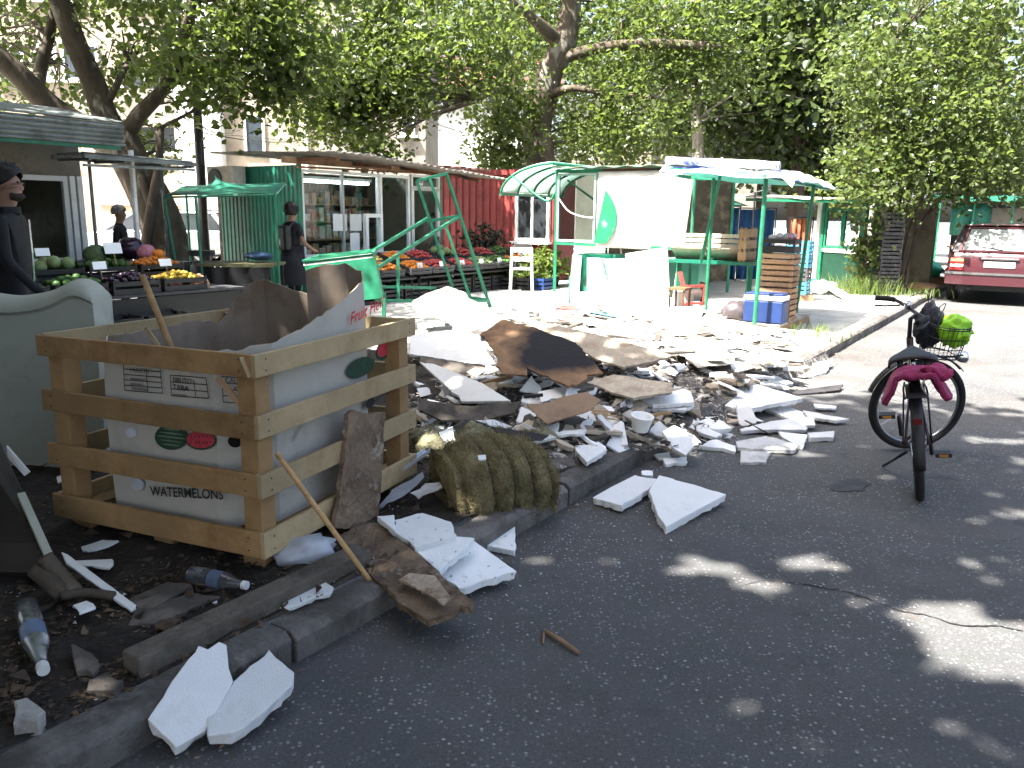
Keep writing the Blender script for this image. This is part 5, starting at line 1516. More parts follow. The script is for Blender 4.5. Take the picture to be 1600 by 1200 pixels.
# rubbish by the far stall, left of the car
for k, (px, py, rx, rz, m_, lb) in enumerate([(1442, 408, .5, .22, mat('bright green film', (.02, .36, .2), .45, .2, 5), 'bright green tarpaulin bundle slumped behind the bushy tree'), (1455, 430, .55, .14, m_hard, 'pale rubbish sacks flattened beside the parked car'), (1440, 440, .35, .10, m_oldwood, 'flattened brown cardboard beside the parked car'), (1462, 418, .4, .12, m_greyplastic, 'grey bundle of sheeting behind the parked car')]):
    p = G(px, py + 14, PAV) if k else D(px, py, 19.0); b = B(); 
    if k == 0: p.z = PAV + .35
    b.ball(V((p.x, p.y, (PAV + rz * .7) if k else p.z)), (rx, .35, rz), 16, 8, .16); tag(b.build('rubbish_bundle', m_, smooth=True), lb, 'rubbish')
b = B(); p = D(1442, 425, 19.0); b.box((p.x, 19.0, PAV + .11), (.8, .5, .21)); tag(b.build('rubbish_box', m_oldwood, bevel=.01), 'flattened box under the bright green tarpaulin bundle', 'box')
shrub('weed_bush', 'tall leafy weed climbing the glazed kiosk post', G(1345, 458, PAV), .28, 46, lf_pale, .13, 85, h=1.55)
# grass tufts
def grass(name, label, c, rx, ry, n, h, seed):
    g = np.random.default_rng(seed); t = thing(name, label, 'grass', c); t['kind'] = 'stuff'
    b = B()
    for k in range(n):
        p = V(c) + V((g.normal() * rx, g.normal() * ry, 0)); hh = h * (.5 + g.random() * .7); a = g.random() * 6.28; l = V((math.cos(a), math.sin(a), 0)); s = V((-l.y, l.x, 0)) * .006
        b.add([p - s, p + s, p + l * hh * .25 + Z * hh * .6 + s * .7, p + l * hh * .6 + Z * hh * .95, p + l * hh * .25 + Z * hh * .6 - s * .7], [(0, 1, 2, 4), (4, 2, 3)])
    b.build('blades', lf_ivy, t)
grass('grass_tuft', 'tall green grass tuft at the foot of the glazed kiosk', G(1345, 460, PAV), .35, .2, 420, .42, 1)
grass('grass_tuft', 'thin grass along the edge of the plank platform', bp(.5, .6, PAV), .25, .6, 160, .14, 2)
grass('grass_tuft', 'sparse grass beside the black crate stack', G(1405, 462, PAV), .4, .2, 160, .2, 3)

# ---- collapsed green steel frame with its sheet box
Yf = 12.6
cfm = thing('steel_frame', 'overturned green steel stall frame propped at an angle behind the crate', 'frame', (D(690, 470, Yf).x, Yf, PAV))
def fp(px, py, Y=Yf): return D(px, py, Y)
foot = G(766, 482, PAV)
fbars = [(fp(651, 283, 12.3), fp(697, 271, 12.6)), (fp(651, 283, 12.3), fp(708, 452, 12.4)), (fp(697, 271, 12.6), foot + Z * .02), (fp(671, 278, 12.4), fp(735, 466, 12.5)), (fp(668, 346, 12.35), fp(718, 337, 12.6)),
         (fp(735, 465, 12.5), fp(763, 468, 12.7)), (fp(718, 338, 12.6), fp(582, 423, 10.9)), (fp(670, 340, 12.35), fp(580, 394, 11.0)), (fp(586, 470, 11.1), fp(764, 470, 12.7)), (fp(590, 448, 11.3), fp(680, 450, 12.3)), (fp(622, 400, 11.6), fp(622, 470, 11.6))]
for a, c in fbars:
    b = B(); b.bar(a, c, .04, .04); b.build('bar', m_greenpaint, cfm)
b = B(); b.bar(fp(708, 452, 12.4), V((fp(708, 452, 12.4).x + .05, 12.4, PAV)), .04, .04); b.build('bar', m_greenpaint, cfm)
gbx = thing('metal_box', 'green sheet-metal box with open white top attached beside the overturned frame', 'box', (D(540, 470, 10.8).x, 10.8, PAV))
t0, t1, t2, t3 = fp(474, 409, 10.5), fp(583, 396, 10.3), fp(585, 391, 10.9), fp(500, 400, 11.1)
dn = V((.12, -.02, -.55))
for quad, m_ in (((t0, t1, t1 + dn, t0 + dn), m_greenpaint), ((t1, t2, t2 + dn, t1 + dn), m_greenpaint), ((t2, t3, t3 + dn, t2 + dn), m_greenpaint), ((t3, t0, t0 + dn, t3 + dn), m_greenpaint)):
    b = B(); n_ = (quad[1] - quad[0]).cross(quad[3] - quad[0]).normalized(); b.prism(quad, n_ * .015); b.build('panel', m_, gbx, fix=True)
b = B(); b.prism([t0 - Z * .05, t1 - Z * .05, t2 - Z * .05, t3 - Z * .05], Z * .02); b.build('inner_sheet', m_hard, gbx, fix=True)
for a, c in ((t0, t1), (t1, t2), (t2, t3), (t3, t0), (t0.lerp(t3, .5), t1.lerp(t2, .5))):
    b = B(); b.bar(a + Z * .012, c + Z * .012, .035, .02); b.build('rim_bar', m_greenpaint, gbx)
for p in (t0 + dn, t1 + dn, t2 + dn, t3 + dn):
    b = B(); b.bar(p, V((p.x, p.y, PAV)), .04, .04); b.build('leg', m_greenpaint, gbx)
# ================================================================== WATERMELON CRATE
cA = G(414, 900, PAV); cA.z = 0
cR = G(642, 762, PAV); cR.z = 0
ey_ = (cR - cA).normalized(); ex_ = V((ey_.y, -ey_.x, 0))
CW, CD = 1.16, (cR - cA).length
def cp(u, v, z): return cA - ex_ * u + ey_ * v + Z * z          # u to the left, v to the back
rotb = Matrix((ex_, ey_, Z)).transposed()
zz = [(D(408, a, cA.y).z, D(408, c, cA.y).z) for a, c in ((589, 553), (685, 649), (778, 742), (868, 829))]
cr = thing('wooden_bin', 'large slatted wooden bin on a pallet holding a torn watermelon carton', 'crate', cp(CW / 2, CD / 2, PAV))
m_slat_dim = mat('bin slats', (.31, .19, .085), .7, .22, 3.5, bump=.3, bscale=25, c2=(.19, .095, .035), c2lo=.5, c2hi=.72, c2scale=4, c3=(.10, .05, .025), c3lo=.68, c3hi=.74, c3scale=6)  # front slats darker: the weaker light on that face is in the colour
m_slat_lit = mat('lit bin slats', (.40, .30, .165), .7, .2, 3.5, bump=.3, bscale=25, c2=(.28, .18, .08), c2lo=.5, c2hi=.72, c2scale=4, c3=(.2, .12, .06), c3lo=.70, c3hi=.76, c3scale=6)  # paler copy for the other sides, stronger light painted in
m_nail = mat('nail heads', (.03, .025, .02), .6)
sr_ = random.Random(9)
th = .022
for i, (z0, z1) in enumerate(zz):
    zc, h = (z0 + z1) / 2, z1 - z0
    if i == 3: zc -= .005
    j = lambda: sr_.uniform(-.006, .006)
    for nm_, a, c, m_ in (('front', cp(CW + .03, -th / 2, zc + j()), cp(-.002, -th / 2, zc + j()), m_slat_dim), ('right', cp(-th / 2 - .002, -th, zc + j() * .5), cp(-th / 2 - .002, CD + .03, zc + j()), m_slat_lit),
                          ('back', cp(CW, CD + th / 2 + .002, zc + j()), cp(.0, CD + th / 2 + .002, zc + j()), m_slat_lit), ('left', cp(CW + th / 2 + .002, .0, zc + j()), cp(CW + th / 2 + .002, CD, zc + j()), m_slat_lit)):
        if nm_ == 'front':
            mid = a.lerp(c, .45) + Z * sr_.uniform(-.006, .004)
        b = B(); b.bar(a, c, th, h); sl = b.build('slat', m_, cr, bevel=.003)
        b = B()
        ends = (.05, .95)
        dirn = (c - a).normalized(); nn = dirn.cross(Z)
        outw = nn if nm_ in ('right',) else nn
        for e_ in ends:
            for dz in (-.25, .25):
                p = a.lerp(c, e_) + Z * h * dz
                for s_ in (-1, 1): b.lathe([(.004, 0), (.004, .0015)], p + nn * s_ * (th / 2), nn * s_, 6)
        b.build('nails', m_nail, sl)
for u, v in ((.05, .05), (CW - .05, .05), (.05, CD - .05), (CW - .05, CD - .05)):
    b = B(); b.box(cp(u, v, (zz[0][1] - .02 + PAV + .1) / 2), (.09, .09, zz[0][1] - .02 - PAV - .1), rotb); b.build('corner_post', m_slat_dim, cr, bevel=.004)
# a thin strap of wood nailed at the front corner and the long laths
b = B(); b.bar(cp(-.004 + .0, -.03, zz[0][0] + .005), cp(.03, -.031, zz[0][1] - .01), .03, .004); b.build('splint', m_slat_lit, cr)
# pallet under the bin
for v in (.08, CD / 2, CD - .08):
    b = B(); b.box(cp(CW / 2, v, PAV + .105), (CW, .1, .02), rotb); b.build('pallet_board', m_slat_dim, cr)
    for u in (.08, CW / 2, CW - .08):
        b = B(); b.box(cp(u, v, PAV + .048), (.11, .1, .09), rotb); b.build('pallet_block', m_slat_dim, cr, bevel=.004)
for k in range(6):
    b = B(); b.box(cp(.08 + k * (CW - .16) / 5, CD / 2, PAV + .128), (.1, CD, .02), rotb); b.build('deck_board', m_slat_dim, cr)

# ---- torn carton inside
m_carton_o = mat('white carton print side', (.44, .415, .36), .8, .08, 3, c2=(.33, .31, .27), c2lo=.52, c2hi=.72, c2scale=2.5, bump=.12, bscale=12)
m_carton_i = mat('brown carton inside', (.23, .185, .145), .9, .15, 5, c2=(.17, .12, .085), c2scale=3, bump=.12, bscale=14)
m_ctear = mat('torn carton edge', (.45, .35, .25), .95, .3, 20)
ct = thing('watermelon_carton', 'torn octagonal watermelon carton, white outside and brown inside, standing in the wooden bin', 'carton', cp(CW / 2, CD / 2, PAV + .14))
cg = random.Random(21)
def shell(path, seed, name, n=14):
    """path: (u, v, top z); wall from the pallet deck up to a torn rim"""
    g = random.Random(seed)
    P = []
    for k in range(len(path) - 1):
        a, c = path[k], path[k + 1]
        L_ = math.hypot(c[0] - a[0], c[1] - a[1])
        m_ = max(2, int(L_ / .03))
        for i in range(m_):
            t = i / m_
            P.append([a[0] + (c[0] - a[0]) * t, a[1] + (c[1] - a[1]) * t, a[2] + (c[2] - a[2]) * t + (g.uniform(-.008, .008) if 0 < i else 0)])
    P.append(list(path[-1]))
    b = B(); nz = 7
    zb = PAV + .142
    outer, inner = [], []
    cu, cv = CW / 2, CD / 2
    for (u, v, z) in P:
        du, dv = u - cu, v - cv; ln = math.hypot(du, dv)
        for r_ in range(nz):
            t = r_ / (nz - 1)
            bulge = .012 * math.sin(math.pi * t) + .006 * noise.noise(V((u * 6, v * 6, t * 3)))
            for lst, off in ((outer, .003), (inner, -.003)):
                lst.append(cp(u + du / ln * (off + bulge), v + dv / ln * (off + bulge), zb + (z - zb) * t))
    k = len(P)
    f = [(i * nz + r_, (i + 1) * nz + r_, (i + 1) * nz + r_ + 1, i * nz + r_ + 1) for i in range(k - 1) for r_ in range(nz - 1)]
    b.cur = 0; b.add(outer, f)
    b.cur = 1; b.add(inner, [tuple(reversed(x)) for x in f])
    b.cur = 2; o = 0; n_o = len(outer)
    b.f += [[i * nz + nz - 1, (i + 1) * nz + nz - 1, n_o + (i + 1) * nz + nz - 1, n_o + i * nz + nz - 1] for i in range(k - 1)]; b.mi += [2] * (k - 1)
    for i in (0, k - 1):
        for r_ in range(nz - 1):
            b.f.append([i * nz + r_, i * nz + r_ + 1, n_o + i * nz + r_ + 1, n_o + i * nz + r_]); b.mi.append(2)
    return b.build(name, [m_carton_o, m_carton_i, m_ctear], ct)
zt0 = zz[0][1]
def zat(u, v, py):
    p = cp(u, v, 0); return D(500, py, p.y).z
e0, e1, f0, f1, chf = .105, CW - .105, .075, CD - .075, .17
shell([(e0 + chf, f0, zt0 - .035), (.5, f0, zt0 - .03), (.8, f0, zt0 - .05), (e1 - chf, f0, zt0 - .06), (e1, f0 + chf, zt0 - .03), (e1, .6, zt0 - .03), (e1, .82, zt0 - .02), (e1 - .02, f1 - .20, zat(e1, .95, 508)), (e1 - .06, f1 - .12, zat(.95, f1, 470)), (e1 - .13, f1 - .06, zat(.9, f1, 442)), (e1 - .20, f1 - .03, zat(.9, f1, 437)), (.70, f1 - .02, zat(.7, f1, 450)), (.55, f1 - .01, zat(.55, f1, 463)), (.42, f1, zat(.42, f1, 476)), (.30, f1, zat(.3, f1, 488)), (.25, f1, zat(.3, f1, 494))], 1, 'carton_wall')
shell([(e0 + chf, f0, zt0 - .03), (e0, f0 + chf, zt0 + .0), (e0, .42, zat(e0, .42, 517)), (e0, .62, zat(e0, .62, 494)), (e0, .80, zat(e0, .8, 465)), (e0 + .02, f1 - chf, zat(e0, 1.0, 440)), (e0 + .10, f1 - .05, zat(e0, 1.1, 424)),
       (e0 + .20, f1 - .05, zat(.25, f1, 410)), (e0 + .31, f1 - .12, zat(.4, f1, 414)), (e0 + .36, f1 - .17, zat(.45, f1, 420))], 2, 'carton_wall')
# print on the front (plane v = f0) and right (plane u = e0) walls
m_ink = mat('black ink', (.03, .03, .03), .8, .3, 20)
m_inkred = mat('red ink', (.55, .03, .04), .8, .2, 20)
m_inkgreen = mat('green ink', (.025, .06, .035), .8, .4, 30)
m_inkred2 = mat('melon red ink', (.48, .05, .07), .8, .3, 40)
PF = cp(.5, f0 - .024, 0); NF = -ey_
PR = cp(e0 - .024, .5, 0); NR = ex_
def onf(px, py): return on_plane(px, py, PF, NF)
def onr(px, py): return on_plane(px, py, PR, NR)
def word(s, pa, pb, on, size, material, shear=0, bold=0.0):
    a, c = on(*pa), on(*pb)
    o = text_part(s, size, a, c - a, Z, material, ct, shear=shear, bold=bold)
    w = max((v.co - o.data.vertices[0].co).length for v in o.data.vertices) if len(o.data.vertices) else 1
    ext = (c - a).length
    inv = rootmat(ct).inverted(); aL = inv @ a; d = ((inv @ c) - aL).normalized()
    xs = [(v.co - aL).dot(d) for v in o.data.vertices]; k = ext / max(xs)
    for v, x in zip(o.data.vertices, xs): v.co += d * (x * k - x)
    return o
word('WATERMELONS', (236, 774), (350, 780), onf, .062, m_ink, bold=.0012)
word('VARIETY', (203, 581), (234, 584), onf, .03, m_ink)
word('BRUTO', (271, 597), (300, 600), onf, .032, m_ink, bold=.0006)
word('TARA', (271, 608), (296, 611), onf, .032, m_ink, bold=.0006)
word('CALIBR', (352, 597), (386, 600), onf, .028, m_ink)
word('Kgr', (366, 610), (382, 612), onf, .026, m_ink)
word('Kgr', (368, 622), (384, 624), onf, .026, m_ink)
word('Fruit Hell', (546, 508), (601, 478), onr, .082, m_inkred, shear=.25, bold=.001)
word('QUALITY', (583, 629), (611, 608), onr, .05, m_ink, bold=.0008)
def lines(on, segs, w=.004, name='print_lines', m_=m_ink):
    b = B()
    for a, c in segs:
        p, q_ = on(*a), on(*c); d = (q_ - p).normalized(); n = NF if on is onf else NR
        s_ = d.cross(n) * w / 2
        b.add([p - s_ + n * .001, q_ - s_ + n * .001, q_ + s_ + n * .001, p + s_ + n * .001], [(0, 1, 2, 3)])
    return b.build(name, m_, ct)
seg = []
for (x0, y0, x1, y1, rows, cols_) in ((193, 568, 250, 610, 5, (.62,)), (266, 586, 322, 618, 3, (.66,)), (347, 588, 388, 628, 4, ())):
    for r_ in range(rows + 1):
        t = r_ / rows; yy = y0 + (y1 - y0) * t; seg.append(((x0 + 2 * t, yy), (x1 + 4 * t, yy + (x1 - x0) * .08)))
    seg.append(((x0, y0), (x0 + 2, y1))); seg.append(((x1, y0 + 4), (x1 + 4, y1 + 4)))
    for c_ in cols_: seg.append(((x0 + (x1 - x0) * c_, y0 + 8), (x0 + (x1 - x0) * c_ + 3, y1 + 3)))
lines(onf, seg)
lines(onf, [((204, 592), (226, 594)), ((204, 600), (222, 602)), ((206, 607), (230, 609)), ((270, 617), (292, 619)), ((240, 750), (300, 754))], .012, 'faded_print', mat('faded ink', (.2, .19, .17), .8))
lines(onr, [((553, 622), (600, 588)), ((458, 690), (478, 650)), ((470, 668), (476, 640))], .006, 'scuff_marks', mat('scuff ink', (.22, .2, .18), .8))
def ell(on, cx, cy, rx, ry, m_, name, rot=0, off=0.001, a0=0, a1=6.2832):
    b = B(); n = NF if on is onf else NR; pts = []
    for k in range(29):
        t = a0 + (a1 - a0) * k / 28; x, y = rx * math.cos(t), ry * math.sin(t)
        pts.append(on(cx + x * math.cos(rot) - y * math.sin(rot), cy + x * math.sin(rot) + y * math.cos(rot)) + n * off)
    b.add([sum(pts, V((0, 0, 0))) / len(pts)] + pts, [(0, k + 1, k + 2) for k in range(28)])
    return b.build(name, m_, ct)
ell(onf, 268, 683, 26, 20, m_inkgreen, 'melon_print', .05)
for k in range(5): ell(onf, 268, 683 + (k - 2) * 6, 22 - abs(k - 2) * 4, 1.3, mat('pale green ink', (.15, .2, .15), .8), 'melon_stripe', .12, .002)
ell(onf, 314, 688, 24, 15, m_inkgreen, 'melon_rind_print', .02, .001); ell(onf, 314, 687, 22, 13, m_inkred2, 'melon_flesh_print', .02, .002)
for k in range(12): ell(onf, 300 + (k % 6) * 6, 682 + (k // 6) * 9, 1.1, 1.4, m_ink, 'melon_seed_print', 0, .003)
ell(onf, 367, 690, 11, 9, mat('hand hole', (.008, .006, .005), .95), 'hand_hole', .3, .001); ell(onf, 385, 694, 3, 3, m_ink, 'ring_print', 0, .001)
ell(onf, 215, 757, 10, 9, mat('pale blue ink', (.5, .52, .58), .8), 'round_mark', 0, .001); ell(onf, 205, 676, 9, 8, mat('pale blue ink', (.5, .52, .58), .8), 'round_mark', 0, .001)
ell(onr, 563, 574, 24, 14, m_inkgreen, 'melon_print', -.5); ell(onr, 599, 547, 11, 17, m_inkgreen, 'melon_rind_print', .5, .001); ell(onr, 600, 544, 9, 15, m_inkred2, 'melon_flesh_print', .5, .002)
ell(onr, 578, 630, 6, 9, m_ink, 'hand_hole', .4, .001)
# broom handle and lath standing in the bin
b = B(); a, c = D(222, 430, 3.55), cp(.55, .35, PAV + .35); b.tube([a, a.lerp(c, .5) + Z * .003, c], .014, 10); tag(b.build('broom_handle', m_wood, smooth=True), 'round wooden handle sticking up out of the bin', 'stick')
b = B(); a, c = D(228, 512, 3.62), cp(.42, .28, PAV + .45); b.bar(a, c, .016, .016); tag(b.build('wood_lath', m_slat_lit), 'thin short lath poking out of the bin beside the round handle', 'stick')
b = B(); a, c = D(340, 590, 3.28), D(392, 652, 3.22); b.bar(a, c, .022, .012, (0, -1, 0)); tag(b.build('wood_lath', m_oldwood), 'dark lath slanting across the carton behind the bin slats', 'stick')

# ================================================================== SOFA BACK AND LEFT EDGE JUNK
m_uph = mat('pale upholstery', (.36, .37, .31), .9, .1, 3, c2=(.2, .21, .185), c2lo=.5, c2hi=.75, c2scale=1.6, bump=.15, bscale=6)
Yso = 4.55
so = thing('sofa_section', 'pale upholstered sofa section standing on end behind the wooden bin', 'sofa', (D(60, 700, Yso).x, Yso, PAV))
xr, xl = D(147, 500, Yso).x, D(-140, 500, Yso).x
zt_s = D(70, 455, Yso).z
def sofa_prof(u):
    x = xl + (xr - xl) * u
    top = zt_s + .05 * math.exp(-((u - .90) / .10) ** 2) - .035 * math.exp(-((u - .55) / .25) ** 2) + .01 * math.sin(u * 9)
    k = 1 - .5 * max(0, (u - .94) / .06) ** 2
    P = []
    for t in range(9): P.append((0, PAV + .02 + (top - .12 - PAV) * t / 8))
    P.append((.008, top - .095))
    for t in range(13):
        a_ = math.pi * (t / 12); P.append((.105 - (.12) * math.cos(a_), top - .075 + .085 * k * math.sin(a_)))
    P.append((.225, top - .2)); P.append((.225, PAV + .02))
    return [V((x, Yso + y + .006 * noise.noise(V((x * 4, z * 4, y * 9))), z)) for y, z in P]
b = B(); nS = 60; rings = [sofa_prof(i / (nS - 1)) for i in range(nS)]; kS = len(rings[0])
b.add([p for r_ in rings for p in r_], [(i * kS + j, (i + 1) * kS + j, (i + 1) * kS + j + 1, i * kS + j + 1) for i in range(nS - 1) for j in range(kS - 1)] + [tuple(range(kS)), tuple(reversed(range((nS - 1) * kS, nS * kS)))])
so_b = b.build('backrest', m_uph, so, smooth=True, fix=True)
so_b.data.set_sharp_from_angle(angle=R(50))
b = B(); b.tube([sofa_prof(i / 40)[9] + V((0, -.002, 0)) for i in range(41)], .005, 6); b.build('piping', m_uph, so, smooth=True)

m_darkdoor = mat('dark varnished door', (.018, .014, .012), .5, .4, 5)
def plank(name, label, cat, pts, th, m_, group=None, bev=.002):
    return board(name, label, cat, pts, th, m_, group)
plank('door_panel', 'dark door panel leaning at the left edge over the rubbish', 'door', [G(-60, 900, PAV + .05), G(104, 905, PAV + .05), D(36, 770, 3.5), D(0, 690, 3.75), D(-80, 640, 3.8)], .03, m_darkdoor)
b = B(); b.bar(D(33, 772, 3.38), G(100, 902, PAV + .06) - V((0, .03, 0)), .03, .018); tag(b.build('trim_strip', m_uph), 'pale green trim strip along the edge of the dark leaning door', 'strip')
b = B(); b.prism([D(10, 697, 3.55), D(46, 738, 3.5), D(38, 744, 3.5), D(12, 715, 3.55)], (0, .01, 0)); tag(b.build('foam_shard', m_white, fix=True), 'pointed white shard behind the dark leaning door', 'foam piece')
# ================================================================== DEMOLITION DEBRIS
m_foam = mat('white foam', (.74, .75, .75), .85, .04, 5, bump=.35, bscale=160, c2=(.62, .62, .60), c2lo=.56, c2hi=.72, c2scale=3.5, c3=(.12, .10, .08), c3lo=.72, c3hi=.75, c3scale=22)
m_foamg = mat('dirty foam', (.50, .50, .49), .9, .12, 6, bump=.35, bscale=120, c2=(.36, .35, .33), c2scale=5)
m_foamsp = mat('speckled foam', (.74, .76, .76), .85, .06, 5, bump=.35, bscale=150, c2=(.10, .09, .08), c2lo=.63, c2hi=.67, c2scale=26, c3=(.5, .5, .48), c3scale=3)
m_fibre = mat('tan fibreboard', (.40, .34, .26), .95, .2, 16, bump=.6, bscale=70, c2=(.28, .22, .16), c2scale=5, c3=(.55, .5, .42), c3scale=10)
m_pulp = mat('grey fibre pulp board', (.50, .47, .42), .95, .15, 9, bump=.7, bscale=40, c2=(.38, .34, .29), c2scale=4)
m_brownbd = mat('brown hardboard', (.24, .155, .10), .85, .2, 4, bump=.15, c2=(.17, .105, .07), c2scale=3)
m_cardb = mat('cardboard sheet', (.30, .20, .13), .9, .12, 5, c2=(.22, .145, .095), c2scale=3)
m_felt = mat('black roofing felt', (.03, .028, .03), .9, .3, 9, bump=.3)
m_darkbd = mat('dark board edge', (.075, .065, .055), .9, .35, 7, bump=.4, c2=(.14, .12, .1), c2scale=4)
m_rotten = mat('rotten chipboard', (.19, .135, .09), .95, .45, 9, bump=1.0, bscale=35, c2=(.085, .055, .038), c2lo=.47, c2hi=.60, c2scale=5, c3=(.34, .28, .21), c3scale=7, c3lo=.57, c3hi=.66)
m_peel = mat('peeling layer', (.38, .31, .23), .95, .3, 9, bump=1.0, bscale=50, c2=(.2, .14, .09), c2scale=6)
m_char = None
def burnt():
    m = mat('burnt plywood', (.25, .15, .08), .85, .35, 5, bump=.3, bscale=30, c2=(.14, .075, .04), c2scale=2.2, c3=(.33, .24, .15), c3scale=4)
    nt = m.node_tree; L = nt.links; bs = nt.nodes['Principled BSDF']
    src = bs.inputs['Base Color'].links[0].from_socket
    tc = _n(nt, 'ShaderNodeTexCoord'); mp = _n(nt, 'ShaderNodeMapping'); L.new(tc.outputs['Generated'], mp.inputs[0])
    gr = _n(nt, 'ShaderNodeTexGradient', gradient_type='SPHERICAL')
    mp.inputs['Location'].default_value = (-.63 * 2.0, -.50 * 1.9, -.5 * 1.0); mp.inputs['Scale'].default_value = (2.0, 1.9, 1.0)
    nz = _n(nt, 'ShaderNodeTexNoise'); nz.inputs['Scale'].default_value = 3.2; nz.inputs['Detail'].default_value = 8; L.new(tc.outputs['Object'], nz.inputs[0])
    L.new(mp.outputs[0], gr.inputs[0])
    ad = _n(nt, 'ShaderNodeMath', operation='MULTIPLY_ADD'); L.new(nz.outputs[0], ad.inputs[0]); ad.inputs[1].default_value = 1.15; L.new(gr.outputs[0], ad.inputs[2])
    mr_ = _n(nt, 'ShaderNodeMapRange'); mr_.inputs[1].default_value = .70; mr_.inputs[2].default_value = 1.06; L.new(ad.outputs[0], mr_.inputs[0])
    mx = _n(nt, 'ShaderNodeMix', data_type='RGBA'); L.new(mr_.outputs[0], mx.inputs[0]); L.new(src, mx.inputs[6]); mx.inputs[7].default_value = (.014, .013, .015, 1)
    L.new(mx.outputs[2], bs.inputs['Base Color']); return m
m_burnt = burnt()


def mound_h(x, y):
    """height of the rubble above road level"""
    a, bb = rc((x, y, 0))
    g = PAV if bb < -.16 else (.13 if bb < .015 else 0.0)
    return g + mound_raw(a, bb)


def mound_raw(a, bb):
    h = 0
    for (a0, b0, sa, sb, hh) in ((3.6, -1.25, 1.1, .75, .26), (5.2, -.9, 1.3, .8, .14), (2.6, -.45, .8, .4, .10), (6.6, -1.2, 1.6, 1.1, .12)):
        h += hh * math.exp(-((a - a0) / sa) ** 2 - ((bb - b0) / sb) ** 2)
    lim = -.17 + max(0, a - 3.9) * .35                      # held back by the kerb, spilling over it further along
    if bb > lim: h *= max(0, 1 - (bb - lim) / .35) if a > 3.9 else max(0, 1 - (bb - lim) / .06)
    return h if h > .015 else 0


def locate(px, py, lift):
    z = PAV
    for _ in range(8):
        p = G(px, py, z); z = mound_h(p.x, p.y) + lift
    return G(px, py, z)


NSL = [0]
def slab(name, label, cat, poly, lift=.03, tilt=(0, 0), th=.035, m_=None, group=None, jag=.008, step=.028, z=None, bend=0.0, anchor=None):
    """broken sheet whose outline is given in photo pixels, lying on a tilted plane at its own height"""
    NSL[0] += 1
    g = random.Random(500 + NSL[0])
    cx = sum(p[0] for p in poly) / len(poly); cy = sum(p[1] for p in poly) / len(poly)
    if anchor: cx, cy = anchor
    p0 = locate(cx, cy, lift) if z is None else G(cx, cy, z)
    n = V((tilt[0], tilt[1], 1)).normalized()
    P = [on_plane(x, y, p0, n) for x, y in poly]
    t1 = n.orthogonal().normalized(); t2 = n.cross(t1)
    out = []
    for i in range(len(P)):
        a, c = P[i], P[(i + 1) % len(P)]
        k = max(1, int((c - a).length / step))
        rough_edge = g.random() < .62
        for j in range(k):
            q = a.lerp(c, j / k)
            if j and rough_edge: q = q + t1 * g.uniform(-jag, jag) * .7 + t2 * g.uniform(-jag, jag) * .7 + (t1 * noise.noise(q * 9) + t2 * noise.noise(q * 9 + V((7, 3, 0)))) * jag * 2.2
            elif j: q = q + t1 * g.uniform(-.0015, .0015)
            out.append(q)
    # top outline, bottom outline slightly shrunk and ragged
    c0 = sum(out, V((0, 0, 0))) / len(out)
    bot = [q - n * th * g.uniform(.9, 1.08) + (c0 - q).normalized() * g.uniform(-.007, .012) for q in out]
    bm = bmesh.new()
    tv = [bm.verts.new(q - c0) for q in out]; bv = [bm.verts.new(q - c0) for q in bot]
    try:
        ft = bm.faces.new(tv); fb_ = bm.faces.new(list(reversed(bv)))
    except ValueError:
        bm.free(); return None
    k = len(out)
    for i in range(k): bm.faces.new((tv[i], bv[i], bv[(i + 1) % k], tv[(i + 1) % k]))
    bmesh.ops.recalc_face_normals(bm, faces=bm.faces)
    if bend:
        r = bmesh.ops.triangulate(bm, faces=[f for f in bm.faces if len(f.verts) > 4])
        for _ in range(2): bmesh.ops.subdivide_edges(bm, edges=[e for e in bm.edges if e.calc_length() > .08], cuts=1, use_grid_fill=False); bmesh.ops.triangulate(bm, faces=[f for f in bm.faces if len(f.verts) > 3])
        for v in bm.verts: v.co += n * bend * noise.fractal((v.co + c0) * 2.2, 1, 2, 3)
    me = bpy.data.meshes.new(name); bm.to_mesh(me); bm.free()
    me.materials.append(m_ or m_foam)
    o = bpy.data.objects.new(name, me); col.objects.link(o); o.location = c0
    md = o.modifiers.new('bevel', 'BEVEL'); md.width = min(.004, th * .2); md.segments = 2; md.limit_method = 'ANGLE'
    tag(o, label, cat, group)
    return o

# low mound of crushed rubble under the pieces
def mound_fn(u, v):
    a = 1.3 + u * 7.5; bb = -3.4 + v * 3.62
    p = rp(a, bb)
    h = mound_raw(a, bb)
    n_ = .045 * abs(noise.fractal(V((p.x * 4, p.y * 4, 1)), 1, 2, 5)) + .02 * noise.noise(V((p.x * 14, p.y * 14, 0)))
    k = min(1, h / .08)
    base = PAV if bb < -.145 else (.1 if bb < .0 else 0)
    if h <= 0 and bb > -.16: return V((p.x, p.y, -.2))
    return V((p.x, p.y, base + (h * .86 + n_ * 1.0) * k - .03 * (1 - k)))
b = B(); b.grid(mound_fn, 150, 80)
m_rubble = mat('crushed rubble', (.12, .108, .095), .97, .6, 22, bump=1.0, bscale=40, c2=(.38, .36, .33), c2lo=.52, c2hi=.58, c2scale=16, c3=(.03, .026, .022), c3scale=6)
tag(b.build('rubble_mound', m_rubble), 'low mound of crushed dark rubble under the broken boards', 'rubble', kind='stuff')

FG = 'broken foam slabs scattered along the kerb'
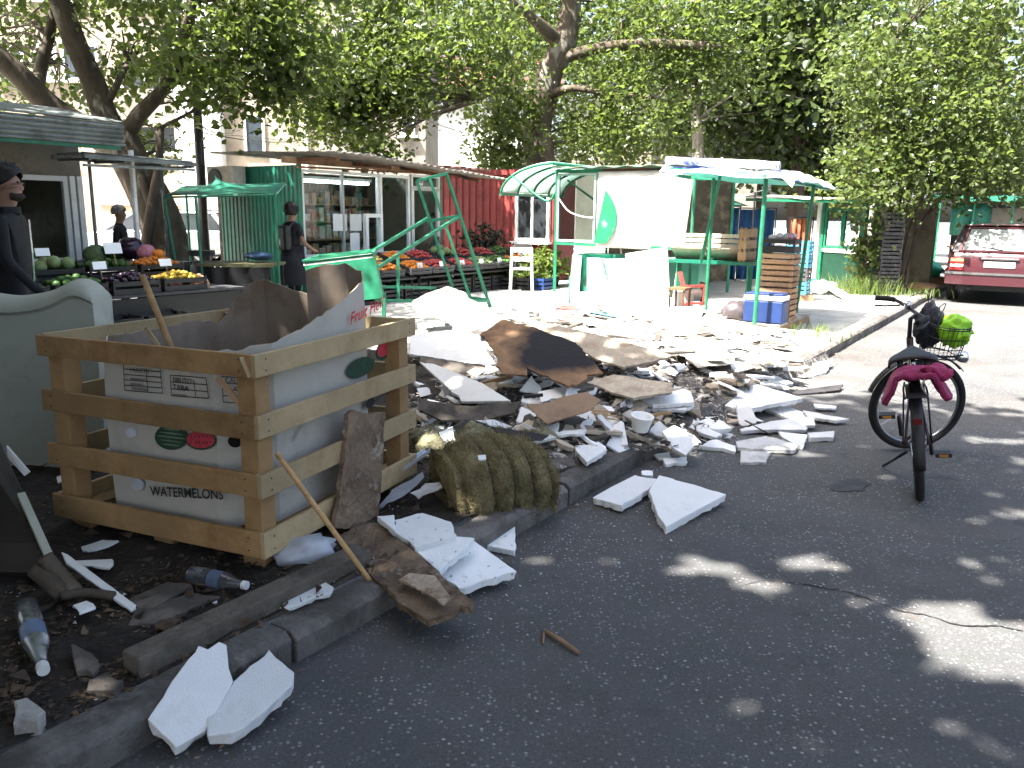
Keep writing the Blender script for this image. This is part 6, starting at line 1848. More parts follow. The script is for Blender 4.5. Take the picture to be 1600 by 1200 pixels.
# -- upper pile
slab('fibre_board', 'light grey fibrous board draped over the top of the rubble pile', 'board', [(644, 473), (660, 462), (698, 446), (722, 454), (749, 478), (786, 501), (775, 512), (748, 521), (725, 527), (708, 525), (704, 504), (677, 495), (658, 499)], .25, (-.10, -.35), .02, m_pulp, bend=.05, jag=.012)
slab('white_board', 'wide white panel lying below the grey fibrous board', 'board', [(640, 520), (700, 516), (748, 521), (774, 569), (760, 572), (700, 563), (640, 552)], .16, (.05, -.22), .025, m_hard, bend=.015)
slab('white_board', 'narrow white panel sliding down towards the wooden bin', 'board', [(655, 565), (677, 568), (753, 598), (798, 626), (724, 627), (700, 606)], .12, (-.28, -.25), .025, m_hard)
slab('plywood_sheet', 'scorched plywood sheet with a black burn mark on the rubble pile', 'board', [(751, 521), (786, 498), (824, 509), (900, 535), (943, 583), (917, 586), (907, 599), (888, 604), (822, 573), (824, 587), (786, 585), (770, 552)], .24, (.02, -.42), .018, m_burnt, jag=.01)
slab('hardboard_sheet', 'long brown hardboard sheet sloping behind the scorched plywood', 'board', [(808, 496), (834, 500), (960, 528), (1052, 555), (1024, 564), (975, 574), (932, 561), (900, 541)], .20, (.02, -.30), .02, m_fibre, jag=.004)
slab('hardboard_sheet', 'curled brown cardboard sheet below the scorched plywood', 'board', [(822, 630), (850, 628), (878, 618), (917, 611), (939, 625), (924, 640), (855, 661), (846, 654)], .16, (-.05, -.35), .012, m_cardb, jag=.004, bend=.012)
slab('fibre_board', 'tan fibreboard fragment right of the curled cardboard sheet', 'board', [(917, 597), (958, 585), (1050, 597), (1050, 612), (989, 622), (966, 615)], .13, (.0, -.15), .022, m_fibre)
slab('dark_board', 'thick dark broken board jutting out beside the wooden bin', 'board', [(655, 622), (700, 632), (740, 634), (815, 626), (803, 645), (753, 656), (690, 656), (655, 640)], .12, (.0, -.75), .03, m_darkbd, bend=.02)
slab('dark_board', 'dark grey board edge under the narrow white panel', 'board', [(656, 556), (760, 574), (785, 590), (770, 606), (700, 584), (656, 570)], .05, (.0, -.6), .02, m_darkbd)
slab('foam_piece', 'white pointed foam shard standing upright in the pile', 'foam piece', [(811, 611), (831, 586), (846, 606), (843, 616)], .10, (.1, -2.2), .02, m_foam)
slab('roofing_felt', 'black roofing felt sheet next to the white scrap above the wool', 'roofing felt', [(705, 668), (734, 654), (772, 667), (745, 674), (716, 677)], .10, (-.1, -.25), .006, m_felt, bend=.02)
slab('roofing_felt', 'black roofing felt sheet hanging over the mineral wool roll', 'roofing felt', [(768, 667), (800, 670), (857, 680), (848, 688), (786, 686)], .16, (.05, -.35), .006, m_felt, bend=.02)
slab('paper_scrap', 'crumpled white scrap with yellow fleck above the mineral wool', 'scrap', [(687, 673), (708, 666), (713, 689), (698, 692)], .14, (.1, -.8), .004, m_card, bend=.03)
slab('foam_piece', 'white foam strip lying between felt and curled cardboard', 'foam piece', [(864, 676), (880, 672), (918, 671), (912, 677), (868, 679)], .06, (0, -.1), .02, m_foam)
slab('foam_piece', 'crumbled white foam lump behind the white foam strip', 'foam piece', [(905, 665), (918, 655), (928, 656), (926, 668), (912, 672)], .07, (0, -.5), .03, m_foam)
slab('dark_board', 'long dark timber plank lying along the kerb below the cup', 'plank', [(853, 692), (870, 700), (952, 680), (945, 668), (930, 672)], .03, (0, -.2), .025, m_darkbd)
slab('fibre_board', 'small torn brown board under the curled cardboard sheet', 'board', [(803, 668), (826, 655), (850, 662), (860, 672), (806, 672)], .06, (0, -.3), .01, m_fibre)
slab('white_board', 'white sheet wedged beneath the curled cardboard sheet', 'board', [(840, 612), (880, 604), (908, 608), (870, 622), (845, 628)], .10, (0, -.4), .008, m_hard)
b = B(); p, q_ = locate(745, 602, .05), locate(800, 588, .06); b.bar(p, q_, .03, .03); tag(b.build('timber_batten', m_oldwood), 'brown batten under the scorched plywood', 'batten')
b = B(); p, q_ = locate(818, 620, .13), locate(848, 617, .13); b.bar(p, q_, .02, .02); tag(b.build('timber_batten', m_felt), 'short black stick beside the upright foam shard', 'stick')
b = B(); p, q_ = locate(1003, 651, .06), locate(1048, 645, .05); b.bar(p, q_, .025, .02); tag(b.build('timber_batten', m_wood), 'pale batten behind the white cup', 'batten')
for k, (x0, y0, x1, y1) in enumerate([(925, 645, 972, 652), (930, 650, 968, 657), (922, 641, 960, 644)]):
    b = B(); p, q_ = locate(x0, y0, .07), locate(x1, y1, .06); b.bar(p, q_, .015, .008); tag(b.build('wood_splinter', m_wood), 'thin splintered strip of wood behind the white cup', 'splinter', 'wood splinters by the cup')
b = B(); p, q_ = locate(977, 675, .07), locate(1067, 711, .02); b.bar(p, q_, .035, .025); tag(b.build('timber_batten', mat('grey lath', (.30, .25, .18), .9, .25, 8, bump=.3)), 'grey lath sloping from the white cup to the asphalt', 'batten')
# -- foam around the corner
for lb, pl, lift, tilt, th, m_ in [
    ('largest white foam slab lying flat on the debris beside the asphalt', [(1064, 607), (1156, 592), (1254, 621), (1160, 641), (1087, 621)], .13, (-.03, -.10), .04, m_foam),
    ('white foam slab tucked under the largest foam slab', [(1193, 637), (1222, 631), (1280, 653), (1231, 653)], .03, (-.05, -.05), .04, m_foam),
    ('long pointed foam sliver reaching furthest onto the asphalt', [(1254, 641), (1328, 654), (1305, 657), (1262, 651)], .05, (.0, -.05), .025, m_foam),
    ('thin foam flake behind the long pointed sliver', [(1271, 630), (1308, 634), (1305, 638), (1277, 637)], .04, (0, -.1), .02, m_foam),
    ('square foam block on the stack of foam strips', [(1232, 653), (1274, 650), (1274, 664), (1232, 666)], .06, (0, -.2), .03, m_foam),
    ('long broken foam strip with notched end on the asphalt', [(1156, 670), (1190, 661), (1231, 654), (1262, 667), (1260, 671), (1193, 671), (1159, 674)], .05, (0, -.2), .03, m_foam),
    ('dirty grey foam slab lying over another grey foam slab', [(1150, 689), (1196, 681), (1245, 694), (1239, 703), (1152, 699)], .045, (0, -.06), .03, m_foamg),
    ('grey foam slab with straight edges flat on the asphalt', [(1157, 702), (1209, 700), (1196, 722), (1157, 722)], .02, (0, 0), .03, m_foamg),
    ('white triangular foam piece behind the dirty grey slab', [(1216, 674), (1261, 679), (1254, 699), (1225, 684)], .05, (-.05, -.15), .03, m_foam),
    ('small foam block at the outer end of the foam heap', [(1262, 676), (1304, 673), (1303, 683), (1265, 683)], .045, (0, -.1), .035, m_foam),
    ('slender foam splinter leaning on the heap right of the cup', [(1050, 646), (1085, 655), (1127, 679), (1119, 684), (1078, 670)], .08, (.1, -.35), .03, m_foam),
    ('rounded foam chunk resting on the slender foam splinter', [(1090, 651), (1119, 651), (1145, 669), (1122, 671), (1087, 663)], .09, (0, -.4), .035, m_foam),
    ('jagged foam slab leaning up beside the small foam pyramid', [(1045, 660), (1064, 663), (1097, 692), (1081, 700), (1047, 679)], .07, (.1, -.6), .035, m_foam),
    ('crescent-shaped foam piece flat on the asphalt edge', [(1091, 696), (1119, 686), (1149, 696), (1149, 706), (1130, 700)], .035, (0, -.15), .03, m_foam),
    ('small foam pyramid next to the white cup', [(1015, 673), (1031, 657), (1044, 669), (1035, 683)], .06, (.1, -.9), .03, m_foam),
    ('narrow upright foam slab left of the white cup', [(933, 648), (940, 647), (960, 670), (955, 677)], .08, (.2, -.8), .03, m_foam),
    ('pale dirty foam wedge standing behind the white cup', [(965, 670), (979, 633), (1004, 653), (1000, 672)], .08, (.1, -1.6), .03, mat('yellowed foam', (.66, .64, .58), .9, .08, 5, bump=.3)),
    ('broad foam slab below the white cup', [(929, 687), (966, 677), (1009, 694), (1004, 703), (949, 700)], .08, (0, -.12), .035, m_foam),
    ('foam slab with ragged tail beside the broad slab', [(897, 696), (937, 693), (949, 702), (917, 722), (900, 704)], .07, (0, -.2), .035, m_foam),
    ('notched foam slab hanging over the kerb by the mineral wool', [(874, 707), (915, 707), (914, 728), (926, 735), (926, 750), (891, 743), (870, 722)], .06, (0.05, -.25), .04, m_foam),
    ('crumbly foam lump on the asphalt at the foot of the lath', [(1035, 716), (1073, 713), (1075, 722), (1041, 726)], .03, (0, -.2), .03, m_foam),
    ('small foam crumbs lump beside the lath', [(1021, 710), (1045, 706), (1050, 716), (1030, 718)], .02, (0, -.2), .02, m_foam),
    ('thin foam layers piled left of the largest foam slab', [(998, 622), (1060, 605), (1080, 612), (1085, 628), (1020, 634)], .10, (0, -.12), .03, m_foam),
    ('second foam layer poking out below the thin foam layers', [(990, 632), (1050, 622), (1086, 632), (1070, 640), (1000, 640)], .05, (0, -.1), .025, m_foam)]:
    slab('foam_slab', lb, 'foam slab', pl, lift, tilt, th, m_, FG)
RZ0 = .0
slab('foam_slab', 'foam slab propped on its neighbour, with one ragged edge, on the open asphalt', 'foam slab', [(926, 777), (954, 761), (992, 742), (1034, 750), (973, 790)], tilt=(-.05, .02), th=.04, m_=m_foam, z=.05)
slab('foam_slab', 'large pointed foam slab lying alone on the open asphalt', 'foam slab', [(1014, 766), (1030, 742), (1135, 772), (1041, 823), (1028, 805)], tilt=(.0, -.06), th=.045, m_=m_foam, z=.062)
slab('foam_piece', 'little foam cube behind the large pointed slab', 'foam piece', [(1002, 735), (1020, 735), (1020, 743), (1003, 742)], tilt=(0, -.3), th=.03, z=.03)
slab('foam_slab', 'speckled foam fragment beside the rotten board', 'foam slab', [(589, 806), (616, 804), (618, 830), (600, 815)], tilt=(0, -.1), th=.03, m_=m_foamsp, z=.21)
slab('foam_slab', 'speckled foam slab under the mineral wool roll', 'foam slab', [(616, 812), (660, 801), (705, 815), (714, 836), (648, 854), (615, 830)], tilt=(-.02, -.12), th=.04, m_=m_foamsp, z=.19)
slab('foam_slab', 'clean-edged foam slab overlapping the rotten board', 'foam slab', [(643, 855), (702, 837), (742, 840), (687, 894)], tilt=(-.03, -.12), th=.04, m_=m_foamsp, z=.15)
slab('foam_slab', 'black-speckled foam slab with a sharp corner on the asphalt', 'foam slab', [(739, 843), (808, 893), (717, 920), (690, 896)], tilt=(.0, -.12), th=.04, m_=m_foamsp, z=.075)
slab('foam_slab', 'square foam slab below the mineral wool on the asphalt', 'foam slab', [(724, 824), (804, 818), (804, 860), (738, 848)], tilt=(0, -.1), th=.03, m_=m_foamsp, z=.045)
slab('foam_slab', 'thin dirty foam strip lying on the kerb top', 'foam slab', [(442, 938), (501, 905), (522, 917), (519, 926), (444, 950)], tilt=(0, 0), th=.02, m_=m_foamsp, z=.148)
slab('foam_slab', 'tall foam slab with notched top leaning on the kerb', 'foam slab', [(230, 1124), (310, 1008), (325, 1014), (342, 1002), (354, 1007), (358, 1044), (365, 1064), (321, 1142), (275, 1168)], tilt=(.30, -.42), th=.045, m_=m_foam, z=.135, jag=.005)
slab('foam_slab', 'foam slab with torn corner overlapping the tall slab by the kerb', 'foam slab', [(322, 1110), (365, 1064), (420, 1014), (431, 1027), (460, 1050), (457, 1070), (408, 1116), (382, 1137), (362, 1145), (323, 1150)], tilt=(.08, -.16), th=.045, m_=m_foam, z=.085, jag=.006)
# -- rotten boards
slab('rotten_board', 'rotten chipboard plank standing against the wooden bin', 'board', [(543, 646), (552, 640), (575, 645), (603, 643), (600, 690), (591, 815), (560, 826), (525, 826), (535, 740), (540, 695)], tilt=(ex_.x / .12, ex_.y / .12), th=.03, m_=m_rotten, z=.14, anchor=(558, 822), bend=.012, jag=.006)
slab('rotten_board', 'rotten peeling chipboard plank lying from the kerb onto the asphalt', 'board', [(528, 838), (564, 815), (591, 816), (660, 872), (741, 944), (738, 951), (720, 947), (690, 965), (669, 971), (630, 947), (588, 908)], tilt=(-.06, -.10), th=.035, m_=m_rotten, z=.135, bend=.012, jag=.008)
slab('veneer_sheet', 'pale peeling layer curling off the lying rotten plank', 'board layer', [(622, 908), (640, 897), (680, 902), (704, 935), (692, 946), (660, 925)], tilt=(-.08, -.05), th=.012, m_=m_peel, z=.165, bend=.02, jag=.01)
b = B(); b.tube([D(432, 708, cp(-.05, .05, 0).y - .04), D(515, 822, 3.16), G(600, 937, .03)], [.011, .011, .011], 8); tag(b.build('wooden_pole', m_wood, smooth=True), 'thin wooden pole leaning from the bin corner down to the asphalt', 'stick')
# -- beam on the kerb
b = B(); p, q_ = G(205, 1040, .16), G(568, 866, .16); d_ = (q_ - p).normalized(); s_ = V((d_.y, -d_.x, 0))
b.prism([p - Z * .06 - s_ * .05, p - Z * .06 + s_ * .05, p + Z * .035 + s_ * .045, p + Z * .04 - s_ * .05], q_ - p); 
tag(b.build('timber_beam', mat('weathered beam', (.115, .10, .08), .95, .4, 8, bump=.8, bscale=30, c2=(.06, .05, .04), c2scale=4, c3=(.2, .18, .15), c3scale=6, stretch=(1, 1, 1)), fix=True, bevel=.008), 'weathered grey beam lying along the kerb before the bin', 'beam')
# -- strips and scraps on the soil at the left
def litter(name, label, cat, poly, z, m_, th=.01, tilt=(0, 0), **k): return slab(name, label, cat, poly, tilt=tilt, th=th, m_=m_, z=z, **k)
litter('white_strip', 'long white plastic strip lying on the dark soil', 'strip', [(96, 862), (106, 866), (214, 946), (205, 954), (104, 880)], .19, m_white, .012, (.1, -.1), jag=.001)
litter('white_strip', 'short white strip beside the long plastic strip', 'strip', [(112, 876), (175, 873), (176, 880), (170, 887), (128, 883)], .17, m_white, .012, (0, -.1), jag=.002)
litter('foam_shard', 'bent white shard on the soil near the bin', 'foam piece', [(126, 854), (160, 843), (185, 844), (168, 852), (136, 862)], .16, m_foamsp, .012, (0, -.2))
litter('white_shard', 'white corner piece lying beside the log', 'scrap', [(114, 945), (135, 938), (150, 948), (124, 956)], .18, m_white, .012)
litter('white_shard', 'small white shard near the sofa foot', 'scrap', [(88, 745), (99, 741), (99, 752), (90, 755)], .17, m_white, .012, (0, -.6))
litter('stone_chunk', 'grey concrete chunk lying on the kerb edge', 'stone', [(22, 1099), (43, 1093), (72, 1113), (58, 1127), (20, 1130)], .175, m_concrete, .06, (0, -.1), bend=.02)
litter('rubble_chunk', 'broken brown rubble chunk next to the beam end', 'stone', [(111, 1004), (135, 1015), (155, 1035), (144, 1050), (118, 1047)], .18, m_darkbd, .05, (0, -.2), bend=.02)
litter('rubble_chunk', 'flat brown rubble chunk under the beam end', 'stone', [(138, 1061), (167, 1044), (193, 1061), (178, 1079), (135, 1079)], .16, m_darkbd, .04, (0, -.15), bend=.02)
litter('wood_scrap', 'dark rotten wood scrap lying in front of the bin', 'wood scrap', [(190, 940), (262, 905), (300, 912), (230, 955)], .16, m_darkbd, .02, (0, -.1), bend=.02)
litter('wood_scrap', 'long dark plank scrap half buried in soil', 'wood scrap', [(210, 952), (300, 925), (345, 930), (240, 972), (200, 975)], .15, m_darkbd, .02, (0, 0), bend=.01)
for lb, pts, r_ in (('cut branch stub lying under the dark leaning door', [(55, 890, .25), (80, 910, .21), (100, 930, .17)], .035), ('thin branch with a cut end pointing at the white strip', [(95, 932, .18), (130, 926, .18), (178, 931, .17)], .018), ('short log beside the dark leaning door', [(70, 870, .3), (95, 900, .22), (118, 925, .18)], .03)):
    b = B(); P = [G(x, y, z_) for x, y, z_ in pts]; b.tube(smooth_path(P, 4), r_, 9); tag(b.build('branch', m_bark, smooth=True), lb, 'branch')
m_pet = mat('clear plastic', (.55, .6, .66), .15, .1, 6, trans=.9, spec=.5)
def bottle(label, pa, pb2, za, zb, r, m_):
    a, c = G(*pa, za), G(*pb2, zb); ax = c - a; L_ = ax.length; ax.normalize()
    t = thing('plastic_bottle', label, 'bottle', a.lerp(c, .5) - Z * r)
    b = B(); b.lathe([(r * .7, 0), (r, .015), (r, L_ * .28), (r * .93, L_ * .33), (r, L_ * .38), (r, L_ * .62), (r * .45, L_ * .84), (r * .4, L_ * .93)], a, ax, 16); b.build('body', m_, t, smooth=True)
    b = B(); b.lathe([(r * .48, L_ * .93), (r * .48, L_), (r * .4, L_)], a, ax, 12); b.build('cap', m_white, t)
    b = B(); b.lathe([(r * 1.01, L_ * .40), (r * 1.01, L_ * .60)], a, ax, 16, cap=False); b.build('label_wrap', mat('blue label', (.10, .14, .22), .5, .3, 12), t)
m_pet2 = None
bottle('clear plastic bottle with blue wrap lying at the left edge', (40, 945), (68, 1048), .2, .17, .04, m_pet)
bottle('crushed clear bottle lying at the foot of the bin', (295, 897), (386, 915), .17, .17, .036, m_pet)
# plastic film under the bin corner
b = B(); p = G(470, 860, PAV + .05); b.ball(p, (.16, .12, .06), 16, 9, .22); tag(b.build('plastic_bag', mat('milky film', (.42, .44, .48), .3, .2, 8, spec=.5), smooth=True), 'crumpled milky plastic bag under the bin corner', 'bag')
# aluminium channel and grey shards near the wool
b = B(); a, c = G(605, 750, .22), G(668, 706, .28)
b.bar(a, c, .035, .004); d_ = (c - a).normalized(); s_ = d_.cross(Z).normalized()
for s2 in (-1, 1): b.bar(a + s_ * s2 * .0175 + Z * .010, c + s_ * s2 * .0175 + Z * .010, .003, .022)
tag(b.build('metal_channel', mat('white lacquered channel', (.6, .62, .66), .3, .1, 5, metal=.4)), 'shiny white metal channel between the bin and the wool', 'channel')
slab('grey_sheet', 'bent grey plastic sheet below the metal channel', 'sheet', [(588, 795), (612, 765), (660, 737), (663, 745), (640, 768), (620, 780)], z=.2, tilt=(-.2, -.5), th=.006, m_=mat('grey sheet', (.26, .27, .30), .5, .2, 5), bend=.015)
slab('grey_sheet', 'torn pale sheet scrap next to the bent grey sheet', 'sheet', [(640, 770), (665, 755), (700, 752), (690, 762), (655, 778)], z=.2, tilt=(0, -.3), th=.006, m_=m_foamg, bend=.02)
slab('white_channel', 'little white clip on top of the mineral wool', 'scrap', [(746, 711), (759, 710), (760, 717), (748, 719)], z=.48, tilt=(0, -.3), th=.012, m_=m_white)
# cup and jar
cpos = locate(1000, 672, .055)
cu_ = thing('plastic_cup', 'round white plastic tub standing among the foam pieces', 'tub', cpos)
b = B(); b.lathe([(.055, 0), (.072, .09), (.078, .10), (.078, .108), (.07, .108), (.066, .09), (.05, .012), (.0, .012)], cpos, V((.1, -.15, 1)), 24, cap=False); b.build('tub', m_pvc, cu_, smooth=True)
b = B(); jp = locate(966, 640, .08); b.lathe([(.035, 0), (.038, .01), (.038, .1), (.034, .1), (.034, .012)], jp, V((.6, -.5, .5)), 18, cap=False); tag(b.build('glass_jar', m_pet, smooth=True), 'clear glass jar lying open behind the white tub', 'jar')
slab('dark_strip', 'long dark metal strip lying at the sunlit edge of the asphalt', 'strip', [(1237, 611), (1288, 604), (1318, 600), (1312, 609), (1239, 617)], z=.03, tilt=(0, -.1), th=.02, m_=m_felt, jag=.002)
# -- twig on the road, stain piece
b = B(); a, c = G(850, 985, .012), G(905, 1020, .012); b.tube([a, a.lerp(c, .5) + Z * .004, c], [.008, .009, .007], 7); b.tube([a, G(849, 1005, .008)], .004, 5); tag(b.build('twig', m_oldwood, smooth=True), 'short brown twig lying alone on the asphalt', 'twig')
litter('tar_patch', 'flat dark tar patch on the asphalt by the bicycle', 'stain', [(1300, 758), (1312, 750), (1345, 748), (1362, 755), (1350, 766), (1310, 768)], .005, mat('tar patch', (.048, .049, .053), .7, .4, 9), .004, jag=.02)
# the sunlit back heap: random broken sheets, planks and panels
sc_ = random.Random(77)
BK = [('white_board', 'broken white panel in the sunlit heap behind the hardboard', 'board', m_hard, 'broken panels in the sunlit heap'), ('timber_plank', 'bleached plank in the sunlit heap behind the hardboard', 'plank', m_fibre, 'bleached planks in the sunlit heap'),
      ('foam_slab', 'sunlit foam fragment in the heap before the leaning boards', 'foam slab', m_foam, 'sunlit foam fragments'), ('fibre_board', 'grey board fragment in the sunlit heap', 'board', m_pulp, 'grey board fragments in the sunlit heap'), ('dark_batten', 'dark batten lying in the sunlit heap', 'batten', m_darkbd, 'dark battens in the sunlit heap')]
for k in range(190):
    px = sc_.uniform(780, 1240); lo = 478 + max(0, (px - 1000) * .15); hi = 520 + max(0, (px - 830)) * .24
    py = sc_.uniform(lo, min(hi, 600)) if hi > lo else lo
    kd = BK[sc_.choices(range(5), (4, 3, 4, 2, 2))[0]]
    ln, wd_ = (sc_.uniform(.15, .55), sc_.uniform(.1, .3)) if kd[2] not in ('plank', 'batten') else (sc_.uniform(.4, 1.2), sc_.uniform(.04, .09))
    p = locate(px, py, sc_.uniform(.02, .12))
    if rc(p)[1] > .1: continue
    ang = sc_.uniform(0, 3.14); e = V((math.cos(ang), math.sin(ang), sc_.uniform(-.12, .12))).normalized(); s_ = V((-e.y, e.x, sc_.uniform(-.15, .15))).normalized()
    pts = [p - e * ln * sc_.uniform(.4, .5) - s_ * wd_ / 2, p + e * ln * sc_.uniform(.4, .5) - s_ * wd_ * sc_.uniform(.3, .5), p + e * ln * sc_.uniform(.35, .5) + s_ * wd_ * sc_.uniform(.2, .5), p - e * ln * sc_.uniform(.3, .5) + s_ * wd_ / 2]
    n_ = e.cross(s_).normalized()
    b = B(); b.prism(pts, n_ * sc_.uniform(.012, .03)); tag(b.build(kd[0], kd[3], fix=True, bevel=.002), kd[1], kd[2], kd[4])
# traced flat strips at the back: red-brown, blue
for k, (pl, m_, lb) in enumerate([([(866, 476), (900, 478), (968, 492), (965, 497), (900, 486), (868, 483)], mat('maroon strip', (.17, .06, .05), .7), 'maroon profile strip on the sunlit heap'), ([(872, 488), (930, 498), (935, 503), (880, 494)], m_brownbd, 'brown strip beside the maroon profile strip'), ([(900, 480), (985, 494), (982, 498), (905, 484)], mat('turquoise strip', (.08, .35, .42), .6), 'turquoise strip on the sunlit heap'), ([(925, 505), (985, 493), (988, 497), (932, 510)], m_white, 'white strip crossing the turquoise strip'), ([(935, 512), (1000, 500), (1040, 520), (990, 545), (950, 535)], m_hard, 'crumpled white sheeting on the sunlit heap'), ([(1045, 545), (1090, 525), (1140, 548), (1150, 568), (1090, 575)], m_pulp, 'grey rags and fibre on the sunlit heap'), ([(1140, 575), (1195, 580), (1240, 598), (1215, 602), (1160, 590)], m_foam, 'long foam board sloping towards the kerb'), ([(1075, 575), (1150, 583), (1235, 605), (1180, 598), (1100, 590)], m_foam, 'second long foam board under the sloping one'), ([(1270, 568), (1300, 560), (1292, 580), (1262, 590)], m_hard, 'white sheet leaning against the sunlit kerb')]):
    slab('debris_strip', lb, 'debris', pl, .10 if k < 8 else .02, (0, -.12), .012 if k < 6 else .03, m_, bend=.03 if k in (4, 5) else 0)
# random mid-pile fragments
MP = [('wood_scrap', 'dark wood scrap in the shaded rubble', 'wood scrap', m_darkbd, 'dark wood scraps in the rubble'), ('foam_crumb', 'small foam lump in the shaded rubble', 'foam piece', m_foam, 'small foam lumps in the rubble'), ('fibre_scrap', 'torn fibreboard scrap in the shaded rubble', 'board', m_fibre, 'fibreboard scraps in the rubble'), ('felt_scrap', 'torn black felt scrap in the shaded rubble', 'roofing felt', m_felt, 'felt scraps in the rubble')]
for k in range(260):
    px, py = sc_.uniform(650, 1190), sc_.uniform(535, 705)
    if py > 715 - abs(px - 860) * .12 or (px > 1040 and py < 560): continue
    p = locate(px, py, .015)
    kd = MP[sc_.choices(range(4), (2, 5, 3, 1))[0]]
    r_ = sc_.uniform(.03, .11); n_ = V((sc_.uniform(-.5, .5), sc_.uniform(-.7, .2), 1)).normalized(); e = n_.orthogonal().normalized(); e.rotate(Matrix.Rotation(sc_.uniform(0, 6.28), 3, n_)); s_ = n_.cross(e)
    m_ = sc_.randint(4, 6); el = sc_.uniform(1, 2.4)
    pts = [p + e * math.cos(6.283 * i / m_) * r_ * el * sc_.uniform(.7, 1.1) + s_ * math.sin(6.283 * i / m_) * r_ * sc_.uniform(.7, 1.1) for i in range(m_)]
    b = B(); b.prism(pts, n_ * sc_.uniform(.008, .03)); tag(b.build(kd[0], kd[3], fix=True), kd[1], kd[2], kd[4])
m_chip = mat('wood chips', (.13, .09, .055), .95, .5, 15)
m_litter = mat('leaf litter', (.045, .032, .022), .95, .6, 15, c2=(.09, .06, .035), c2scale=9)
# crumbs: nobody could count them
def crumbs(name, label, n, area, rlo, rhi, m_, seed, zf):
    g = random.Random(seed); b = B()
    for k in range(n):
        px, py = area(g); r_ = g.uniform(rlo, rhi) * (1 if g.random() > .06 else 2)
        z_ = zf(px, py); p = G(px, py, z_) if not isinstance(z_, V) else z_
        ps = [V((g.uniform(-1, 1), g.uniform(-1, 1), g.uniform(0, .9))) * r_ for _ in range(4)]
        b.add([p + q for q in ps], [(0, 1, 2), (0, 2, 3), (0, 3, 1), (1, 3, 2)])
    tag(b.build(name, m_), label, 'crumbs', kind='stuff')
def a_road(g):
    x = g.gauss(1000, 160); y = 1250 - (x - 0) * .5 + abs(g.gauss(0, 55)) - 10; return x, min(max(y, 640), 1190)
crumbs('foam_crumbs', 'tiny white foam crumbs sprinkled over the asphalt', 260, a_road, .003, .008, m_foam, 1, lambda x, y: .003)
crumbs('foam_crumbs', 'tiny white crumbs scattered on the dark soil', 420, lambda g: (g.uniform(0, 640), g.uniform(690, 1100)), .003, .009, m_foamg, 2, lambda x, y: locate(x, y, .03) if rc(G(x, y, PAV))[1] < -.2 else -.2)
crumbs('wood_chips', 'brown wood chips and dead leaves littering the soil', 900, lambda g: (g.uniform(0, 640), g.uniform(680, 1120)), .005, .018, m_chip, 3, lambda x, y: locate(x, y, .028) if rc(G(x, y, PAV))[1] < -.2 else -.2)
crumbs('dark_chips', 'dark leaf litter covering the soil around the bin', 4200, lambda g: (g.uniform(0, 660), g.uniform(680, 1130)), .006, .026, m_litter, 4, lambda x, y: locate(x, y, .024) if rc(G(x, y, PAV))[1] < -.16 else -.2)
crumbs('rubble_crumbs', 'small mixed rubble filling the gaps of the pile', 2200, lambda g: (g.uniform(640, 1150), g.uniform(480, 705)), .01, .035, m_pulp, 5, lambda x, y: locate(x, y, .0))
crumbs('rubble_crumbs', 'dark splinters filling the gaps of the pile', 1800, lambda g: (g.uniform(640, 1120), g.uniform(540, 705)), .01, .045, m_darkbd, 6, lambda x, y: locate(x, y, .0))
crumbs('grit', 'pale grit scattered over the sunlit pavement', 1500, lambda g: (g.uniform(600, 1350), g.uniform(455, 600)), .006, .02, m_pulp, 7, lambda x, y: PAV + .004 if rc(G(x, y, PAV))[1] < -.15 else -.2)
crumbs('road_grit', 'small stones and dead leaves in the gutter along the kerb', 500, lambda g: (lambda p: p)((lambda a: tuple(_pix(rp(a, abs(g.gauss(0, .12)) + .01, 0))))(g.uniform(-1, 9))), .004, .014, m_rotten, 8, lambda x, y: .003)
# ================================================================== MINERAL WOOL
m_wool = mat('mineral wool', (.215, .18, .095), 1.0, .45, 7, bump=1.0, bscale=55, c2=(.12, .10, .055), c2lo=.48, c2hi=.64, c2scale=4, c3=(.30, .26, .15), c3lo=.55, c3hi=.66, c3scale=5, spec=.05)
m_wool2 = mat('grey green wool', (.25, .235, .15), 1.0, .4, 9, bump=1.0, bscale=60, c2=(.12, .11, .07), c2scale=5, spec=.05)
wa, wb = G(672, 800, .16), G(872, 755, .17)
wa = D(688, 782, 4.12); wb = D(856, 752, 4.36)
wr = thing('wool_roll', 'bulging olive mineral wool roll with dark tie bands on the kerb', 'insulation roll', V(((wa.x + wb.x) / 2, (wa.y + wb.y) / 2, .0)))
ax = (wb - wa); WL = ax.length; ax.normalize(); wup = (Z - ax * Z.dot(ax)).normalized(); wsd = ax.cross(wup)
bands = [.10, .34, .52, .70, .90]
def wool_c(u):
    c = wa.lerp(wb, u) + wup * (.045 * math.sin(u * 3.1))
    r = .235 * (.62 + .5 * math.sin(math.pi * min(max(u * .75 + .22, 0), 1)) ** .8)
    for bd in bands: r *= 1 - .11 * math.exp(-((u - bd) / .025) ** 2)
    return c, r
def wool(u, v):
    c, r = wool_c(u)
    if u < .03 or u > .97: r *= .55
    t = v * 2 * math.pi
    p = c + (wup * math.cos(t) * 1.0 + wsd * math.sin(t) * 1.12) * r
    n_ = (p - c).normalized()
    return p + n_ * (.03 * noise.fractal(p * 4.5, 1, 2, 4) + .008 * noise.noise(p * 26))
b = B(); b.grid(wool, 110, 70); b.add([wool_c(0)[0], wool_c(1)[0]], [])
ci = len(b.v) - 2
b.f += [[ci, (j + 1) * 110, j * 110] for j in range(69)] + [[ci + 1, j * 110 + 109, (j + 1) * 110 + 109] for j in range(69)]; b.mi += [0] * 138
b.build('roll', m_wool, wr, smooth=True)
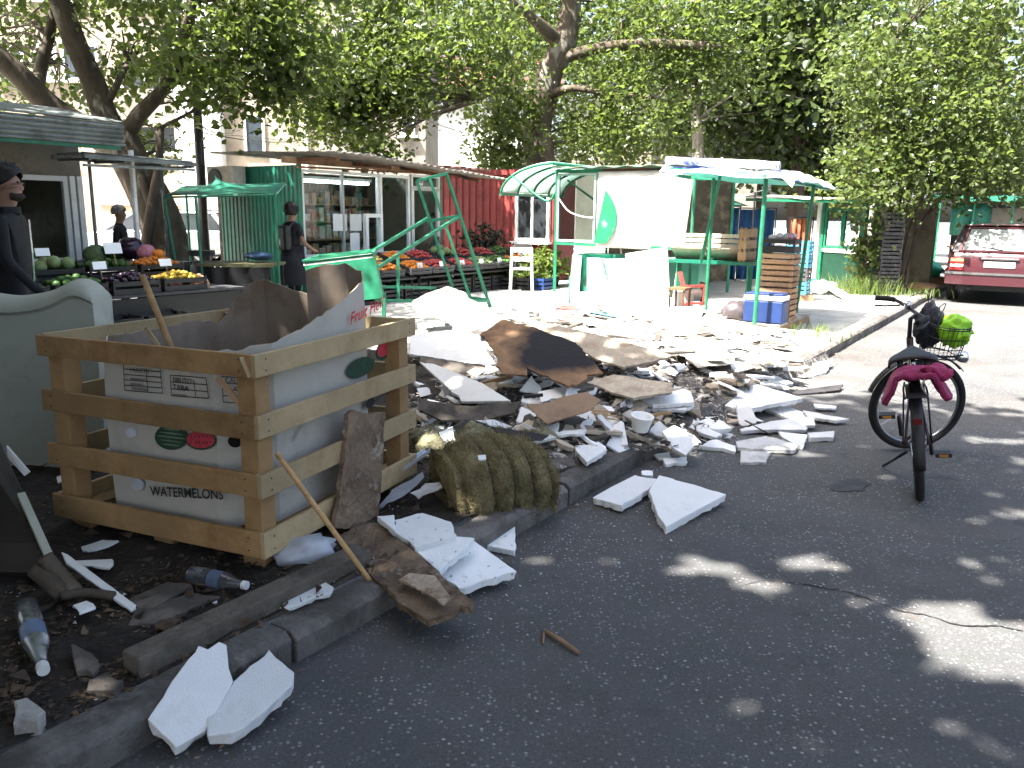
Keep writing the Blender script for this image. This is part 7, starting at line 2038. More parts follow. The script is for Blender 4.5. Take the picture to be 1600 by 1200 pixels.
for bd in bands[1:]:
    c, r = wool_c(bd); b = B(); pts = []
    for k in range(36):
        t = k / 36 * 2 * math.pi; q_ = wool(bd, k / 36); nn = (q_ - c).normalized(); pts.append(q_ + nn * .002)
    b.tube(pts, .006, 6, closed=True); b.build('tie_band', m_felt, wr, smooth=True)
# fuzz on the roll
def fuzz(parent, fn, n, ln, m_, seed):
    g = random.Random(seed); b = B()
    for k in range(n):
        p, nn = fn(g); t = V((g.gauss(0, 1), g.gauss(0, 1), g.gauss(0, 1))).normalized(); d_ = (nn * .5 + t).normalized(); L_ = ln * g.uniform(.4, 1.3); s_ = d_.cross(t + V((.1, .2, .3))).normalized() * .0012
        m1 = p + d_ * L_ * .5 + nn * L_ * .12; e = p + d_ * L_
        b.add([p - s_, p + s_, m1 + s_, m1 - s_, e], [(0, 1, 2, 3), (3, 2, 4)])
    o = b.build('fibres', m_, parent); o['kind'] = 'stuff'
def f_roll(g):
    u, v = g.uniform(0, 1), g.uniform(0, 1); p = wool(u, v); return p, (p - wool_c(u)[0]).normalized()
fuzz(wr, f_roll, 9000, .045, m_wool, 4)
wt = thing('loose_wool', 'loose torn tufts of mineral wool spilling beside the roll', 'insulation', D(720, 720, 4.75) * 1.0)
wt.location.z = PAV
bl_w = []
for px, py, Y, r_ in ((690, 700, 4.9, .13), (735, 690, 4.95, .14), (775, 705, 4.9, .15), (800, 715, 4.85, .15), (700, 730, 4.75, .12), (745, 735, 4.72, .14), (668, 690, 5.0, .10), (840, 705, 4.9, .14), (780, 745, 4.65, .11), (720, 715, 4.85, .13), (660, 725, 4.8, .08), (690, 765, 4.6, .09)):
    bl_w.append((D(px, py, Y), r_))
b = B()
for c, r_ in bl_w:
    def tuft(u, v, c=c, r_=r_):
        th_, ph = u * 2 * math.pi, (v - .5) * math.pi; nn = V((math.cos(ph) * math.cos(th_), math.cos(ph) * math.sin(th_), math.sin(ph) * .75))
        p = c + nn * r_; return p + nn * (.55 * r_ * noise.fractal(p * 7, 1, 2, 4) + .015 * noise.noise(p * 30))
    b.grid(tuft, 34, 20)
b.build('tufts', m_wool2, wt, smooth=True)
def f_tuft(g):
    c, r_ = g.choice(bl_w); nn = V((g.gauss(0, 1), g.gauss(0, 1), g.gauss(0, .8))).normalized(); p = c + nn * r_; return p + nn * (.5 * r_ * noise.fractal(p * 7, 1, 2, 4)), nn
fuzz(wt, f_tuft, 5200, .05, m_wool2, 5)

# ================================================================== BICYCLE
BO = G(1437, 780, 0)
bf = (G(1428, 697, 0) - BO); bf.z = 0; bf.normalize()
bs0 = V((bf.y, -bf.x, 0)); LEAN = R(8)
bu = (Z * math.cos(LEAN) - bs0 * math.sin(LEAN)); bsl = (bs0 * math.cos(LEAN) + Z * math.sin(LEAN))
def bk(x, y, z): return BO + bf * x + bsl * y + bu * z
S_ = bk(.98, 0, .66); A_ = (bk(.90, 0, .98) - S_).normalized()
STEER = Matrix.Rotation(R(-66), 3, A_)
def fk(x, y, z): return S_ + STEER @ (bk(x, y, z) - S_)
WR = .335
bike = thing('bicycle', 'dark city bicycle on its kickstand with front wheel turned sharply', 'bicycle', BO)
m_bframe = mat('dark maroon frame', (.035, .012, .018), .35, .3, 6, spec=.5)
m_rim = mat('rim', (.25, .25, .26), .3, .2, 8, metal=.9)
def wheel(c, axis, name):
    axis = axis.normalized(); a = axis.orthogonal().normalized(); d_ = axis.cross(a)
    ring = lambda r: [c + (a * math.cos(t) + d_ * math.sin(t)) * r for t in [2 * math.pi * k / 56 for k in range(56)]]
    b = B(); b.lathe([(.012, -.05), (.022, -.045), (.018, -.03), (.016, .03), (.022, .045), (.012, .05)], c, axis, 12); w = b.build(name, m_rim, bike, smooth=True)
    b = B(); b.tube(ring(WR - .024), .025, 10, closed=True); b.build('tyre', m_rubber, w, smooth=True)
    b = B(); b.tube(ring(WR - .050), .011, 6, closed=True); b.build('rim', m_rim, w, smooth=True)
    b = B()
    for k in range(32):
        t = 2 * math.pi * k / 32; e = c + (a * math.cos(t) + d_ * math.sin(t)) * (WR - .055); t2 = t + (.5 if k % 2 else -.5); h0 = c + axis * (.035 if k % 4 < 2 else -.035) + (a * math.cos(t2) + d_ * math.sin(t2)) * .02
        b.tube([h0, e], .0013, 4, cap=False)
    b.build('spokes', m_chrome, w)
wheel(bk(0, 0, WR), bsl, 'rear_wheel'); wheel(fk(1.09, 0, WR + .01), STEER @ bsl, 'front_wheel')
def bt(nm, pts, r, m_=m_bframe, n=10):
    b = B(); b.tube(pts, r, n); return b.build(nm, m_, bike, smooth=True)
BB = (.44, 0, .28); ST = (.27, 0, .70)
bt('seat_tube', [bk(*BB), bk(*ST)], .017); bt('down_tube', smooth_path([bk(*BB), bk(.65, 0, .34), bk(.97, 0, .66)], 6), .022); bt('top_tube', smooth_path([bk(.36, 0, .48), bk(.6, 0, .50), bk(.945, 0, .78)], 6), .017)
bt('head_tube', [bk(.985, 0, .63), bk(.935, 0, .83)], .022)
for s in (-1, 1):
    bt('chain_stay', [bk(.42, .03 * s, .28), bk(.15, .06 * s, .31), bk(0, .062 * s, WR)], .010); bt('seat_stay', [bk(.30, .02 * s, .62), bk(0, .062 * s, WR)], .008)
    bt('fork_blade', smooth_path([fk(.985, .045 * s, .64), fk(1.03, .05 * s, .5), fk(1.09, .055 * s, WR + .01)], 5), .012)
bt('fork_crown', [fk(.985, -.05, .645), fk(.985, .05, .645)], .018)
bt('seat_post', [bk(*ST), bk(.235, 0, .79)], .013, m_chrome)
b = B()
def saddle(u, v):
    x = -.10 + u * .27; w = (.125 * (1 - u) ** .7 + .022) * (1 - .12 * (1 - u) ** 6)
    t = (v - .5) * math.pi; return bk(.24 + x - .05, math.sin(t) * w, .80 + .052 * math.cos(t) ** .6 - .01 * math.sin(u * 3.1) - .035 * (1 - u) ** 8)
b.grid(saddle, 18, 17); b.build('saddle', m_black, bike, smooth=True, solid=.012)
for s in (-1, 1):
    bt('saddle_spring', [bk(.13, .07 * s, .74), bk(.13, .07 * s, .81)], .018, m_darkmetal)
bt('stem', [fk(.935, 0, .82), fk(.915, 0, .96), fk(.955, 0, .995)], .014, m_darkmetal)
bar_pts = lambda s: smooth_path([fk(.955, 0, .995), fk(.95, .10 * s, 1.0), fk(.90, .22 * s, 1.03), fk(.80, .30 * s, 1.02)], 6)
for s in (-1, 1):
    bt('handlebar', bar_pts(s), .012, m_darkmetal); bt('grip', bar_pts(s)[-7:], .018, m_rubber); bt('brake_lever', [fk(.93, .20 * s, 1.0), fk(.86, .26 * s, .975), fk(.80, .29 * s, .97)], .007, m_darkmetal)
    b = B(); bt('brake_cable', smooth_path([fk(.9, .2 * s, 1.01), fk(1.06, .12 * s, 1.10), fk(1.04, .02 * s, .8)], 6), .003, m_black, 5)
bt('bell', [fk(.93, -.1, 1.005), fk(.93, -.1, 1.05)], .022, m_chrome)
# rack, mudguards
for s in (-1, 1):
    bt('rack_rail', smooth_path([bk(.22, .05 * s, .655), bk(-.05, .06 * s, .66), bk(-.30, .055 * s, .66)], 4), .006, m_darkmetal, 6); bt('rack_stay', [bk(-.16, .06 * s, .655), bk(-.01, .075 * s, WR)], .005, m_darkmetal, 6)
b = B(); b.box(bk(-.1, 0, .664), (.4, .10, .006), Matrix((bf, bsl, bu)).transposed()); b.build('rack_plate', m_darkmetal, bike)
def guard(cf_, t0, t1, rr=.372, w=.030):
    def g(u, v):
        t = t0 + (t1 - t0) * u; y = (v - .5) * 2 * w; r_ = rr - .35 * y * y / w * 1.0
        return cf_(r_ * math.cos(t), y, r_ * math.sin(t))
    b = B(); b.grid(g, 26, 6); b.build('mudguard', m_black, bike, smooth=True, solid=.003)
guard(lambda x, y, z: bk(x, y, WR + z), R(20), R(190)); guard(lambda x, y, z: fk(1.09 + x, y, WR + .01 + z), R(45), R(165))
b = B(); b.box(bk(-.345, 0, .54), (.012, .045, .03), Matrix((bf, bsl, bu)).transposed()); b.build('rear_reflector', mat('red reflector', (.12, .01, .01), .2), bike)
# crank, pedals, chain guard, kickstand
b = B(); b.lathe([(.09, -.003), (.09, .003)], bk(.44, .05, .28), bsl, 28); b.build('chainring', m_darkmetal, bike)
b = B(); b.tube([bk(.44, .055, .37), bk(0, .055, .375)], .004, 5); b.tube([bk(.44, .055, .195), bk(0, .055, .30)], .004, 5); b.build('chain', m_darkmetal, bike)
for s, ang in ((1, -60), (-1, 120)):
    pe = bk(.44 + .17 * math.cos(R(ang)), .09 * s, .28 + .17 * math.sin(R(ang)))
    b = B(); b.bar(bk(.44, .08 * s, .28), pe, .016, .024); cr_ = b.build('crank', m_darkmetal, bike)
    b = B(); b.box(pe + bsl * s * .065, (.10, .095, .024), Matrix((bf, bsl, bu)).transposed()); b.build('pedal', m_black, bike, bevel=.004)
    b = B(); b.box(pe + bsl * s * .065 - bf * .052, (.004, .05, .014), Matrix((bf, bsl, bu)).transposed()); b.build('pedal_reflector', mat('amber reflector', (.55, .25, .03), .3), bike)
ks = bk(.05, -.06, .27); kse = G(1380, 728, .012)
bt('kickstand', [ks, kse], .009, m_darkmetal, 8)
# basket on the handlebar
bm_ = bike; b = B()
def bp3(x, y, z): return fk(1.03 + x, y, .72 + z)
for z_, gr in ((0, .8), (.07, .87), (.14, .94), (.21, 1.0), (.225, 1.0)):
    ringp = []
    for k in range(28):
        t = 2 * math.pi * k / 28; cx, cy = math.cos(t), math.sin(t); q = 3.2
        rr = (abs(cx) ** q + abs(cy) ** q) ** (-1 / q); ringp.append(bp3(.13 + .125 * gr * cx * rr, .165 * gr * cy * rr, z_))
    b.tube(ringp, .0035, 5, closed=True)
for k in range(28):
    t = 2 * math.pi * k / 28; cx, cy = math.cos(t), math.sin(t); q = 3.2; rr = (abs(cx) ** q + abs(cy) ** q) ** (-1 / q)
    b.tube([bp3(.13 + .1 * cx * rr, .132 * cy * rr, 0), bp3(.13 + .125 * cx * rr, .165 * cy * rr, .225)], .002, 4)
for k in range(7): b.tube([bp3(.04, -.11 + k * .037, 0), bp3(.22, -.11 + k * .037, 0)], .002, 4)
b.build('basket', m_darkmetal, bike)
b = B(); b.lathe([(.015, -.05), (.034, -.02), (.04, .01), (.04, .02), (.0, .026)], fk(1.33, 0, .70), STEER @ bf, 16); b.build('headlight', m_chrome, bike, smooth=True)
bt('headlight_bracket', [fk(1.0, 0, .70), fk(1.29, 0, .70)], .006, m_darkmetal, 6)
# things carried
def cloth_lump(name, label, cat, c, r, m_, seed, amp=.35, fr_=5):
    b = B(); c = V(c); off = V((seed, seed * .7, 0))
    def f(u, v):
        th_, ph = u * 2 * math.pi, (v - .5) * math.pi; nn = V((math.cos(ph) * math.cos(th_), math.cos(ph) * math.sin(th_), math.sin(ph)))
        k = 1 + amp * noise.fractal(nn * fr_ * .5 + off, 1, 2, 3) + amp * .35 * abs(noise.noise(nn * fr_ * 1.6 + off))
        return c + V((nn.x * r[0], nn.y * r[1], nn.z * r[2])) * k
    b.grid(f, 40, 24); return tag(b.build(name, m_, smooth=True), label, cat)
m_pink = mat('magenta cloth', (.22, .018, .075), .75, .25, 6, bump=.3, bscale=40)
jk = thing('folded_jacket', 'magenta jacket folded over the bicycle rack behind the saddle', 'jacket', bk(-.05, 0, .66))
b = B()
def jak(u, v):
    x = -.20 + v * .34; t = (u - .5) * 2
    y = t * .165; z = .70 + .055 * (1 - abs(t) ** 2.2) - .085 * max(0, abs(t) - .55) / .45
    p = bk(x, y, z); return p + bu * .028 * noise.fractal(p * 9, 1, 2, 4) + bsl * .02 * noise.noise(p * 8) + bf * .02 * noise.noise(p * 7 + V((3, 0, 0)))
b.grid(jak, 50, 34); b.build('body', m_pink, jk, smooth=True, solid=.03)
b = B(); b.grid(lambda u, v: bk(-.16 + v * .2, .06 + u * .11 + .02 * math.sin(v * 9), .775 - .03 * u + .02 * math.sin(u * 7 + v * 5)), 24, 18); b.build('sleeve', m_pink, jk, smooth=True, solid=.03)
b = B(); b.tube(smooth_path([bk(-.21, .05, .745), bk(-.215, .03, .71), bk(-.21, .055, .66)], 4), .005, 6); b.build('grey_piping', mat('grey piping', (.35, .33, .33), .6), jk)
cloth_lump('plastic_bag', 'lime green plastic bag stuffed in the bicycle basket', 'bag', fk(1.20, .06, .90), (.10, .085, .10), mat('lime plastic', (.28, .62, .02), .4, .2, 9, spec=.4), 3.0)
cloth_lump('cloth_bag', 'dark cloth bag beside the lime bag in the bicycle basket', 'bag', fk(1.08, -.05, .90), (.09, .09, .13), mat('dark bag cloth', (.03, .032, .045), .8, .3, 9), 5.0)

# ================================================================== CARS
def car(label, O, f, paint, name='parked_car', group=None, sc_=1.0):
    s = V((f.y, -f.x, 0))
    def q(x, y, z): return O + (f * x + s * y + Z * z) * sc_      # x from the rear bumper forwards
    t = thing(name, label, 'car', O)
    m_trim = m_black
    def ring(x, hw, z0, z1, rr=.10, tuck=0.0, n=5, xo=None):
        pts = []
        prof = [(-hw + rr, z0), (hw - rr, z0), (hw, z0 + rr * 1.2), (hw + .012, (z0 + z1) / 2), (hw - tuck, z1 - rr * .5), (hw - tuck - rr * .6, z1), (-hw + tuck + rr * .6, z1), (-hw + tuck, z1 - rr * .5), (-hw - .012, (z0 + z1) / 2), (-hw, z0 + rr * 1.2)]
        return [q(x, y, z) for y, z in prof]
    st_ = [(.06, .74, .42, .86), (.10, .80, .36, .93), (.30, .85, .30, .955), (.8, .865, .26, .96), (1.8, .87, .24, .955), (3.0, .87, .24, .95), (3.45, .865, .26, .93), (4.2, .84, .30, .82), (4.6, .78, .36, .72), (4.7, .70, .42, .66)]
    b = B(); R_ = [ring(*r) for r in st_]; n = len(R_[0])
    vs2 = [p for r in R_ for p in r]
    fs2 = [(i * n + j, i * n + (j + 1) % n, (i + 1) * n + (j + 1) % n, (i + 1) * n + j) for i in range(len(R_) - 1) for j in range(n)] + [tuple(reversed(range(n))), tuple(range((len(R_) - 1) * n, len(R_) * n))]
    b.add(vs2, fs2); b.build('body', paint, t, smooth=True, bevel=.015, fix=True)
    # greenhouse: glass core, painted roof and pillars
    gs = [(.14, .76, .945, .95), (.22, .755, .945, 1.10), (.50, .72, .945, 1.40), (.62, .70, .945, 1.43), (1.8, .69, .945, 1.455), (2.5, .69, .945, 1.43), (2.75, .695, .945, 1.38), (3.45, .76, .925, .94)]
    b = B(); P = []
    for x, hw, z0, z1 in gs: P += [q(x, -.79 if z1 < 1.0 else -.80, z0), q(x, .79 if z1 < 1.0 else .80, z0), q(x, .80 - (z1 - .945) * .33, z1), q(x, -.80 + (z1 - .945) * .33, z1)]
    m = len(gs); b.add(P, [(i * 4 + j, i * 4 + (j + 1) % 4, (i + 1) * 4 + (j + 1) % 4, (i + 1) * 4 + j) for i in range(m - 1) for j in range(4)] + [(3, 2, 1, 0), (m * 4 - 4, m * 4 - 3, m * 4 - 2, m * 4 - 1)])
    b.build('windows', m_darkglass, t, fix=True)
    def yw(z): return .80 - (z - .945) * .33
    b = B(); b.grid(lambda u, v: q(.46 + u * 2.15, (v - .5) * 2 * (yw(1.40) + .012), 1.415 + .045 * math.sin(math.pi * (.08 + u * .84)) ** .5 * (1 - (abs(v - .5) * 2) ** 4 * .8)), 16, 14); b.build('roof', paint, t, smooth=True, solid=.03)
    for s_ in (-1, 1):
        for xa, xb in (((.13), (.50)), ((1.45), (1.42)), ((2.28), (2.22)), ((3.42), (2.62))):
            b = B(); b.bar(q(xa, s_ * (yw(.95) + .004), .95), q(xb, s_ * (yw(1.40) + .006), 1.42), .09 if xa != .13 else .12, .02, up=s * s_); b.build('pillar', paint, t)
        b = B(); b.tube([q(.55, s_ * .60, 1.47), q(.62, s_ * .60, 1.50), q(2.2, s_ * .60, 1.52), q(2.3, s_ * .60, 1.485)], .016, 6); b.build('roof_rail', m_trim, t, smooth=True)
        b = B(); b.bar(q(.3, s_ * .885, .55), q(4.3, s_ * .875, .55), .02, .16, up=Z); b.build('side_moulding', paint, t, bevel=.005)
        # lights
        b = B(); b.box(q(.075, s_ * .68, .73), (.09, .24, .24), Matrix((f, s, Z)).transposed()); tl = b.build('tail_light', mat('tail light red', (.30, .02, .02), .2, .2, 6, spec=.6), t, bevel=.015)
        b = B(); b.box(q(.028, s_ * .68, .70), (.006, .22, .055), Matrix((f, s, Z)).transposed()); b.build('reversing_lens', mat('pale lens', (.7, .6, .55), .2), tl)
        b = B(); b.box(q(.028, s_ * .68, .80), (.006, .22, .05), Matrix((f, s, Z)).transposed()); b.build('indicator_lens', mat('amber lens', (.55, .22, .1), .2), tl)
    # tailgate details
    rot = Matrix((f, s, Z)).transposed()
    b = B(); b.prism([q(.135, -.62, .985), q(.135, .62, .985), q(.44, .54, 1.36), q(.44, -.54, 1.36)], (f * -.012 - Z * .0) * sc_); rw = b.build('rear_window', mat('hazy rear glass', (.14, .16, .16), .15, .3, 3, spec=.6), t, fix=True)
    for a_, c_ in (((.125, -.66, .965), (.125, .66, .965)), ((.455, -.57, 1.385), (.455, .57, 1.385)), ((.125, -.66, .965), (.455, -.57, 1.385)), ((.125, .66, .965), (.455, .57, 1.385))):
        b = B(); b.bar(q(*a_), q(*c_), .05, .03); b.build('tailgate_frame', paint, t)
    b = B(); b.bar(q(.115, .02, .995), q(.19, -.44, 1.06), .014, .014); b.build('rear_wiper', m_black, t)
    b = B(); b.box(q(.05, 0, .835), (.05, .62, .035), rot); b.build('plate_light_bar', m_chrome, t, bevel=.006)
    b = B(); b.box(q(.053, 0, .735), (.012, .52, .115), rot); npl = b.build('number_plate', m_card, t, bevel=.004)
    for k in range(7):
        b = B(); b.box(q(.045, -.18 + k * .06, .735), (.004, .028, .05), rot); b.build('plate_mark', mat('blurred plate ink', (.42, .43, .45), .7), npl)
    b = B(); P2 = []
    for k in range(13):
        a_ = -1 + k / 6.0; x = .0 + .10 * abs(a_) ** 4; P2.append((x, a_ * .86))
    for z0, z1, m_, nm, pr in ((.36, .60, paint, 'bumper', -.01), (.545, .585, m_chrome, 'bumper_strip', -.028)):
        b = B(); b.add([q(x + pr, y, z) for x, y in P2 for z in (z0, z1)] + [q(x + .10, y * .99, z) for x, y in P2 for z in (z0, z1)], [(2 * i, 2 * i + 2, 2 * i + 3, 2 * i + 1) for i in range(12)] + [(2 * i + 1, 2 * i + 3, 26 + 2 * i + 3, 26 + 2 * i + 1) for i in range(12)] + [(2 * i, 26 + 2 * i, 26 + 2 * i + 2, 2 * i + 2) for i in range(12)])
        b.build(nm, m_, t, smooth=False, fix=True)
    b = B(); b.box(q(.35, 0, .30), (.4, 1.4, .1), rot); b.build('undertray', m_black, t)
    b = B(); b.tube([q(.06, -.45, .29), q(.5, -.45, .29)], .03, 10); b.build('exhaust', m_darkmetal, t)
    for x in (.85, 3.65):
        for s_ in (-1, 1):
            c = q(x, s_ * .76, .31)
            b = B(); b.lathe([(.19, -.10), (.19, .085), (.14, .095), (.0, .08)], c, s * s_, 20); w = b.build('wheel', m_rim, t)
            b = B(); b.lathe([(.2, -.1), (.29, -.1), (.31, -.06), (.31, .06), (.29, .10), (.2, .1)], c, s * s_, 28, cap=False); b.build('tyre', m_rubber, w, smooth=True)
    for s_ in (-1, 1):
        b = B(); b.box(q(4.62, s_ * .6, .66), (.1, .3, .12), rot); b.build('headlight', m_chrome, t, bevel=.02)
    return t
m_burg = mat('burgundy paint', (.06, .014, .02), .28, .1, 2, spec=.5, coat=.6)
m_silver = mat('silver paint', (.42, .44, .46), .3, .08, 2, spec=.5, metal=.4, coat=.4)
co = G(1553, 478, 0)
car('burgundy estate car parked at the kerb seen from behind', co + RD * .0, RD, m_burg, sc_=1.05)
car('silver car parked behind the green kiosk, only its nose showing', V((D(372, 380, 24).x, 24, PAV)), V((-.9, -.1, 0)).normalized(), m_silver)

# ================================================================== PEOPLE
m_skin = mat('skin', (.30, .175, .12), .6, .1, 8)
m_clothblack = mat('black clothing', (.018, .018, .021), .85, .35, 7, bump=.2)
m_clothnavy = mat('dark jacket', (.012, .0125, .015), .8, .3, 7, bump=.2)
m_clothwhite = mat('white shirt', (.75, .75, .74), .8, .08, 7)
m_clothgrey = mat('grey top', (.25, .26, .28), .8, .2, 7)
m_hairb = mat('black hair', (.012, .010, .009), .6, .4, 30)
m_hairg = mat('grey hair', (.14, .13, .12), .7, .3, 30)
def person(label, base, face_deg, h, mats, region, joints=None, hair=m_hairb, hair_kind='short', group=None):
    """one skinned body; mats = materials, region(centre in body space) -> material index"""
    J = {'pelvis': ((0, 0, .95), (.155, .11)), 'spine': ((0, 0, 1.13), (.14, .10)), 'chest': ((0, 0, 1.33), (.165, .115)), 'neckb': ((0, -.01, 1.47), (.075, .075)), 'neck': ((0, .0, 1.53), (.052, .055)), 'jaw': ((0, .03, 1.60), (.066, .075)), 'head': ((0, .015, 1.67), (.078, .095)), 'crown': ((0, .0, 1.735), (.06, .075)), 'nose': ((0, .115, 1.645), (.012, .018)),
         'earl': ((-.085, -.005, 1.65), (.014, .024)), 'earr': ((.085, -.005, 1.65), (.014, .024))}
    E_ = [('pelvis', 'spine'), ('spine', 'chest'), ('chest', 'neckb'), ('neckb', 'neck'), ('neck', 'jaw'), ('jaw', 'head'), ('head', 'crown'), ('jaw', 'nose'), ('head', 'earl'), ('head', 'earr')]
    for s_, n_ in ((-1, 'l'), (1, 'r')):
        J['hip' + n_] = ((.085 * s_, 0, .90), (.095, .10)); J['knee' + n_] = ((.095 * s_, .02, .50), (.06, .065)); J['ankle' + n_] = ((.095 * s_, -.02, .09), (.042, .045)); J['toe' + n_] = ((.11 * s_, .13, .035), (.04, .03))
        J['sh' + n_] = ((.175 * s_, 0, 1.41), (.06, .065)); J['el' + n_] = ((.235 * s_, -.03, 1.14), (.042, .045)); J['wr' + n_] = ((.25 * s_, .06, .91), (.03, .03)); J['palm' + n_] = ((.25 * s_, .085, .85), (.036, .018))
        E_ += [('pelvis', 'hip' + n_), ('hip' + n_, 'knee' + n_), ('knee' + n_, 'ankle' + n_), ('ankle' + n_, 'toe' + n_), ('chest', 'sh' + n_), ('sh' + n_, 'el' + n_), ('el' + n_, 'wr' + n_), ('wr' + n_, 'palm' + n_)]
    if joints:
        for k, v in joints.items(): J[k] = (v, J[k][1])
    for n_ in 'lr':
        p = V(J['palm' + n_][0]); w = V(J['wr' + n_][0]); d_ = (p - w).normalized(); sd = V((1, 0, 0)) if abs(d_.x) < .8 else V((0, 1, 0)); sd = (sd - d_ * sd.dot(d_)).normalized(); inn = d_.cross(sd)
        for k, (o_, L_) in enumerate(((-.026, .06), (-.009, .075), (.009, .07), (.025, .055))):
            a = 'f%s%d' % (n_, k); J[a] = (tuple(p + sd * o_ + d_ * L_ * .6), (.009, .009)); J[a + 't'] = (tuple(p + sd * o_ + d_ * L_ + inn * .018), (.008, .008)); E_ += [('palm' + n_, a), (a, a + 't')]
        J['th' + n_] = (tuple(w.lerp(p, .5) + inn * .035), (.011, .011)); J['tht' + n_] = (tuple(p + inn * .05 + d_ * .01), (.009, .009)); E_ += [('palm' + n_, 'th' + n_), ('th' + n_, 'tht' + n_)]
    names = list(J)
    me = bpy.data.meshes.new('body'); me.from_pydata([J[n][0] for n in names], [(names.index(a), names.index(c)) for a, c in E_], [])
    o = bpy.data.objects.new('tmp', me); col.objects.link(o)
    o.modifiers.new('skin', 'SKIN'); sd_ = o.modifiers.new('sub', 'SUBSURF'); sd_.levels = 2; sd_.render_levels = 2
    lay_ = me.skin_vertices[0].data
    for i, n in enumerate(names): lay_[i].radius = J[n][1]; lay_[i].use_root = (n == 'pelvis')
    ev = bpy.data.meshes.new_from_object(o.evaluated_get(bpy.context.evaluated_depsgraph_get()))
    bpy.data.objects.remove(o)
    root = thing('person', label, 'person', base, R(face_deg), group)
    k = h / 1.80
    for m_ in mats: ev.materials.append(m_)
    for p in ev.polygons: p.material_index = region(p.center); p.use_smooth = True
    for v in ev.vertices: v.co *= k
    bo = bpy.data.objects.new('body', ev); col.objects.link(bo); bo.parent = root
    M_ = root.matrix_basis
    def w_(x, y, z): return M_ @ (V((x, y, z)) * k)
    hb = V(J['head'][0])
    if hair:
        b = B(); g = random.Random(int(h * 1000))
        def hr(u, v):
            th_ = u * 2 * math.pi; fr2 = max(0, math.sin(th_)) ** 1.5; ph = v * math.pi * ((.60 if hair_kind == 'short' else .70) * (1 - fr2) + .36 * fr2); nn = V((math.sin(ph) * math.cos(th_), math.sin(ph) * math.sin(th_), math.cos(ph)))
            r_ = .118 if hair_kind == 'short' else .135
            p = hb + V((0, -.012, .015)) + V((nn.x * r_ * .88, nn.y * r_, nn.z * r_)) * (1 + .14 * noise.noise(nn * 6) + .10 * noise.noise(nn * 15)); return w_(*p)
        b.grid(hr, 30, 16); b.build('hair', hair, root, smooth=True, solid=.012)
    b = B()
    for s_ in (-1, 1): b.ball(w_(hb.x + .030 * s_, hb.y + .080, hb.z - .004), .010 * k, 8, 5)
    b.build('eyes', m_hairb, root)
    return root, w_
def reg(top, trouser, shoe=None, short=False, skin_i=0):
    def f(c):
        if c.z > 1.50: return 0
        if c.z < .10: return shoe if shoe is not None else trouser
        if c.z < .88 and abs(c.x) < .2: return trouser
        if c.z < .93 and abs(c.x) > .2: return 0
        if short and abs(c.x) > .21 and c.z < 1.25: return 0
        return top
    return f
# man at the left edge
pm = D(8, 300, 5.7)
man, w_ = person('bearded man in a dark jacket walking past behind the pale sofa section', V((pm.x, pm.y, PAV)), -78, 1.80, [m_skin, m_clothnavy, m_clothblack], reg(1, 2, 2),
                 {'elr': (.25, .05, 1.15), 'wrr': (.24, .22, .98), 'palmr': (.235, .28, .94), 'kneel': (-.1, .15, .52), 'anklel': (-.1, .05, .1), 'toel': (-.11, .2, .04), 'elbowx': (0, 0, 0)} if False else {'elr': (.25, .05, 1.15), 'wrr': (.24, .20, .97), 'palmr': (.235, .26, .93)}, m_hairb)
b = B(); b.grid(lambda u, v: w_(*(V((0, .035, 1.60)) + V((.070 * math.sin((u - .5) * 3.2) * math.sin(.8 + v * 1.9), .078 * math.cos((u - .5) * 2.8) * math.sin(.8 + v * 1.9), -.055 * (v + .05))) * (1 + .06 * noise.noise(V((u * 20, v * 20, 0)))))), 24, 12); b.build('beard', mat('beard', (.03, .022, .018), .9, .4, 40), man, smooth=True, solid=.006)
b = B(); b.tube([w_(.0, .128, 1.42), w_(.0, .128, 1.2), w_(0, .12, 1.0)], .008, 6); b.build('zip', m_chrome, man)
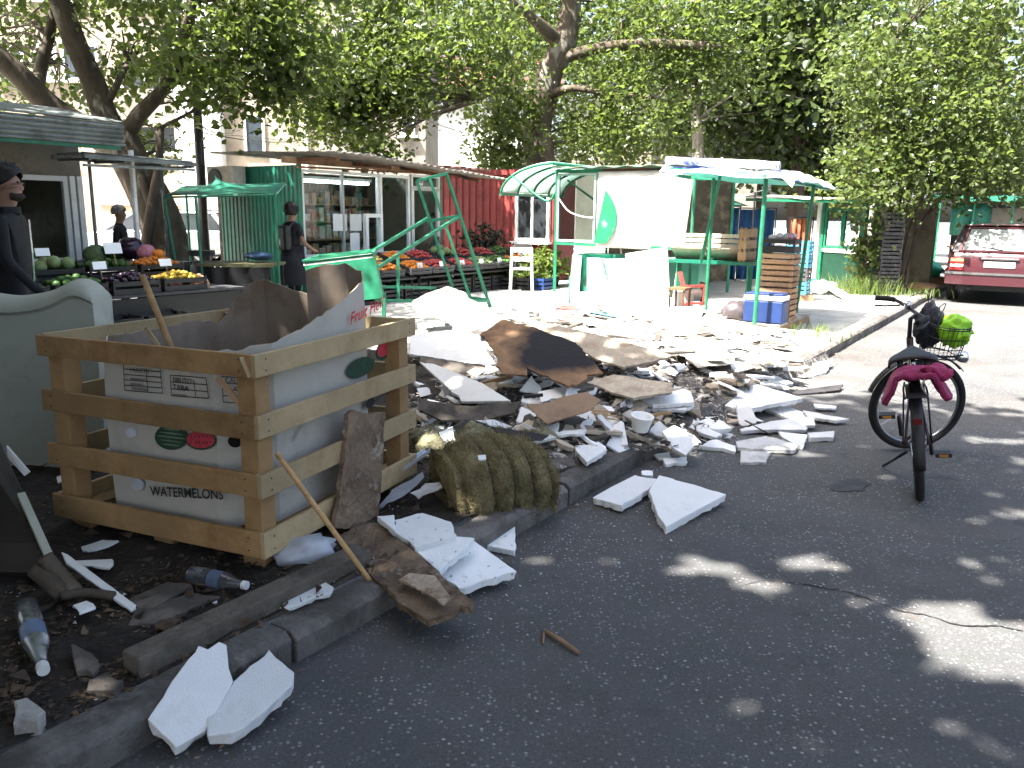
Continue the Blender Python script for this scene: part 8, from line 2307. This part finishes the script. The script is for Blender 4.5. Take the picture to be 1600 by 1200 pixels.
b = B(); b.grid(lambda u, v: w_(.088 * math.cos(u * 6.283), -.01 + .088 * math.sin(u * 6.283), 1.455 + .05 * v), 20, 4); b.build('collar', m_clothnavy, man, smooth=True, solid=.008)
# man behind the vegetables
pv = D(186, 340, 12.0)
person('grey-haired vendor in black behind the vegetable crates', V((pv.x, pv.y, PAV)), -80, 1.56, [m_skin, m_clothblack, m_clothblack], reg(1, 2), None, m_hairg)
# passer-by far behind
pw = D(211, 345, 24)
person('distant passer-by in a white shirt beside the leaning tree trunk', V((pw.x, pw.y, PAV)), 20, 1.58, [m_skin, m_clothwhite, m_clothgrey], reg(1, 2, short=True), None, mat('fair hair', (.3, .18, .09), .7))
# woman with backpack
pw = D(455, 335, 12.9)
wo, w_ = person('woman in black with a black backpack standing by the fruit stand', V((pw.x, pw.y, PAV)), -35, 1.62, [m_skin, m_clothblack, m_clothblack], reg(1, 2, short=True),
                {'elr': (.26, .02, 1.15), 'wrr': (.30, .18, 1.02), 'palmr': (.31, .24, 1.0)}, m_hairb, 'bob')
b = B(); b.box(w_(0, -.19, 1.22), (.28, .14, .38), Matrix.Rotation(R(-35), 3, 'Z')); bp_ = b.build('backpack', m_black, wo, bevel=.05)
b = B(); b.box(w_(0, -.268, 1.15), (.018, .01, .09), Matrix.Rotation(R(-35), 3, 'Z')); b.build('backpack_tag', m_card, bp_)
b = B(); b.lathe([(.16, .0), (.17, .1), (.20, -.25), (.23, -.5)], w_(0, 0, .98), Z, 20, cap=False); b.build('skirt', m_clothblack, wo, smooth=True)
for s_ in (-1, 1):
    b = B(); b.tube(smooth_path([w_(.09 * s_, -.13, 1.40), w_(.10 * s_, -.02, 1.475), w_(.10 * s_, .11, 1.36), w_(.12 * s_, .02, 1.12)], 4), .018, 6); b.build('strap', m_black, wo)
pf = D(681, 352, 17.6)
person('shopper in a pale grey top bending over the far end of the fruit stand', V((pf.x, pf.y, PAV)), 60, 1.55, [m_skin, m_clothgrey, m_clothblack], reg(1, 2, short=True), None, m_hairb)
